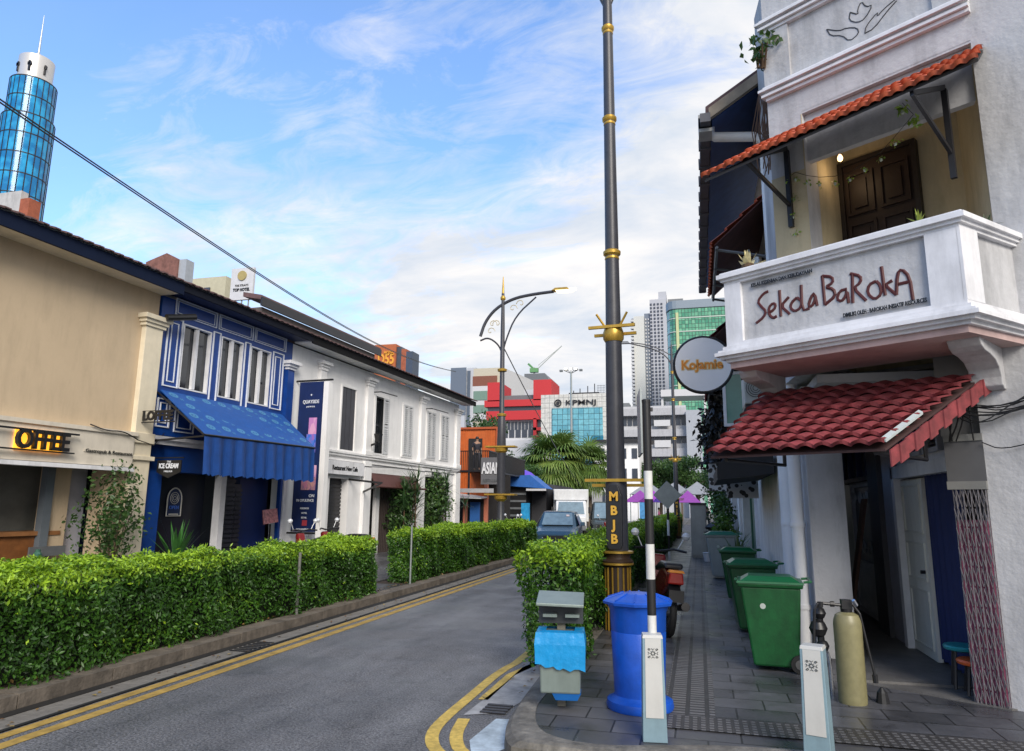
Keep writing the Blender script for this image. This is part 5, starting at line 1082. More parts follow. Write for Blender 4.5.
# bollards
def bollard(label, x, y, rz):
    t = thing('tile_bollard', label, 'bollard', WF, (0, 0, 0), 'square bollards at the pavement corner')
    tl = mat('bollard_teal', (.20, .30, .35), .45, var=.12, scale=7, stain=.3); pn = mat('bollard_panel', (.50, .50, .48), .35, var=.06, stain=.15)
    MB().taper(0, 0, 0, .86, .095, .085, .080, .072).obj('body', tl, t, bevel=.006)
    MB().add([(-.068, -.088, .20), (.070, -.088, .20), (.064, -.0765, .855), (-.060, -.0765, .855), (-.068, -.080, .20), (.070, -.080, .20), (.064, -.070, .855), (-.060, -.070, .855)], [(0, 1, 2, 3), (4, 7, 6, 5), (0, 4, 5, 1), (1, 5, 6, 2), (2, 6, 7, 3), (3, 7, 4, 0)]).obj('front_panel', pn, t)
    MB().taper(0, 0, .855, .885, .082, .074, .076, .068).obj('cap', pn, t, bevel=.004)
    om = mat('ornament_blue_grey', (.035, .045, .05), .5); o = MB()
    cz = .735
    def fy(z): return -.088+(z-.20)/.655*.0115-.003
    for s_ in (-1, 1):
        for q in (-1, 1):
            o.tube([(s_*(.030+.011*(1-k/14)*math.cos(k*.75)), fy(cz)-.001, cz+q*(.030+.011*(1-k/14)*math.sin(k*.75))) for k in range(11)], .0022, 4)
        o.tube([(s_*.040, fy(cz)-.001, cz-.012), (s_*.030, fy(cz)-.001, cz), (s_*.040, fy(cz)-.001, cz+.012)], .0024, 4); o.tube([(-.012, fy(cz)-.001, cz+s_*.040), (0, fy(cz)-.001, cz+s_*.030), (.012, fy(cz)-.001, cz+s_*.040)], .0024, 4)
    o.tube([(.013*math.cos(t_), fy(cz)-.001, cz+.013*math.sin(t_)) for t_ in np.linspace(0, 6.283, 17)[:-1]], .0028, 5, closed=True)
    for k in range(8): aa = k*math.pi/4; o.tube([(.016*math.cos(aa), fy(cz)-.001, cz+.016*math.sin(aa)), (.024*math.cos(aa), fy(cz)-.001, cz+.024*math.sin(aa))], .0025, 4)
    o.obj('ornament', om, t); t.location = (x, y, .12); t.rotation_euler = (0, 0, rz); return t
b1 = bollard('square pale bollard with blue-grey foot in front of the blue bin', -.36, 5.32, R(8))
b1.scale = (.88, .88, .79)
b2 = copy_tree(b1); b2.location = (.69, 5.22, .12); b2.rotation_euler = (0, R(0), R(-18)); b2['label'] = 'square pale bollard in front of the green tank'

# blue litter bin
bb = thing('blue_litter_bin', 'tall round bright blue litter bin with domed faceted lid', 'bin', WF, (0, 0, .12))
bm_ = mat('blue_plastic', (.008, .085, .50), .38, var=.22, scale=5, bump=.1, stain=.35)
cc = (0, 0)
MB().lathe([(.315, .12), (.325, .15), (.315, .20), (.265, .225), (.245, .25), (.245, .27), (.268, .85), (.262, .86), (.268, .875), (.275, 1.05), (.31, 1.13), (.325, 1.15)], 40, cc).obj('body', bm_, bb, smooth=True)
l_ = MB().lathe([(.30, 1.12), (.345, 1.125), (.35, 1.15), (.33, 1.165), (.16, 1.225), (.10, 1.232), (.02, 1.235)], 10, cc, .3).obj('lid', bm_, bb); 
ribs = MB()
for k in range(10): a = k*6.2832/10+.3; ribs.tube([(cc[0]+.325*math.cos(a), cc[1]+.325*math.sin(a), 1.168), (cc[0]+.15*math.cos(a), cc[1]+.15*math.sin(a), 1.23)], .008, 5)
ribs.obj('lid_ribs', bm_, l_)
bb.location = (-.52, 6.1, .12)
bb.scale = (.83, .83, .80)
# grey litter bin with blue bag
sb = thing('litter_bin', 'small grey square litter bin on a post with bright blue bag over its rim', 'bin', WF, (-1.19, 6.3, .12)); RB = Matrix.Translation((-1.19, 6.3, 0)) @ Matrix.Rotation(R(8), 4, 'Z')
def rb(): m_ = MB(); m_.T = RB; return m_
bgrey = mat('bin_grey', (.22, .27, .25), .45, metal=.3, var=.12, stain=.3)
rb().taper(0, .06, .12, 1.0, .035, .03, .035, .03).obj('post', mat('post_weathered', (.16, .15, .12), .6, stain=.5), sb)
rb().taper(0, -.06, .27, .74, .165, .13, .175, .15).obj('body', bgrey, sb, bevel=.015)
bag = mat('blue_bag', (.008, .26, .58), .3, var=.12, scale=9, bump=.9, bscale=7)
g_ = MB(); g_.T = RB; nn_ = 48
for r_ in range(5):
    pass
rows = []
for r_, (z, o_) in enumerate(((.765, .0), (.755, .198), (.66, .212), (.60, .210), (.535, .206))):
    row = []
    for k in range(nn_):
        a = 2*math.pi*k/nn_; cx_, sy_ = math.cos(a), math.sin(a); mx_ = max(abs(cx_), abs(sy_)); wv = .006*math.sin(k*2.7+r_*1.9)+.004*math.sin(k*5.1-r_)
        ox = o_+wv*.35 if o_ else .12; zz = z+(.05*math.sin(a-.5)-.02 if r_ == 4 else 0)+(.012*math.sin(k*1.9) if r_ == 4 else 0)
        row.append((cx_/mx_*ox, -.06+sy_/mx_*(ox-.035 if o_ else .10), zz))
    rows.append(row)
for r0, r1 in zip(rows, rows[1:]):
    for k in range(nn_): g_.quad(r0[k], r1[k], r1[(k+1) % nn_], r0[(k+1) % nn_])
bo = g_.obj('bag', bag, sb, smooth=True)
rb().taper(.05, -.1, .215, .275, .09, .06, .12, .08).obj('bag_bulge', mat('bag_dark', (.01, .12, .4), .4), sb)
hd = rb(); hd.slab([(-.20, -.22, .965), (.20, -.22, .955), (.20, .12, 1.02), (-.20, .12, 1.03)], (0, 0, .025)); hd.obj('hood', bgrey, sb, bevel=.006)
hd = rb(); hd.box(-.19, .19, -.02, .10, .80, .97); hd.obj('ashtray', mat('ashtray_dark', (.03, .035, .04), .5), sb); hd = rb(); hd.box(-.15, -.03, -.10, -.02, .86, .885).box(.04, .16, -.10, -.02, .86, .885); hd.obj('ash_rail', bgrey, sb)

sb.location = (-1.13, 5.92, .12); sb.scale = (.95, .95, .95)
# wheelie bins
def wheelie(label, x, y, rz=0, mg=None, ml=None, s=1.0, group='wheelie bins along the right wall'):
    t = thing('wheelie_bin', label, 'bin', WF, (0, 0, 0), group); mg = mg or mat('bin_green', (.005, .082, .020), .42, var=.3, scale=7, stain=.6, bump=.06); ml = ml or mat('bin_green_lid', (.008, .12, .04), .38, var=.15)
    b = MB(); b.taper(0, 0, .05, .94, .25, .235, .335, .275, dx=-.03); b.obj('body', mg, t, bevel=.025)
    b = MB(); b.taper(-.03, 0, .93, .975, .355, .295, .365, .305); r_ = b.obj('rim', mg, t, bevel=.01)
    b = MB(); b.taper(-.03, 0, .975, 1.0, .375, .31, .365, .30); b.taper(-.03, 0, 1.0, 1.055, .33, .27, .24, .2); b.tube([(.34, -.22, 1.0), (.42, -.22, 1.01), (.42, .22, 1.01), (.34, .22, 1.0)], .016, 6); b.box(-.43, -.38, -.1, .1, .985, 1.0); b.obj('lid', ml, t, bevel=.012)
    for s_ in (-1, 1):
        w_ = MB().cyl((.25, s_*.26, .10), .10, (0, .055, 0), 20); wo = w_.obj('wheel', rubber, t, smooth=True); MB().cyl((.25, s_*.292, .10), .055, (0, .008, 0), 12).obj('hub', mat('hub_grey', (.08, .08, .08), .5), wo)
    MB().tube([(.25, -.25, .10), (.25, .25, .10)], .012, 6).obj('axle', dark, t)
    MB().cyl((-.12, -.262, .72), .032, (0, .012, 0), 20).obj('badge', mat('badge_white', (.45, .5, .45), .5), t)
    t.location = (x, y, .12); t.rotation_euler = (0, 0, rz); t.scale = (s, s, s); return t
w1 = wheelie('large green wheelie bin nearest the camera with a round white badge', .70, 7.95, R(-4), s=.86)
for (x, y, r_, lb, s_) in ((.66, 10.2, R(3), 'second green wheelie bin along the wall', .87), (.66, 13.4, R(-3), 'third green wheelie bin with its lid just showing behind the second', .86)):
    c = copy_tree(w1); c.location = (x, y, .12); c.rotation_euler = (0, 0, r_); c['label'] = lb; c.scale = (s_,)*3
g3 = wheelie('grey wheelie bin with a green lid farther along the wall', .5, 17.4, R(2), mat('bin_pale', (.30, .33, .32), .5, stain=.2), mat('lid_teal', (.03, .16, .10), .4))
g4 = wheelie('small green bin beside the utility cabinet with a black bag on top', .48, 23.4, 0, None, black, .85)
bgk = MB(); bgk.lathe([(.12, 1.0), (.3, 1.05), (.33, 1.12), (.2, 1.24), (.05, 1.3)], 14, (.48, 23.4)); bgk.solo('rubbish_bag', black, 'black rubbish bag on top of the small far green bin', 'bag', base=(.48, 23.4, 1.0), smooth=True)
# tank and filter
tk = thing('water_filter_tank', 'tall olive-yellow pressure tank with black valve head and stencilled side', 'tank', WF, (1.26, 7.25, .05))
tcx = (1.26, 7.25)
MB().lathe([(.09, .05), (.125, .07), (.135, .12)]+[(.135+.0015*(k % 2), .12+k*.035) for k in range(1, 18)]+[(.137, .80), (.13, .84), (.11, .885), (.07, .905), (.05, .91)], 28, tcx).obj('vessel', mat('olive_frp', (.22, .20, .10), .4, var=.15, scale=14, stain=.2), tk, smooth=True)
v_ = MB(); v_.lathe([(.055, .90), (.06, .96), (.045, 1.0)], 12, tcx); v_.box(tcx[0]-.05, tcx[0]+.05, tcx[1]-.06, tcx[1]+.04, .94, 1.02); v_.obj('valve_head', black, tk)
p_ = MB(); p_.tube([(1.22, 7.22, .97), (1.03, 7.18, .985), (.97, 7.16, .98), (.94, 7.15, .93), (.91, 7.15, .62), (.90, 7.15, .12)], .014, 8); p_.lathe([(.028, .95), (.028, 1.0)], 8, (1.0, 7.17)); p_.tube([(1.1, 7.2, .98), (1.14, 7.2, .98)], .026, 8); p_.obj('inlet_pipe', black, tk)
p_ = MB(); p_.tube([(1.32, 7.22, .98), (1.38, 7.22, .90), (1.46, 7.2, .42), (1.47, 7.2, .36)], .012, 8); p_.tube([(1.47, 7.2, .37), (1.475, 7.2, .30)], .026, 8); p_.obj('outlet_pipe', black, tk)
MB().tube([(1.34, 7.14, .98), (1.31, 7.12, 1.03)], .018, 6).obj('tap', chrome, tk)
text('1005 350 010', .05, 'letters', black, tk, 1.305, 7.128, .46, width=.52, bold=.001, ext=.002, tilt=R(-90), rotz=R(22))
p_ = MB(); p_.lathe([(.01, .24), (.04, .2), (.06, .08), (.09, .03)], 10, (1.42, 6.82)); p_.solo('black_sack', black, 'crumpled black sheet standing at the right foot of the tank', 'sack', base=(1.42, 6.82, .03))
p_ = MB()
for dx, dy, z, r in ((0, 0, .72, .06), (-.02, .0, .58, .085), (.01, 0, .42, .06), (0, 0, .3, .08)): p_.lathe([(.01, z+r), (r*.7, z+r*.7), (r, z), (r*.7, z-r*.7), (.01, z-r)], 12, (1.08+dx, 7.55))
p_.tube([(1.08, 7.55, .12), (1.08, 7.55, .8)], .03, 6); p_.solo('black_pump', black, 'lumpy black pump fittings between the white downpipe and the tank', 'pump', base=(1.08, 7.55, .12), smooth=True)
p_ = MB(); p_.tube(smooth3([(1.06, 7.0, .1), (1.06, 7.0, .42), (1.02, 7.0, .5), (1.0, 7.0, .46)]), .016, 8); p_.solo('steel_tap', chrome, 'bent steel tap with orange cap at the left foot of the tank', 'tap', base=(1.06, 7.0, .1), smooth=True)
tk.location.x -= .08; tk.location.y -= .5; tk.location.z += .02; tk.scale = (.82, .82, .90)
# stools inside the doorway
def stool(label, x, y, z, m_):
    t = thing('plastic_stool', label, 'stool', WF, (x, y, .15), 'stools behind the folding gate'); MB().lathe([(.13, z-.03), (.155, z-.02), (.16, z), (.15, z+.015), (.02, z+.012)], 18, (x, y)).obj('seat', m_, t, smooth=True)
    for k in range(4): a = k*math.pi/2+.6; MB().tube([(x+.10*math.cos(a), y+.10*math.sin(a), z-.02), (x+.14*math.cos(a), y+.14*math.sin(a), .15)], .014, 6).obj('leg', dark, t)
stool('teal plastic stool just inside the folding gate', 2.24, 7.42, .50, mat('teal_plastic', (.01, .25, .28), .4)); stool('orange plastic stool in front of the teal one', 2.27, 7.2, .42, mat('orange_plastic', (.55, .10, .02), .4))
# utility cabinet, diamond sign, small things
uc = thing('utility_cabinet', 'tall grey utility cabinet standing on the right pavement beyond the bins', 'cabinet', WF, (.05, 24.3, .12))
MB().box(-.28, .22, 24.0, 25.0, .12, 1.82).obj('body', mat('cabinet_grey', (.30, .30, .28), .5, var=.08, stain=.4), uc, bevel=.01); MB().box(-.31, .25, 23.95, 25.05, 1.82, 1.87).obj('top', dark, uc); MB().box(-.25, .19, 23.985, 24.0, .2, 1.78).obj('door', mat('cabinet_door', (.34, .34, .31), .5, stain=.3), uc)
ds = thing('diamond_sign', 'back of a pale grey diamond-shaped road sign on a banded post', 'sign', WF, (-.83, 20, .12))
m_ = MB(); m_.T = Matrix.Translation((-.83, 19.96, 2.05)) @ Matrix.Rotation(R(45), 4, 'Y'); m_.box(-.27, .27, -.008, .008, -.27, .27).obj('panel', steel, ds, bevel=.004)
for k in range(5): MB().lathe([(.035, .12+k*.42), (.035, .12+(k+1)*.42)], 10, (-.83, 20.0)).obj('band', black if k % 2 else trimw, ds)
# kerbside potted plants on the right
pots = mat('clay_pot', (.30, .28, .26), .7)
bushplant('potted_plant', 'leafy potted shrub against the far right wall beyond the cabinet', 'plant', (.75, 25.5, .12), 2.1, .42, 1300, .13, 31, leafD, pots, 'plants along the right wall', (.2, .8))
bushplant('potted_plant', 'bright leafy shrub beside the utility cabinet on its wall side', 'plant', (.62, 21.3, .12), 1.45, .36, 900, .11, 33, leafY, pots, 'plants along the right wall', (.0, .7))
bushplant('climbing_plant', 'tall green climber trailing down the far right shop front', 'plant', (.75, 30, 1.2), 2.6, .5, 1500, .15, 35, leafD, None, 'plants along the right wall', (.2, .8))
for k, (x, y, h_, lb) in enumerate(((.78, 16.6, .75, 'grassy palm in a pot between the third green bin and the grey bin'), (.9, 20.0, .9, 'small spiky palm just beyond the grey bin'))):
    t = thing('potted_palm', lb, 'plant', WF, (x, y, .12), 'plants along the right wall'); plantblades(t, x, y, .5, 40, h_, .03, None, (30, 88), 11+k, .4).obj('foliage', mat('palm_blade', (.10, .15, .05), .5, var=.5, scale=6), t); MB().lathe([(.10, .12), (.15, .4), (.17, .5), (.12, .5)], 14, (x, y)).obj('pot', pots, t)
MB().lathe([(.10, .12), (.14, .35), (.15, .38), (.10, .38)], 14, (.2, 22.6)).solo('white_pot', trimw, 'low white plant pot beside the small far green bin', 'pot', base=(.2, 22.6, .12))

# ================================================================== VEHICLES
def wheel(root, x, y, r=.31, w=.19):
    t = MB().cyl((x, y, r), r, (w, 0, 0), 24).obj('wheel', rubber, root, smooth=True); MB().cyl((x, y, r), r*.62, (w+.02, 0, 0), 16).obj('rim', greym, t); return t
def car_loft(secs, width, name, m_, root, tumble=0.0):
    # secs: list of (y, zbottom, zbelt, ztop, half width bottom/belt, half width top)
    mb = MB(); rows = []
    for (y, zb, zm, zt, wb, wt) in secs: rows.append([(-wb*.96, y, zb), (-wb, y, (zb+zm)/2), (-wb*.97, y, zm), (-wt, y, zt-.03), (-wt*.8, y, zt), (wt*.8, y, zt), (wt, y, zt-.03), (wb*.97, y, zm), (wb, y, (zb+zm)/2), (wb*.96, y, zb)])
    for a, b_ in zip(rows, rows[1:]):
        for k in range(10): mb.quad(a[k], a[(k+1) % 10], b_[(k+1) % 10], b_[k])
    mb.add(rows[0], [tuple(range(10))]); mb.add(rows[-1], [tuple(range(10))[::-1]])
    return mb.obj(name, m_, root, smooth=True)
def hatch(label, x, y, rz, paint, group='cars on the street', dark_van=False):
    t = thing('parked_car', label, 'car', WF, (0, 0, 0), group)
    body = mat('car_'+paint[0], paint[1], .22, metal=.35, var=.04, spec=.7)
    Hh = 1.55 if not dark_van else 2.05
    secs = [(-2.0, .35, .62, .70, .70, .62), (-1.85, .22, .72, .82, .79, .70), (-1.1, .2, .86, .96, .83, .72), (-.95, .2, .90, 1.0, .83, .72), (-.35, .2, .93, Hh-.04, .84, .60), (.2, .2, .95, Hh, .84, .62), (1.3, .2, .95, Hh-.03, .84, .62), (1.75, .22, .95, Hh-.25, .82, .60), (1.9, .3, .9, 1.0, .78, .68)]
    car_loft(secs, 1.7, 'body', body, t)
    ws = MB().slab([(-.60, -.97, 1.02), (.60, -.97, 1.02), (.53, -.42, Hh-.09), (-.53, -.42, Hh-.09)], (0, -.025, .012)).obj('windscreen', mat('windscreen', (.16, .24, .30), .05, var=.3, spec=1), t)
    MB().box(-.5, .5, -1.02, -1.0, .985, 1.0).obj('wiper', black, t)
    MB().slab([(.32, -.60, 1.33), (.44, -.60, 1.33), (.43, -.55, 1.39), (.31, -.55, 1.39)], (0, -.03, .02)).obj('sticker', mat('sticker', (.6, .5, .5), .5), ws)
    for s_ in (-1, 1):
        MB().slab([(s_*.825, -.75, 1.0), (s_*.825, 1.2, 1.02), (s_*.655, 1.15, Hh-.14), (s_*.645, -.25, Hh-.14)], (s_*.02, 0, .01)).obj('side_window', glassd, t)
        MB().slab([(s_*.45, -1.985, .58), (s_*.74, -1.86, .58), (s_*.72, -1.80, .75), (s_*.45, -1.90, .76)], (0, -.03, .0)).obj('headlight', mat('headlight', (.7, .72, .7), .15), t)
        MB().taper(s_*.95, -.72, 1.0, 1.14, .09, .05, .08, .04).obj('mirror', body, t, bevel=.02)
        wheel(t, s_*.74, -1.25); wheel(t, s_*.74, 1.25)
    MB().box(-.42, .42, -2.03, -1.98, .5, .66).obj('grille', black, t); MB().box(-.78, .78, -2.03, -1.9, .26, .46).obj('bumper', mat('bumper_grey', (.12, .13, .14), .5), t, bevel=.03); MB().box(-.24, .24, -2.045, -2.03, .34, .44).obj('number_plate', mat('plate_dark', (.03, .03, .03), .4), t)
    t.location = (x, y, 0); t.rotation_euler = (0, 0, rz); return t
hatch('slate blue compact car facing the camera at the end of the left hedge', -5.35, 27.8, R(6), ('slate_blue', (.035, .085, .14)))
hatch('dark grey van partly hidden behind the lamp post, right of the white truck', -5.85, 45, R(9), ('dark_grey', (.06, .075, .08)), dark_van=True)
hatch('pale car half hidden between the white truck and the dark van', -7.2, 58, R(12), ('silver', (.35, .38, .40)))
tr = thing('white_truck', 'white box truck facing the camera behind the blue car', 'truck', WF, (-7.3, 41.5, 0)); TT = Matrix.Translation((-7.3, 41.5, 0)) @ Matrix.Rotation(R(10), 4, 'Z')
def tm(): m_ = MB(); m_.T = TT; return m_
tm().box(-1.05, 1.05, .6, 5.0, .85, 2.75).box(-1.0, 1.0, .05, .62, 2.1, 2.72).obj('cargo_box', mat('truck_box', (.62, .63, .63), .5, stain=.2), tr, bevel=.03)
tm().prism([(-1.1, .45), (-1.1, 1.15), (-.85, 1.3), (-.45, 2.05), (.55, 2.1), (.55, .45)], -.88, .88, 'x').obj('cab', mat('cab_white', (.66, .67, .68), .3), tr, bevel=.06)
tm().slab([(-.78, -.86, 1.30), (.78, -.86, 1.30), (.70, -.50, 1.98), (-.70, -.50, 1.98)], (0, -.03, .015)).obj('windscreen', mat('windscreen', (.05, .09, .13), .05), tr)
for s_ in (-1, 1):
    tm().box(s_*.62-.18, s_*.62+.18, -1.14, -1.10, .8, .98).obj('headlight', mat('headlight', (.7, .72, .7), .15), tr); tm().box(s_*1.06-.07, s_*1.06+.07, -.9, -.82, 1.35, 1.7).obj('mirror', black, tr)
    for yy_ in (-.4, 3.6): w_ = tm(); w_.cyl((s_*.8, yy_, .36), .36, (.24, 0, 0), 20); w_.obj('wheel', rubber, tr, smooth=True)
tm().box(-.85, .85, -1.16, -1.08, .4, .66).obj('bumper', greym, tr)

def motorbike(label, x, y, rz, paint, group, lean=0):
    t = thing('motorbike', label, 'motorbike', WF, (0, 0, 0), group); body = mat('bike_'+paint[0], paint[1], .25, var=.05)
    for yy_ in (-.62, .62):
        wm = MB(); wm.tube([(0, yy_+.25*math.cos(a), .29+.25*math.sin(a)) for a in np.linspace(0, 6.2832, 29)[:-1]], .048, 8, closed=True); w_ = wm.obj('wheel', rubber, t, smooth=True)
        r_ = MB(); r_.cyl((0, yy_, .29), .05, (.12, 0, 0), 10)
        for k in range(8): a = k*math.pi/4; r_.tube([(0, yy_, .29), (0, yy_+.22*math.cos(a), .29+.22*math.sin(a))], .009, 4)
        r_.obj('rim', greym, w_)
    MB().prism([(-.80, .62), (-.86, .78), (-.45, .86), (-.1, .74), (.15, .62), (.32, .60), (.45, .95), (.56, .92), (.50, .50), (.15, .38), (-.25, .40), (-.5, .50)], -.10, .10, 'x').obj('body', body, t, bevel=.04)
    MB().prism([(-.75, .83), (-.72, .90), (-.35, .90), (.05, .80), (.05, .74), (-.4, .80)], -.12, .12, 'x').obj('seat', black, t, bevel=.03)
    MB().box(-.11, .11, -.25, .20, .26, .46).obj('engine', dark, t, bevel=.03); MB().tube([(.13, .1, .3), (.15, -.4, .33), (.15, -.85, .40)], [.03, .04, .055], 10).obj('exhaust', dark, t)
    MB().prism([(-.98, .46), (-.70, .62), (-.72, .72), (-1.0, .52)], -.07, .07, 'x').obj('mudguard', black, t)
    for s_ in (-1, 1):
        MB().tube([(s_*.08, .62, .29), (s_*.08, .50, .85)], .02, 6).obj('fork', greym, t)
        MB().tube([(0, .46, .98), (s_*.2, .44, 1.02), (s_*.36, .34, 1.0)], .018, 6).obj('handlebar', black, t); m_ = MB(); m_.tube([(s_*.25, .43, 1.02), (s_*.34, .42, 1.2)], .008, 5); m_.lathe([(.01, 1.27), (.05, 1.245), (.06, 1.21), (.04, 1.17), (.01, 1.16)], 12, (s_*.36, .42)); m_.obj('mirror', mat('mirror_silver', (.6, .62, .65), .2), t, smooth=True)
    MB().taper(0, -.90, .66, .80, .10, .04, .08, .05).obj('tail_light', mat('tail_red', (.35, .02, .015), .2), t, bevel=.02); MB().taper(0, -.90, .80, .83, .10, .05, .08, .05).obj('indicator', mat('amber_lens', (.75, .25, .02), .2), t)
    MB().box(-.09, .09, -1.02, -1.0, .46, .60).obj('number_plate', black, t)
    t.location = (x, y, .12); t.rotation_euler = (0, R(lean), rz); return t
mk = motorbike('red and black motorbike with orange tail lens parked beside the right hedge', -.56, 10.0, R(12), ('red', (.18, .012, .012)), 'parked motorbikes', 5)
for x, y, rz, pn, lb in ((-8.4, 14.5, R(70), ('dark', (.02, .02, .025)), 'dark motorbike behind the left hedge, its round mirror above the leaves by the banner'), (-8.5, 15.9, R(80), ('black', (.015, .015, .018)), 'dark motorbike behind the left hedge by the black roller shutter'), (-7.3, 27.5, R(20), ('black', (.015, .015, .018)), 'dark motorbike in a row left of the blue car, nearest'), (-7.6, 29.0, R(30), ('dark', (.02, .02, .025)), 'dark motorbike second in the row left of the blue car'), (-7.9, 30.6, R(25), ('black', (.015, .015, .018)), 'dark motorbike farthest in the row left of the blue car'), (-4.2, 33, R(-170), ('black', (.015, .015, .018)), 'small motorbike on the road just right of the blue car')):
    c = copy_tree(mk); c.location = (x, y, .12); c.rotation_euler = (0, 0, rz); c['label'] = lb

# ================================================================== PEOPLE
def person(label, P, rz, shirt, trousers, h=1.7, hair=(.01, .008, .006), stride=.12):
    t = thing('person', label, 'person', WF, (0, 0, 0)); k = h/1.7
    def skin(name, chains, m_, parent):
        me = bpy.data.meshes.new(name); vs = []; es = []; rs = []
        for ch in chains:
            prev = ch[0] if isinstance(ch[0], int) else None
            for v in (ch[1:] if prev is not None else ch):
                vs.append(Vector(v[:3])*k); rs.append(v[3]*k)
                if prev is not None: es.append((prev, len(vs)-1))
                prev = len(vs)-1
        me.from_pydata(vs, es, []); o = bpy.data.objects.new(name, me); COL.objects.link(o)
        sm = o.modifiers.new('s', 'SKIN'); 
        for i, r in enumerate(rs): me.skin_vertices[0].data[i].radius = (r, r*.8) if me.skin_vertices else (r, r)
        o.modifiers.new('u', 'SUBSURF').levels = 1
        dg = bpy.context.evaluated_depsgraph_get(); m2 = bpy.data.meshes.new_from_object(o.evaluated_get(dg)); bpy.data.objects.remove(o)
        m2.name = name; m2.materials.clear(); m2.materials.append(m_); m2.polygons.foreach_set('use_smooth', [True]*len(m2.polygons)); o = bpy.data.objects.new(name, m2); COL.objects.link(o); o.parent = parent; return o
    s = stride
    sk_ = mat('skin', (.30, .17, .11), .6)
    try:
        b = skin('body', [[(0, 0, .92, .11), (0, 0, 1.15, .12), (0, 0, 1.38, .12), (0, 0, 1.48, .05), (0, -.01, 1.56, .085), (0, -.01, 1.63, .08)], [0, (.09, -s*.3, .88, .085), (.10, -s, .48, .055), (.10, -s*.8, .08, .04), (.10, -s*.8-.12, .03, .035)], [0, (-.09, s*.3, .88, .085), (-.10, s*.7, .48, .055), (-.10, s*1.2, .08, .04), (-.10, s*1.2-.12, .03, .035)], [2, (.18, 0, 1.38, .055), (.23, .03, 1.12, .04), (.22, -.08, .88, .03), (.22, -.12, .78, .028)], [2, (-.18, 0, 1.38, .055), (-.23, .03, 1.12, .04), (-.22, -.08, .88, .03), (-.22, -.12, .78, .028)]], sk_, t)
        skin('shirt', [[(0, 0, .92, .135), (0, 0, 1.15, .145), (0, 0, 1.36, .145), (0, 0, 1.44, .07)], [2, (.18, 0, 1.37, .075), (.23, .03, 1.14, .06)], [2, (-.18, 0, 1.37, .075), (-.23, .03, 1.14, .06)]], shirt, t)
        skin('trousers', [[(0, 0, .95, .13)], [0, (.09, -s*.3, .86, .10), (.10, -s, .48, .075), (.10, -s*.8, .12, .06)], [0, (-.09, s*.3, .86, .10), (-.10, s*.7, .48, .075), (-.10, s*1.2, .12, .06)]], trousers, t)
    except Exception as ex: print('person', ex)
    MB().lathe([(.01, 1.73*k), (.06*k, 1.715*k), (.092*k, 1.66*k), (.095*k, 1.60*k), (.07*k, 1.56*k)], 14, (0, .015)).obj('hair', mat('hair_black', hair, .6), t, smooth=True)
    t.location = P; t.rotation_euler = (0, 0, rz); return t
sh = lambda n, c: mat('cloth_'+n, c, .8)
person('person in a dark top standing on the orange container terrace', (-11.1, 35.0, 3.52), R(30), sh('dark', (.02, .02, .03)), sh('dark2', (.03, .03, .04)), 1.75)
person('person in a red shirt walking on the left pavement by the blue awning shop', (-10.3, 43, .12), R(60), sh('red', (.45, .05, .05)), sh('dark', (.02, .02, .03)))
person('person in a pale blue shirt on the far right pavement', (.0, 44, .12), R(5), sh('paleblue', (.25, .40, .5)), sh('dark2', (.03, .03, .04)))
person('person in dark clothes at the far end of the right pavement', (.5, 50, .12), R(190), sh('dark2', (.03, .03, .04)), sh('dark', (.02, .02, .03)))
person('person in a pink top crossing in front of the purple stalls', (-3.1, 58, 0), R(90), sh('pink', (.5, .15, .25)), sh('dark', (.02, .02, .03)))
person('person in white walking by the purple stalls', (-2.6, 62, 0), R(200), sh('white', (.6, .6, .6)), sh('dark', (.02, .02, .03)))

# ================================================================== BACKGROUND BUILDINGS
def wins(root, pos, w, h, m_, name='window', d=.12, cap=100):
    off = OFF[root.name]; me = None
    for i, (x, y, z) in enumerate(pos[:cap]):
        if me is None: o = MB().box(-w/2, w/2, -d/2, d/2, -h/2, h/2).obj(name, m_, None); me = o.data; o.parent = root
        else: o = bpy.data.objects.new(name, me); COL.objects.link(o); o.parent = root
        o.location = Vector((x, y, z))-off
    if len(pos) > cap:
        mb = MB()
        for x, y, z in pos[cap:]: mb.box(x-w/2, x+w/2, y-d/2, y+d/2, z-h/2, z+h/2)
        o = mb.obj(name, m_, root); o['kind'] = 'stuff'
def curtain(name, ca, cb, mortar, bw, rh, ms, rough=.15):
    M = tiles(name, ca, cb, mortar, bw, rh, ms, (rough, rough+.1), var=.6, offs=0); t = M.node_tree
    mp = [n for n in t.nodes if n.type == 'MAPPING'][0]; mp.inputs['Rotation'].default_value = (R(90), 0, 0); return M
def yb(px, py, Y): v = onY(px, py, Y); return v.x, v.z
def bthing(name, label, x, y, group=None): return thing(name, label, 'building', WF, (x, y, 0), group)
bgw = mat('far_white', (.55, .55, .56), .7, var=.06); bgd = mat('far_window', (.05, .06, .08), .2, var=.2)
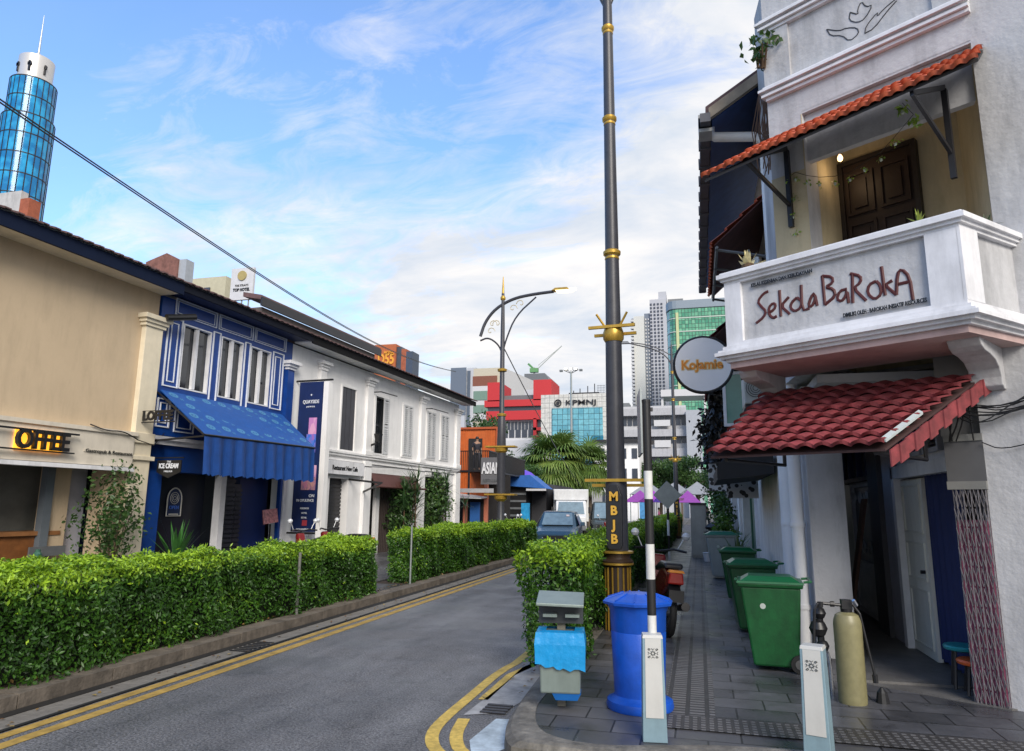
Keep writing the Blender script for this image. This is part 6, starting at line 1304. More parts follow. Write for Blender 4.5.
# KPMNJ office
Y = 150; xl, _ = yb(541, 430, Y); xr, _ = yb(606.5, 430, Y); zt = yb(575, 394, Y)[1]
k = bthing('panelled_office', 'white panelled office block with teal glass front lettered KPMNJ', (xl+xr)/2, Y)
MB().box(xl, xr, Y, Y+22, 0, zt).obj('wall', curtain('white_panels', (.52, .51, .47), (.56, .55, .50), (.25, .25, .24), 1.05, 1.1, .05, .4), k)
gx0 = yb(552, 430, Y)[0]; gx1 = yb(603, 430, Y)[0]; gz = yb(575, 408, Y)[1]; zs2 = yb(590, 436, Y)[1]; xs2 = yb(592, 436, Y)[0]
MB().box(gx0, gx1, Y-.25, Y, 2, gz).obj('glass_front', curtain('teal_glass', (.10, .32, .40), (.16, .42, .48), (.03, .07, .09), 1.15, 1.2, .05), k)
MB().box(xs2, gx1+.1, Y-.5, Y-.25, 2, zs2).box(xs2-3, gx1+.1, Y-.5, Y-.25, 2, zs2-2.2).obj('dark_glass', curtain('deep_teal_glass', (.01, .14, .22), (.02, .2, .3), (.02, .05, .07), 1.15, 1.2, .05), k)
xt, zt2 = yb(581, 402.5, Y); text('KPMNJ', 1.5, 'letters', dark, k, xt, Y-.2, zt2, width=yb(594, 402, Y)[0]-yb(564, 402, Y)[0], bold=.02, ext=.1)
xe = yb(558, 402.5, Y)[0]; b = MB(); b.tube([(xe+.7*math.cos(t), Y-.15, zt2+.7*math.sin(t)) for t in np.linspace(0, 6.283, 21)[:-1]], .14, 6, closed=True); b.cyl((xe, Y-.15, zt2), .4, (0, .2, 0), 10); b.obj('emblem', dark, k)
xd = yb(578, 385, Y)[0]; b = MB(); b.box(xd-3.5, xd+3.5, Y+8, Y+14, zt, zt+1.6)
for q in (-2.5, -1, .8, 2.4): b.tube([(xd+q, Y+9, zt), (xd+q, Y+9, zt+3+q*.3)], .12, 5)
b.obj('roof_plant', dark, k); b = MB()
for q in range(6): b.tube([(xd+3+q*.35, Y+9, zt), (xd+3+q*.35, Y+9, zt+3.4)], .05, 4); b.tube([(xd+3, Y+9, zt+.5+q*.55), (xd+4.75, Y+9, zt+.5+q*.55)], .05, 4)
b.obj('roof_frame', greym, k)
# red building
Y = 170; rd = mat('signal_red', (.50, .025, .03), .6, var=.08); X = lambda p: yb(p, 420, Y)[0]; Z = lambda q: yb(520, q, Y)[1]
k = bthing('red_office', 'bright red and white stepped office building left of the panelled office', X(520), Y)
MB().box(X(487), X(551), Y+.5, Y+20, 0, Z(408)).obj('wall', bgw, k)
for a, c, t_, b_ in ((485, 548, 400, 406.5), (487, 551, 411, 420), (488, 501, 382, 401), (534, 552, 381, 401)): MB().box(X(a), X(c), Y-.8, Y+10, Z(b_), Z(t_)).obj('red_band', rd, k)
for a, c, t_, b_ in ((493, 496, 420, 428), (534, 537, 419, 438), (534, 544.5, 436, 439), (534, 544.5, 428, 431)): MB().box(X(a), X(c), Y-.8, Y+2, Z(b_), Z(t_)).obj('red_column', rd, k)
b = MB(); b.box(X(488), X(545), Y-.1, Y+.5, Z(411), Z(406.5)); b.obj('window_band', bgd, k)
b = MB(); b.box(X(502), X(534), Y+2, Y+8, Z(401), Z(394)); b.obj('louvre_band', greym, k)
MB().box(X(516), X(535), Y+9, Y+14, Z(400), Z(384)).obj('rooftop_frame', mat('far_pale', (.5, .52, .55), .6), k)
for row, n in ((425.5, 9), (433.5, 5)): wins(k, [(X(503+i*(32/n)+2), Y+.45, Z(row)) for i in range(n)], (X(32/n+500)-X(500))*.8, 2.0, bgd)
wins(k, [(X(540), Y+.45, Z(q)) for q in (424, 433)], 1.8, 1.8, bgd)
MB().box(X(500), X(536), Y-2, Y+3, 0, Z(441)).obj('podium', bgw, k)
# beige block, condo, teal block behind
Y = 190; X = lambda p: yb(p, 400, Y)[0]; Z = lambda q: yb(490, q, Y)[1]
k = bthing('beige_office', 'beige and white office block with brown bands behind the red building', X(490), Y)
MB().box(X(473), X(503), Y, Y+25, 0, Z(368)).obj('wall', mat('beige_wall', (.50, .46, .36), .7), k); MB().prism([(X(503), Y), (X(518), Y+28), (X(503), Y+28)], 0, Z(368)).obj('side_wall', bgw, k)
MB().box(X(473)-.1, X(497), Y-.4, Y, Z(386), Z(376)).obj('brown_band', mat('brown_band', (.20, .07, .04), .6), k); MB().box(X(473)-.1, X(497), Y-.4, Y, Z(420), Z(386)).obj('white_front', bgw, k)
MB().box(X(474), X(495), Y-.6, Y-.4, Z(400), Z(391)).obj('green_glass', mat('pale_green_glass', (.16, .25, .20), .2), k); MB().box(X(474), X(495), Y-.6, Y-.4, Z(413), Z(405)).obj('green_glass', mat('pale_green_glass', (.16, .25, .20), .2), k)
Y = 350; X = lambda p: yb(p, 390, Y)[0]; Z = lambda q: yb(462, q, Y)[1]
k = bthing('condo_tower', 'pale grey residential tower far left of the beige block', X(463), Y)
MB().box(X(452), X(465), Y, Y+15, 0, Z(369)).box(X(465), X(474), Y+3, Y+15, 0, Z(367)).obj('wall', mat('condo_pale', (.46, .48, .52), .7), k)
wins(k, [(X(453.6+i*3.1), Y-.1, Z(371.5+j*3.3)) for j in range(13) for i in range(4)], 3.5, 4.2, mat('condo_glass', (.13, .16, .21), .3), d=.4)
MB().box(X(465.5), X(468.5), Y+2.6, Y+3, 20, Z(370)).obj('dark_strip', mat('condo_dark', (.10, .13, .18), .4), k)
Y = 260; X = lambda p: yb(p, 380, Y)[0]; Z = lambda q: yb(545, q, Y)[1]
k = bthing('teal_block', 'dark teal glass block rising just behind the red building', X(535), Y)
MB().box(X(515), X(548), Y, Y+20, 0, Z(376)).obj('wall', curtain('slate_glass', (.08, .13, .18), (.12, .2, .26), (.04, .05, .06), 2.6, 3, .2), k); MB().prism([(X(528), Z(376)), (X(548), Z(376)), (X(553), Z(384)), (X(553), Z(388)), (X(528), Z(388))], Y-6, Y-2, 'y').obj('roof_fin', greym, k)
cr = thing('tower_crane', 'small green and white tower crane above the red building', 'crane', WF, (X(532), Y+2, Z(376)))
b = MB(); b.tube([(X(533), Y+2, Z(376)), (X(533), Y+2, Z(366))], .5, 4); b.obj('mast', mat('crane_grey', (.35, .38, .36), .5), cr)
b = MB(); b.box(X(529), X(537), Y+1, Y+3, Z(371), Z(367)); b.tube([(X(533), Y+2, Z(368)), (X(527), Y+2, Z(362))], .5, 4); b.obj('cab', mat('crane_green', (.12, .3, .12), .6), cr)
b = MB(); b.tube([(X(537), Y+2, Z(367)), (X(561), Y+2, Z(345.5))], .22, 4); b.tube([(X(537), Y+2, Z(364)), (X(561), Y+2, Z(345.5))], .12, 4); b.obj('jib', mat('crane_grey', (.35, .38, .36), .5), cr)
# floodlight mast
Y = 90; x, z = yb(571, 372, Y)
fm = thing('floodlight_mast', 'tall pale floodlight mast with lit star-like lamp cluster in front of the panelled office', 'lamp post', WF, (x, Y, 0))
MB().tube([(x, Y, 0), (x, Y, z)], [.22, .12], 10).obj('mast', steel, fm)
for i, a in enumerate((-1.1, -.55, 0, .55, 1.1)):
    b = MB(); b.tube([(x, Y, z-.2), (x+a*.9, Y, z+.45-abs(a)*.15)], .05, 5); b.box(x+a*1.2-.2, x+a*1.2+.2, Y-.2, Y+.2, z+.35-abs(a)*.25, z+.6-abs(a)*.25); b.obj('lamp', greym, fm)
for a in (-.66, 0, .66): MB().box(x+a-.14, x+a+.14, Y-.26, Y-.2, z+.28, z+.50).obj('lit_lens', mat('flood_lit', (1, .95, .85), .4, var=0, emit=(1, .93, .8), es=5), fm)
# white office block end of street
Y = 130; X = lambda p: yb(p, 440, Y)[0]; Z = lambda q: yb(655, q, Y)[1]
k = bthing('long_white_office', 'long white office block with horizontal parapets closing the end of the street', X(660), Y)
MB().box(X(617), X(687), Y, Y+18, 0, Z(406)).obj('wall', mat('office_white', (.46, .46, .47), .7, var=.08, stain=.3), k)
MB().box(X(687), X(702), Y-3, Y+18, 0, Z(413)).obj('stair_tower', mat('office_grey', (.36, .38, .42), .7), k)
for q in (409, 430, 449): MB().box(X(617)-.3, X(687), Y-1.2, Y, Z(q+7 if q < 440 else q+8), Z(q)).obj('parapet', mat('office_parapet', (.42, .42, .44), .7, stain=.3), k)
MB().box(X(655), X(671), Y-1.4, Y-.8, Z(448), Z(441)).obj('bay', bgw, k); MB().box(X(655), X(671), Y-1.4, Y-.8, Z(427), Z(421)).obj('bay', bgw, k)
wins(k, [(X(625+i*5.4), Y-.1, Z(q)) for q in (421, 439) for i in range(12)], .8, 1.6, bgd); wins(k, [(X(623+i*3.0), Y-.1, Z(461)) for i in range(21)], .42, 1.5, bgd)
MB().box(X(633), X(636), Y+4, Y+7, Z(406), Z(401)).box(X(618), X(628), Y+4, Y+8, Z(406), Z(399)).obj('roof_plant', greym, k)
# white / grey towers
Y = 280; X = lambda p: yb(p, 360, Y)[0]; Z = lambda q: yb(650, q, Y)[1]
k = bthing('slim_white_tower', 'tall slim white residential tower, leftmost of the towers right of the lamp post', X(642), Y)
MB().box(X(634.5), X(645), Y, Y+16, 0, Z(315.5)).obj('wall', mat('tower_white', (.58, .58, .55), .7), k); MB().box(X(632), X(634.5), Y+1, Y+15, 0, Z(317)).obj('edge_strip', mat('tower_dark', (.12, .14, .17), .4), k)
wins(k, [(X(633), Y-.2, Z(320+j*3.6)) for j in range(34)], 1.2, .9, bgw, 'balcony', d=1.5)
k = bthing('grey_condo_tower', 'tall grey residential tower with columns of small windows between the white and green towers', X(658), Y)
MB().box(X(645), X(651), Y+2, Y+18, 0, Z(312)).obj('dark_wing', mat('wing_slate', (.16, .19, .24), .6), k); MB().box(X(651), X(668), Y+1, Y+18, 0, Z(299)).box(X(660), X(668), Y+2, Y+18, 0, Z(291)).obj('wall', mat('tower_grey', (.44, .45, .49), .7), k)
wins(k, [(X(652.3+i*3.6), Y+.9, Z(304+j*3.55)) for j in range(33) for i in range(4)], .75, .8, mat('tower_window', (.06, .07, .10), .3), d=.3)
wins(k, [(X(646.5+i*2.8), Y+1.9, Z(318+j*3.55)) for j in range(24) for i in range(2)], .5, .7, bgw, 'balcony', d=.3)
Y = 230; X = lambda p: yb(p, 360, Y)[0]; Z = lambda q: yb(690, q, Y)[1]
k = bthing('green_glass_tower', 'green glass tower with rounded corner and grey crown behind the round sign', X(700), Y)
grn = curtain('green_curtain', (.05, .24, .15), (.16, .42, .26), (.05, .09, .07), 1.05, 1.3, .09)
c0 = X(682); pts = [(X(668), Y+9), (X(668), Y+4), (X(671), Y+1.2), (X(675), Y+.2), (X(679), Y)] + [(X(740), Y), (X(740), Y+20), (X(668), Y+20)]
MB().prism(pts, 0, Z(308)).obj('glass', grn, k)
MB().prism([(p[0]*1.0-(.3 if p[0] < X(700) else -.3), p[1]-(.3 if p[1] < Y+10 else 0)) for p in pts], Z(308), Z(300)).obj('crown', mat('crown_grey', (.22, .27, .32), .5), k); MB().box(X(669), X(685), Y+8, Y+14, Z(300), Z(291)).box(X(686), X(700), Y+7, Y+14, Z(300), Z(294)).obj('roof_plant', greym, k)
MB().box(X(677.2), X(680), Y-.35, Y-.02, Z(470), Z(312)).obj('bright_strip', mat('strip_glass', (.5, .55, .3), .1), k)
b = MB()
for j in range(11): b.prism([(p[0]-(.15 if p[0] < X(700) else 0), p[1]-(.15 if p[1] < Y+10 else 0)) for p in pts], Z(318+j*13.5), Z(317+j*13.5))
b.obj('floor_band', mat('band_pale', (.45, .5, .45), .5), k)
MB().box(X(664), X(704), Y-30, Y-20, Z(410), Z(404)).box(X(664), X(666), Y-29, Y-21, 0, Z(410)).box(X(701), X(703), Y-29, Y-21, 0, Z(410)).obj('podium_canopy', bgw, k)
# blue cylinder tower (left)
Y = 120; x, zt = yb(27, 56, Y)
k = bthing('blue_glass_tower', 'round blue glass tower with a white cap and antenna at the top left', x, Y+4)
cc = (x-1.5, Y+4); z75 = yb(24, 76, Y)[1]; z118 = yb(24, 112, Y)[1]
bg_ = M = bpy.data.materials.new('blue_curtain'); M.use_nodes = True; t = M.node_tree; bb_ = t.nodes['Principled BSDF']; bb_.inputs['Roughness'].default_value = .12
co = t.nodes.new('ShaderNodeTexCoord'); n = t.nodes.new('ShaderNodeTexNoise'); n.inputs['Scale'].default_value = .35; t.links.new(co.outputs['Object'], n.inputs[0]); r = t.nodes.new('ShaderNodeValToRGB'); r.color_ramp.elements[0].position = .4; r.color_ramp.elements[1].position = .6; r.color_ramp.elements[0].color = (.0, .16, .40, 1); r.color_ramp.elements[1].color = (.02, .34, .64, 1); t.links.new(n.outputs['Fac'], r.inputs[0]); t.links.new(r.outputs[0], bb_.inputs['Base Color'])
MB().lathe([(5.6, 0), (5.6, z118)], 36, cc).obj('lower_drum', M, k, smooth=True); MB().lathe([(5.0, z118), (5.0, z75)], 36, cc).obj('upper_drum', M, k, smooth=True)
b = MB()
for j in range(14): b.lathe([(5.66, z118-j*5.2-.15), (5.68, z118-j*5.2+.1)], 36, cc)
for j in range(3): b.lathe([(5.06, z75-j*5.0-.15), (5.08, z75-j*5.0+.1)], 36, cc)
for j in range(24): a = j*6.2832/24; b.tube([(cc[0]+5.62*math.cos(a), cc[1]+5.62*math.sin(a), 40), (cc[0]+5.62*math.cos(a), cc[1]+5.62*math.sin(a), z118)], .12, 4); b.tube([(cc[0]+5.02*math.cos(a), cc[1]+5.02*math.sin(a), z118), (cc[0]+5.02*math.cos(a), cc[1]+5.02*math.sin(a), z75)], .1, 4)
b.obj('mullions', dark, k)
MB().lathe([(3.8, z75), (3.8, z75+1), (3.9, z75+6.8), (3.4, z75+7.2), (.6, z75+7.4), (.5, z75+9)], 30, cc).obj('cap', mat('cap_metal', (.62, .60, .58), .35, metal=.4, var=.05), k, smooth=True); MB().tube([(cc[0], cc[1], z75+8), (cc[0], cc[1], z75+20)], [.3, .08], 6).obj('antenna', steel, k)
b = MB()
for a in (-1.9, -1.05, -.2): q = (cc[0]+3.9*math.cos(a), cc[1]+3.9*math.sin(a)); b.box(q[0]-.22, q[0]+.22, q[1]-.2, q[1]+.2, z75+2, z75+4.6); b.box(q[0]-.5, q[0]+.5, q[1]-.2, q[1]+.2, z75+3.5, z75+4.3)
b.obj('opening', dark, k)
# roofline neighbours behind the left row
def rbox(name, label, pa, pb, pt, Y, dep, m_, cat='building', base=0): 
    xa, zt = yb(pa, pt, Y); xb, _ = yb(pb, pt, Y); t = thing(name, label, cat, WF, ((xa+xb)/2, Y, 0)); MB().box(xa, xb, Y, Y+dep, base, zt).obj('wall', m_, t); return t, xa, xb, zt
orb = mat('brick_orange', (.35, .10, .05), .8, var=.3)
t, xa, xb, zt = rbox('parapet_block', 'white parapet with orange end block below the blue tower', -20, 21, 196, 20, .3, mat('parapet_white', (.5, .49, .48), .7, stain=.6)); xc, z2 = yb(34, 203, 20); MB().box(xb, xc-.25, 20, 20.5, 5, z2+.25).obj('end_block', orb, t)
t, xa, xb, zt = rbox('brick_stair_block', 'weathered brick rooftop block behind the cream cafe eaves', 146, 178, 262, 30, .6, mat('brick_worn', (.22, .10, .08), .85, var=.5, scale=3)); MB().prism([(xa, zt), (xb, zt), (xa+1.3, zt+.4)], 30, 30.6, 'y').obj('gable', mat('brick_worn', (.22, .10, .08), .85), t); MB().box(xb, xb+.45, 30.1, 30.7, 5, zt).obj('end_panel', mat('grey_render', (.35, .38, .42), .7), t)
t, xa, xb, zt = rbox('cream_rooftop_block', 'pale cream rooftop block between the brick block and the white signboard', 190, 226, 279, 34, .8, mat('cream_block', (.50, .47, .34), .8, var=.1)); wins(t, [(xa+1.3, 33.98, zt-.9)], .4, .5, bgd)
Y = 30; xa, zt = yb(232, 269, Y); xb, zb = yb(252, 297, Y); t = thing('rooftop_signboard', 'white rooftop signboard with a round gold emblem and small black lettering', 'sign', WF, ((xa+xb)/2, Y, zb))
MB().box(xa, xb, Y, Y+.15, zb-.1, zt).obj('board', mat('board_white', (.60, .60, .62), .5), t); MB().cyl(((xa+xb)/2, Y-.03, zt-.42), .26, (0, .05, 0), 20).obj('emblem', mat('emblem_gold', (.4, .32, .12), .5), t)
text('THE STRAITS', .16, 'letters', black, t, (xa+xb)/2, Y-.01, zt-.95, width=(xb-xa)*.6, ext=.01); text('TOP HOTEL', .22, 'letters', black, t, (xa+xb)/2, Y-.01, zt-1.18, width=(xb-xa)*.75, bold=.01, ext=.01)
for q in (.2, .5, .8): MB().tube([(xa+(xb-xa)*q, Y+.1, zb-3), (xa+(xb-xa)*q, Y+.1, zb)], .04, 5).obj('leg', greym, t)
Y = 60; xa, zt = yb(375, 345, Y); xb, _ = yb(396, 345, Y); xc, _ = yb(412, 350, Y)
t = thing('orange_hotel', 'orange brick hotel block with yellow lettering and dark blue end bays', 'building', WF, ((xa+xb)/2, Y, 0)); MB().box(xa, xb, Y, Y+2, 0, zt).obj('wall', mat('hotel_orange', (.42, .12, .045), .8, var=.15), t)
for i, (a, c, m_) in enumerate(((0, .3, bgd), (.3, .6, orb), (.6, 1, mat('hotel_navy', (.05, .07, .11), .5)))): MB().box(xb+(xc-xb)*a, xb+(xc-xb)*c, Y+.2, Y+1.8, 0, zt-.25*(i+1)).obj('bay', m_, t)
text('D55', 1.4, 'letters', mat('hotel_letters', (.75, .35, .04), .5), t, yb(386, 362, Y)[0], Y-.05, yb(386, 359.5, Y)[1], width=(xb-xa)*.75, bold=.04, ext=.05); text('HOTEL', .45, 'letters', mat('hotel_letters', (.75, .35, .04), .5), t, yb(389, 353, Y)[0], Y-.05, yb(389, 353, Y)[1], width=(xb-xa)*.45, bold=.01, ext=.05)

# ---- orange container bar
kb_ = thing('container_bar', 'two-level bar made of orange shipping containers with a railed terrace', 'building', WF, (-12, 36, 0))
org = mat('container_orange', (.55, .12, .02), .55, var=.2, scale=3)
def corr(x0, x1, y, z0, z1, mb):
    n = int((x1-x0)/.1)
    for i in range(n): mb.box(x0+i*.1, x0+i*.1+.05, y-.03, y, z0, z1)
b = MB().box(-13.4, -10.9, 38.2, 39.6, 3.5, 6.05); corr(-11.6, -10.95, 38.2, 3.6, 6.0, b); corr(-13.3, -12.7, 38.2, 3.6, 6, b); b.obj('upper_container', org, kb_)
MB().box(-12.6, -11.8, 38.1, 38.2, 3.6, 5.5).obj('opening', interior, kb_); b = MB(); rframe(b, -13.45, -10.85, 3.5, 6.15, .12, 38.08, 38.16); b.obj('container_frame', mat('container_rust', (.40, .08, .02), .6), kb_)
b = MB().box(-13.4, -11.2, 34.3, 38, 2.1, 3.42); corr(-13.3, -11.3, 34.3, 2.15, 3.38, b); b.obj('lower_container', org, kb_); b = MB()
for q in (-13.4, -12.6, -11.3): b.box(q, q+.08, 34.2, 34.27, 2.1, 3.42)
b.obj('container_posts', dark, kb_)
MB().box(-13.4, -10.2, 34.2, 42, 3.42, 3.5).obj('terrace_deck', dark, kb_)
b = MB(); b.box(-13.4, -10.2, 34.22, 34.26, 4.45, 4.5)
for i in range(32): b.box(-13.4+i*.1, -13.37+i*.1, 34.22, 34.25, 3.5, 4.45)
for i in range(70): b.box(-10.22, -10.19, 34.2+i*.11, 34.23+i*.11, 3.5, 4.45)
b.box(-10.23, -10.18, 34.2, 42, 4.45, 4.5); b.obj('railing', black, kb_)
MB().slab([(-13.4, 33.2, 2.15), (-10.3, 33.2, 2.05), (-10.3, 34.3, 2.12), (-13.4, 34.3, 2.5)], (0, 0, .05)).box(-12.9, -9.6, 33.0, 33.05, 2.35, 2.55).obj('lower_canopy', mat('canopy_grey', (.40, .40, .41), .6), kb_)
MB().box(-13.4, -10.0, 37.6, 37.7, 0, 3.4).obj('shop_back', interior, kb_)
for q, m_ in ((-12.9, dark), (-11.6, mat('salmon', (.5, .16, .09), .7)), (-10.5, mat('salmon', (.5, .16, .09), .7)), (-12.3, dark)): MB().box(q, q+.18, 34.4, 34.6, 0, 3.4).obj('post', m_, kb_)
MB().box(-11.1, -10.6, 34.0, 34.1, .1, 1.9).obj('blue_panel', mat('panel_blue', (.02, .10, .32), .5), kb_); MB().box(-13.1, -12.95, 34, 34.1, .1, 2.0).obj('red_panel', mat('panel_red', (.40, .03, .03), .5), kb_)
t = thing('bar_signboard', 'grey bar signboard with big white capital letters beside the lamp post', 'sign', WF, (-9.9, 33, 2.7)); MB().box(-10.25, -9.15, 33.0, 33.1, 2.75, 4.05).obj('board', mat('signboard_grey', (.13, .13, .14), .6), t); text('ASIAN', .75, 'letters', trimw, t, -9.72, 32.98, 3.5, width=.95, bold=.02, ext=.02); text('RESTO & BAR', .2, 'letters', greym, t, -9.72, 32.98, 2.93, width=.8, ext=.01)
for i, (x, y, rr_) in enumerate(((-12.6, 33.3, .3), (-11.7, 33.0, .3), (-10.8, 33.2, .28))):
    t = thing('cafe_table', ['small dark table under the container bar, leftmost', 'small dark table under the container bar, middle', 'small dark table under the container bar, by the blue panel'][i], 'table', WF, (x, y, .12), 'tables under the container bar'); MB().lathe([(rr_, .84), (rr_, .88)], 14, (x, y)).obj('tabletop', stem, t); MB().tube([(x, y, .12), (x, y, .84)], .03, 6).obj('leg', dark, t)
sh_ = thing('awning_shop', 'low dark shop with blue awning and white-edged slats beyond the container bar', 'building', WF, (-10, 43, 0))
MB().box(-12.5, -9.0, 42.5, 52, 0, 3.1).obj('wall', mat('shop_black', (.03, .03, .035), .6), sh_); MB().slab([(-11.2, 40.6, 3.45), (-9.6, 40.6, 3.55), (-8.6, 40.6, 2.75), (-10.9, 40.6, 2.9)][::1], (0, 2, .0)).obj('blue_awning', mat('awning_mid_blue', (.02, .12, .42), .6), sh_)
MB().box(-11.0, -9.9, 41.0, 42.5, 0, 3.0).obj('dark_kiosk', black, sh_); b = MB()
for j in range(5): b.box(-10.9, -9.9, 40.95, 41.0, .7+j*.42, .82+j*.42)
b.obj('white_slats', greym, sh_); MB().box(-9.8, -8.6, 40.55, 40.6, 2.62, 2.74).obj('awning_edge', bgw, sh_)
MB().box(-9.95, -9.45, 40.0, 40.08, .2, 1.9).solo('blue_white_standee', mat('standee_blue', (.02, .30, .60), .5, var=.5, scale=3), 'blue and white standing sign under the blue awning', 'sign', base=(-9.7, 40, .1))
um = thing('violet_parasol', 'small violet parasol above the blue awning', 'parasol', WF, (-11.2, 44, 3)); MB().lathe([(1.0, 3.6), (.7, 3.85), (.1, 4.1)], 8, (-11.0, 44)).obj('canopy', mat('violet', (.12, .06, .55), .6), um); MB().tube([(-11.0, 44, .1), (-11.0, 44, 4.0)], .03, 5).obj('pole', dark, um)
rb_ = thing('far_left_shops', 'low white and dark shops behind the palms on the left', 'building', WF, (-14, 66, 0)); MB().box(-22, -10.5, 72, 80, 0, 5.5).obj('wall', mat('far_shop_white', (.45, .45, .46), .7, stain=.3), rb_); MB().box(-21, -11, 71.8, 72, .2, 2.6).obj('shopfront', interior, rb_)
rb2 = thing('far_white_terrace', 'white low terrace right of the palms, left of the tall lamp post', 'building', WF, (-8, 95, 0)); MB().box(-13, -7.2, 92, 105, 0, 10).obj('wall', whitel, rb2); wins(rb2, [(-12+i*1.4, 91.95, z) for i in range(4) for z in (3, 6, 8.6)], .7, 1.3, bgd); MB().box(-13.3, -6.9, 91.5, 105, 10, 10.4).obj('roof', dark, rb2)

# ---- trees
def fanpalm(label, x, y, h, r, seed, nf=44):
    rg = np.random.default_rng(seed); t = thing('fan_palm', label, 'palm tree', WF, (x, y, 0), 'fan palms on the left of the street')
    MB().tube([(x, y, 0), (x+.1, y, h*.5), (x, y, h)], [.24, .18, .16], 10).obj('trunk', bark, t)
    V = []; F_ = []; T_ = []
    for i in range(nf):
        az = i*2.39996+rg.random()*.4; el = R(72-125*(i/nf)+rg.normal()*8); pl_ = r*(.34+.14*rg.random())
        d = np.array([math.cos(az)*math.cos(el), math.sin(az)*math.cos(el), math.sin(el)]); p = np.array([x, y, h]); pts = []
        for k in range(5): pts.append(p.copy()); p = p+d*pl_/4; d = d+np.array([0, 0, -.10]); d /= np.linalg.norm(d)
        s = np.cross(d, [0, 0, 1.0]); s /= np.linalg.norm(s)+1e-6; u = np.cross(s, d); tn = .2+.5*rg.random()
        for q in range(22):
            a = R(-105+210*q/21); dd = d*math.cos(a)+s*math.sin(a)+u*.12; L_ = r*.62*(1-.25*abs(a)/1.9)*(.85+.3*rg.random()); w = .06*r/3; sd = np.cross(dd, u); sd /= np.linalg.norm(sd)
            c = [p]; dv = dd.copy()
            for k in range(3): c.append(c[-1]+dv*L_/3); dv = dv+np.array([0, 0, -.42-.3*k]); dv /= np.linalg.norm(dv)
            ww_ = [w*.5, w*1.2, w*.8, 0.01]; b0 = len(V)
            for k in range(4): V += [c[k]+sd*ww_[k], c[k]-sd*ww_[k]]
            for k in range(3): F_.append((b0+2*k, b0+2*k+1, b0+2*k+3, b0+2*k+2)); T_.append(min(1, max(0, tn+.1*rg.normal())))
    me = bpy.data.meshes.new('crown'); me.from_pydata([tuple(v) for v in V], [], F_); me.update(); at = me.attributes.new('tone', 'FLOAT', 'FACE'); at.data.foreach_set('value', np.array(T_)); me.transform(Matrix.Translation(-OFF[t.name])); link_mesh('crown', me, leafP, t)
fanpalm('largest drooping fan palm behind the white truck', -12.4, 62, 5.6, 3.5, 1, 110); fanpalm('fan palm just right of the largest one', -9.6, 64, 5.3, 2.8, 2, 80); fanpalm('smaller fan palm at the left edge of the palm group', -15.2, 63, 4.6, 2.2, 3, 60)
def tree(label, x, y, h, r, seed, n=4200, ls=.34, group='trees at the end of the street'):
    rg = np.random.default_rng(seed); t = thing('broadleaf_tree', label, 'tree', WF, (x, y, 0), group); tr_ = MB(); tr_.tube([(x, y, 0), (x+.1, y, h*.35), (x-.1, y, h*.6)], [.25, .2, .12], 8)
    cl = [(x+rg.normal()*r*.45, y+rg.normal()*r*.45, h*(.55+.35*rg.random()), r*(.3+.25*rg.random())) for _ in range(12)]
    for c in cl[:7]: tr_.tube([(x, y, h*.38), (c[0], c[1], c[2])], [.1, .03], 5)
    tr_.obj('trunk', bark, t); P = []; T_ = []
    for c in cl:
        m_ = n//12; u = rg.normal(size=(m_, 3)); u /= np.linalg.norm(u, axis=1)[:, None]; rad = (rg.random(m_)**.4)[:, None]; P.append(np.array(c[:3])+u*rad*c[3]*np.array([1, 1, .75])); T_.append(np.full(m_, .1+.4*rg.random())+.25*rg.random(m_))
    P = np.vstack(P); T_ = np.concatenate(T_); me = leafmesh(P, rg.normal(size=(len(P), 3)), np.full(len(P), ls), np.full(len(P), ls*.32), T_); me.transform(Matrix.Translation(-OFF[t.name])); link_mesh('crown', me, leafD, t)
for i, (px_, Y, h_, r_) in enumerate(((640, 96, 7.6, 3.2), (660, 100, 8.0, 3.4), (680, 95, 8.3, 3.2), (697, 99, 7.6, 3.0))):
    tree(['green street tree in front of the white office, leftmost of four', 'green street tree in front of the white office, second from left', 'green street tree in front of the white office, third from left', 'green street tree in front of the white office, rightmost, beside the creeper'][i], onY(px_, 480, Y).x, Y, h_, r_, 50+i, 5200)
tree('dark green tree rising above the orange container terrace', -14.6, 48, 8.6, 2.2, 61, 3000, .25, 'trees behind the left shops'); tree('green tree between the bar signboard and the palms', -13.8, 56, 5.6, 1.6, 62, 2400, .22, 'trees behind the left shops')
# ---- market stalls at the end of the street
for i, (px_, w_, c_, lb) in enumerate(((640, 3.2, (.24, .05, .30), 'purple market gazebo nearest the lamp post'), (653, 3.0, (.30, .05, .40), 'purple market gazebo, second from the left'), (665, 2.6, (.05, .06, .40), 'blue market gazebo between the purple ones'), (688, 2.6, (.24, .05, .30), 'purple market gazebo right of the diamond sign'))):
    x = onY(px_, 500, 75).x; t = thing('market_gazebo', lb, 'gazebo', WF, (x, 75+i, 0), 'market gazebos'); MB().add([(x-w_/2, 74, 2.25), (x+w_/2, 74, 2.25), (x+w_/2, 77, 2.25), (x-w_/2, 77, 2.25), (x, 75.5, 3.5)], [(0, 1, 4), (1, 2, 4), (2, 3, 4), (3, 0, 4), (3, 2, 1, 0)]).obj('canopy', mat('fabric_%d' % i, c_, .6, var=.15), t)
    for sx in (-1, 1):
        for yy_ in (74.05, 76.95): MB().tube([(x+sx*w_/2*.97, yy_, 0), (x+sx*w_/2*.97, yy_, 2.25)], .04, 5).obj('leg', steel, t)
x = onY(645, 515, 70).x; MB().box(x-.5, x+.5, 70, 70.05, .3, 2.2).solo('standing_banner', mat('banner_sky', (.08, .3, .6), .5, var=.4, scale=3), 'pale blue standing banner in front of the purple stalls', 'banner', base=(x, 70, 0))
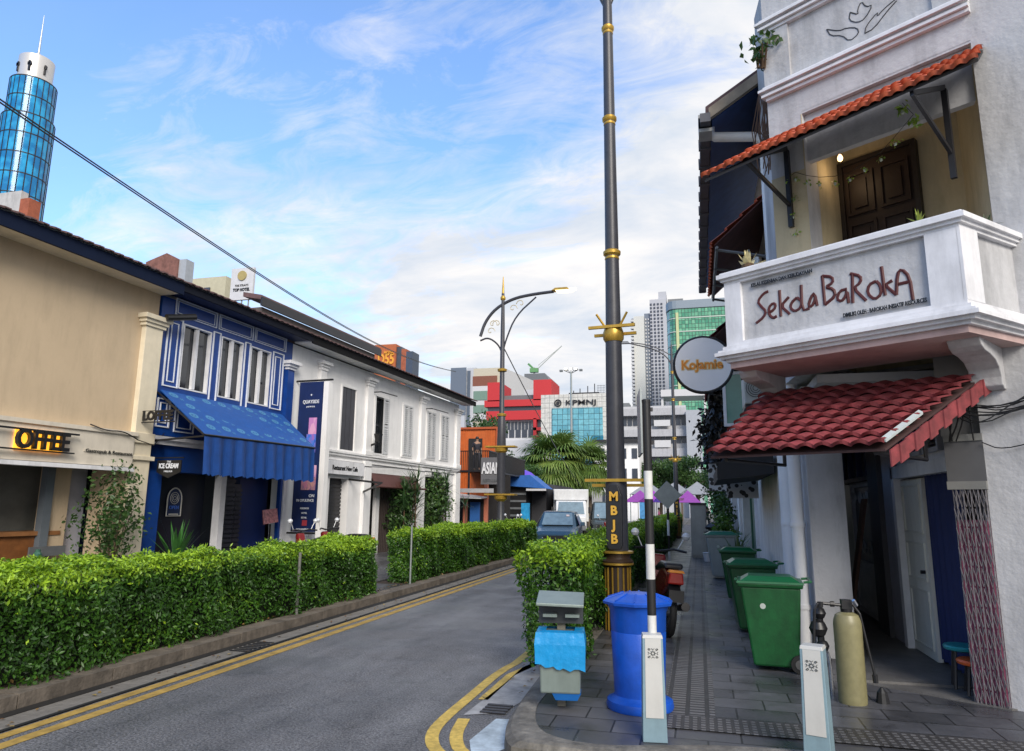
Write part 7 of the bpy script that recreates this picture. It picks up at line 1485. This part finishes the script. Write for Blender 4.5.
x = onY(664, 522, 62).x; MB().prism([(x-.5, .3), (x+.5, .3), (x+.4, 1.1), (x-.4, 1.1)], 62, 62.3, 'y').solo('orange_barrier', mat('barrier_orange', (.6, .12, .03), .5), 'orange plastic barrier at the end of the road', 'barrier', base=(x, 62, 0))
for i, px_ in enumerate((648, 675, 697)):
    x = onY(px_, 480, 84).x; t = thing('grey_marquee', ['grey peaked marquee roof behind the purple stalls, left', 'grey peaked marquee roof behind the diamond sign', 'grey peaked marquee roof at the right end of the stalls'][i], 'marquee', WF, (x, 84, 0), 'grey marquees'); MB().add([(x-2, 82, 3.2), (x+2, 82, 3.2), (x+2, 86, 3.2), (x-2, 86, 3.2), (x, 84, 4.7)], [(0, 1, 4), (1, 2, 4), (2, 3, 4), (3, 0, 4)]).obj('canopy', mat('marquee_grey', (.25, .26, .28), .7), t)
    for sx in (-1.9, 1.9): MB().tube([(x+sx, 82.1, 0), (x+sx, 82.1, 3.2)], .06, 5).obj('leg', steel, t)
# ---- bollard by the car, overhead cable
q = MB(); q.lathe([(.09, 0), (.09, .9), (.07, .95), (.02, .97)], 14, (-6.0, 26.4)); q.solo('blue_bollard', mat('bollard_blue', (.06, .14, .20), .5), 'slate blue round bollard at the far end of the second left hedge', 'bollard', base=(-6.0, 26.4, 0))
cbl = MB(); p0 = onY(-60, 62, 4.0); p1 = onY(456, 372, 30)
for dz in (0, .03):
    pts = [p0.lerp(p1, t)+Vector((0, 0, dz*(1-.3*t)-math.sin(t*math.pi)*.55)) for t in np.linspace(0, 1, 40)]; cbl.tube(pts, .009, 5)
cbl.solo('overhead_cable', black, 'twisted black overhead cable sagging across the sky from top left', 'cable', base=tuple(p0))
c2 = MB(); a = Vector((-6.15, 22, 7.0)); b_ = Vector((-9.5, 60, 3.2)); c2.tube([a.lerp(b_, t)+Vector((0, 0, -math.sin(t*math.pi)*.4)) for t in np.linspace(0, 1, 20)], .02, 5); c2.solo('stay_cable', black, 'thin black cable running down from the one-armed lamp post', 'cable', base=tuple(a))

fc = B(); fc.tube(smooth3([(-1.2, -.19, 2.87), (-.9, -.2, 2.80), (-.6, -.2, 2.83), (-.3, -.2, 2.72)]), .01, 5); fc.tube([(-.3, -.19, 2.72), (.1, -.15, 2.66), (.4, -.05, 2.9)], .008, 5)
fc.solo('facade_cable', black, 'loose black cable drooping along the cream band beside the cafe name strip', 'cable', LF, (-.7, -.2, 2.8))
fc = B(); fc.tube(smooth3([(5.3, -.11, 2.76), (7.5, -.11, 2.70), (9.5, -.11, 2.80), (11.5, -.11, 2.74), (13.9, -.11, 2.86)]), .009, 5)
fc.solo('facade_cable', black, 'thin dark cable strung below the cornice of the white terrace', 'cable', LF, (9, -.11, 2.75))
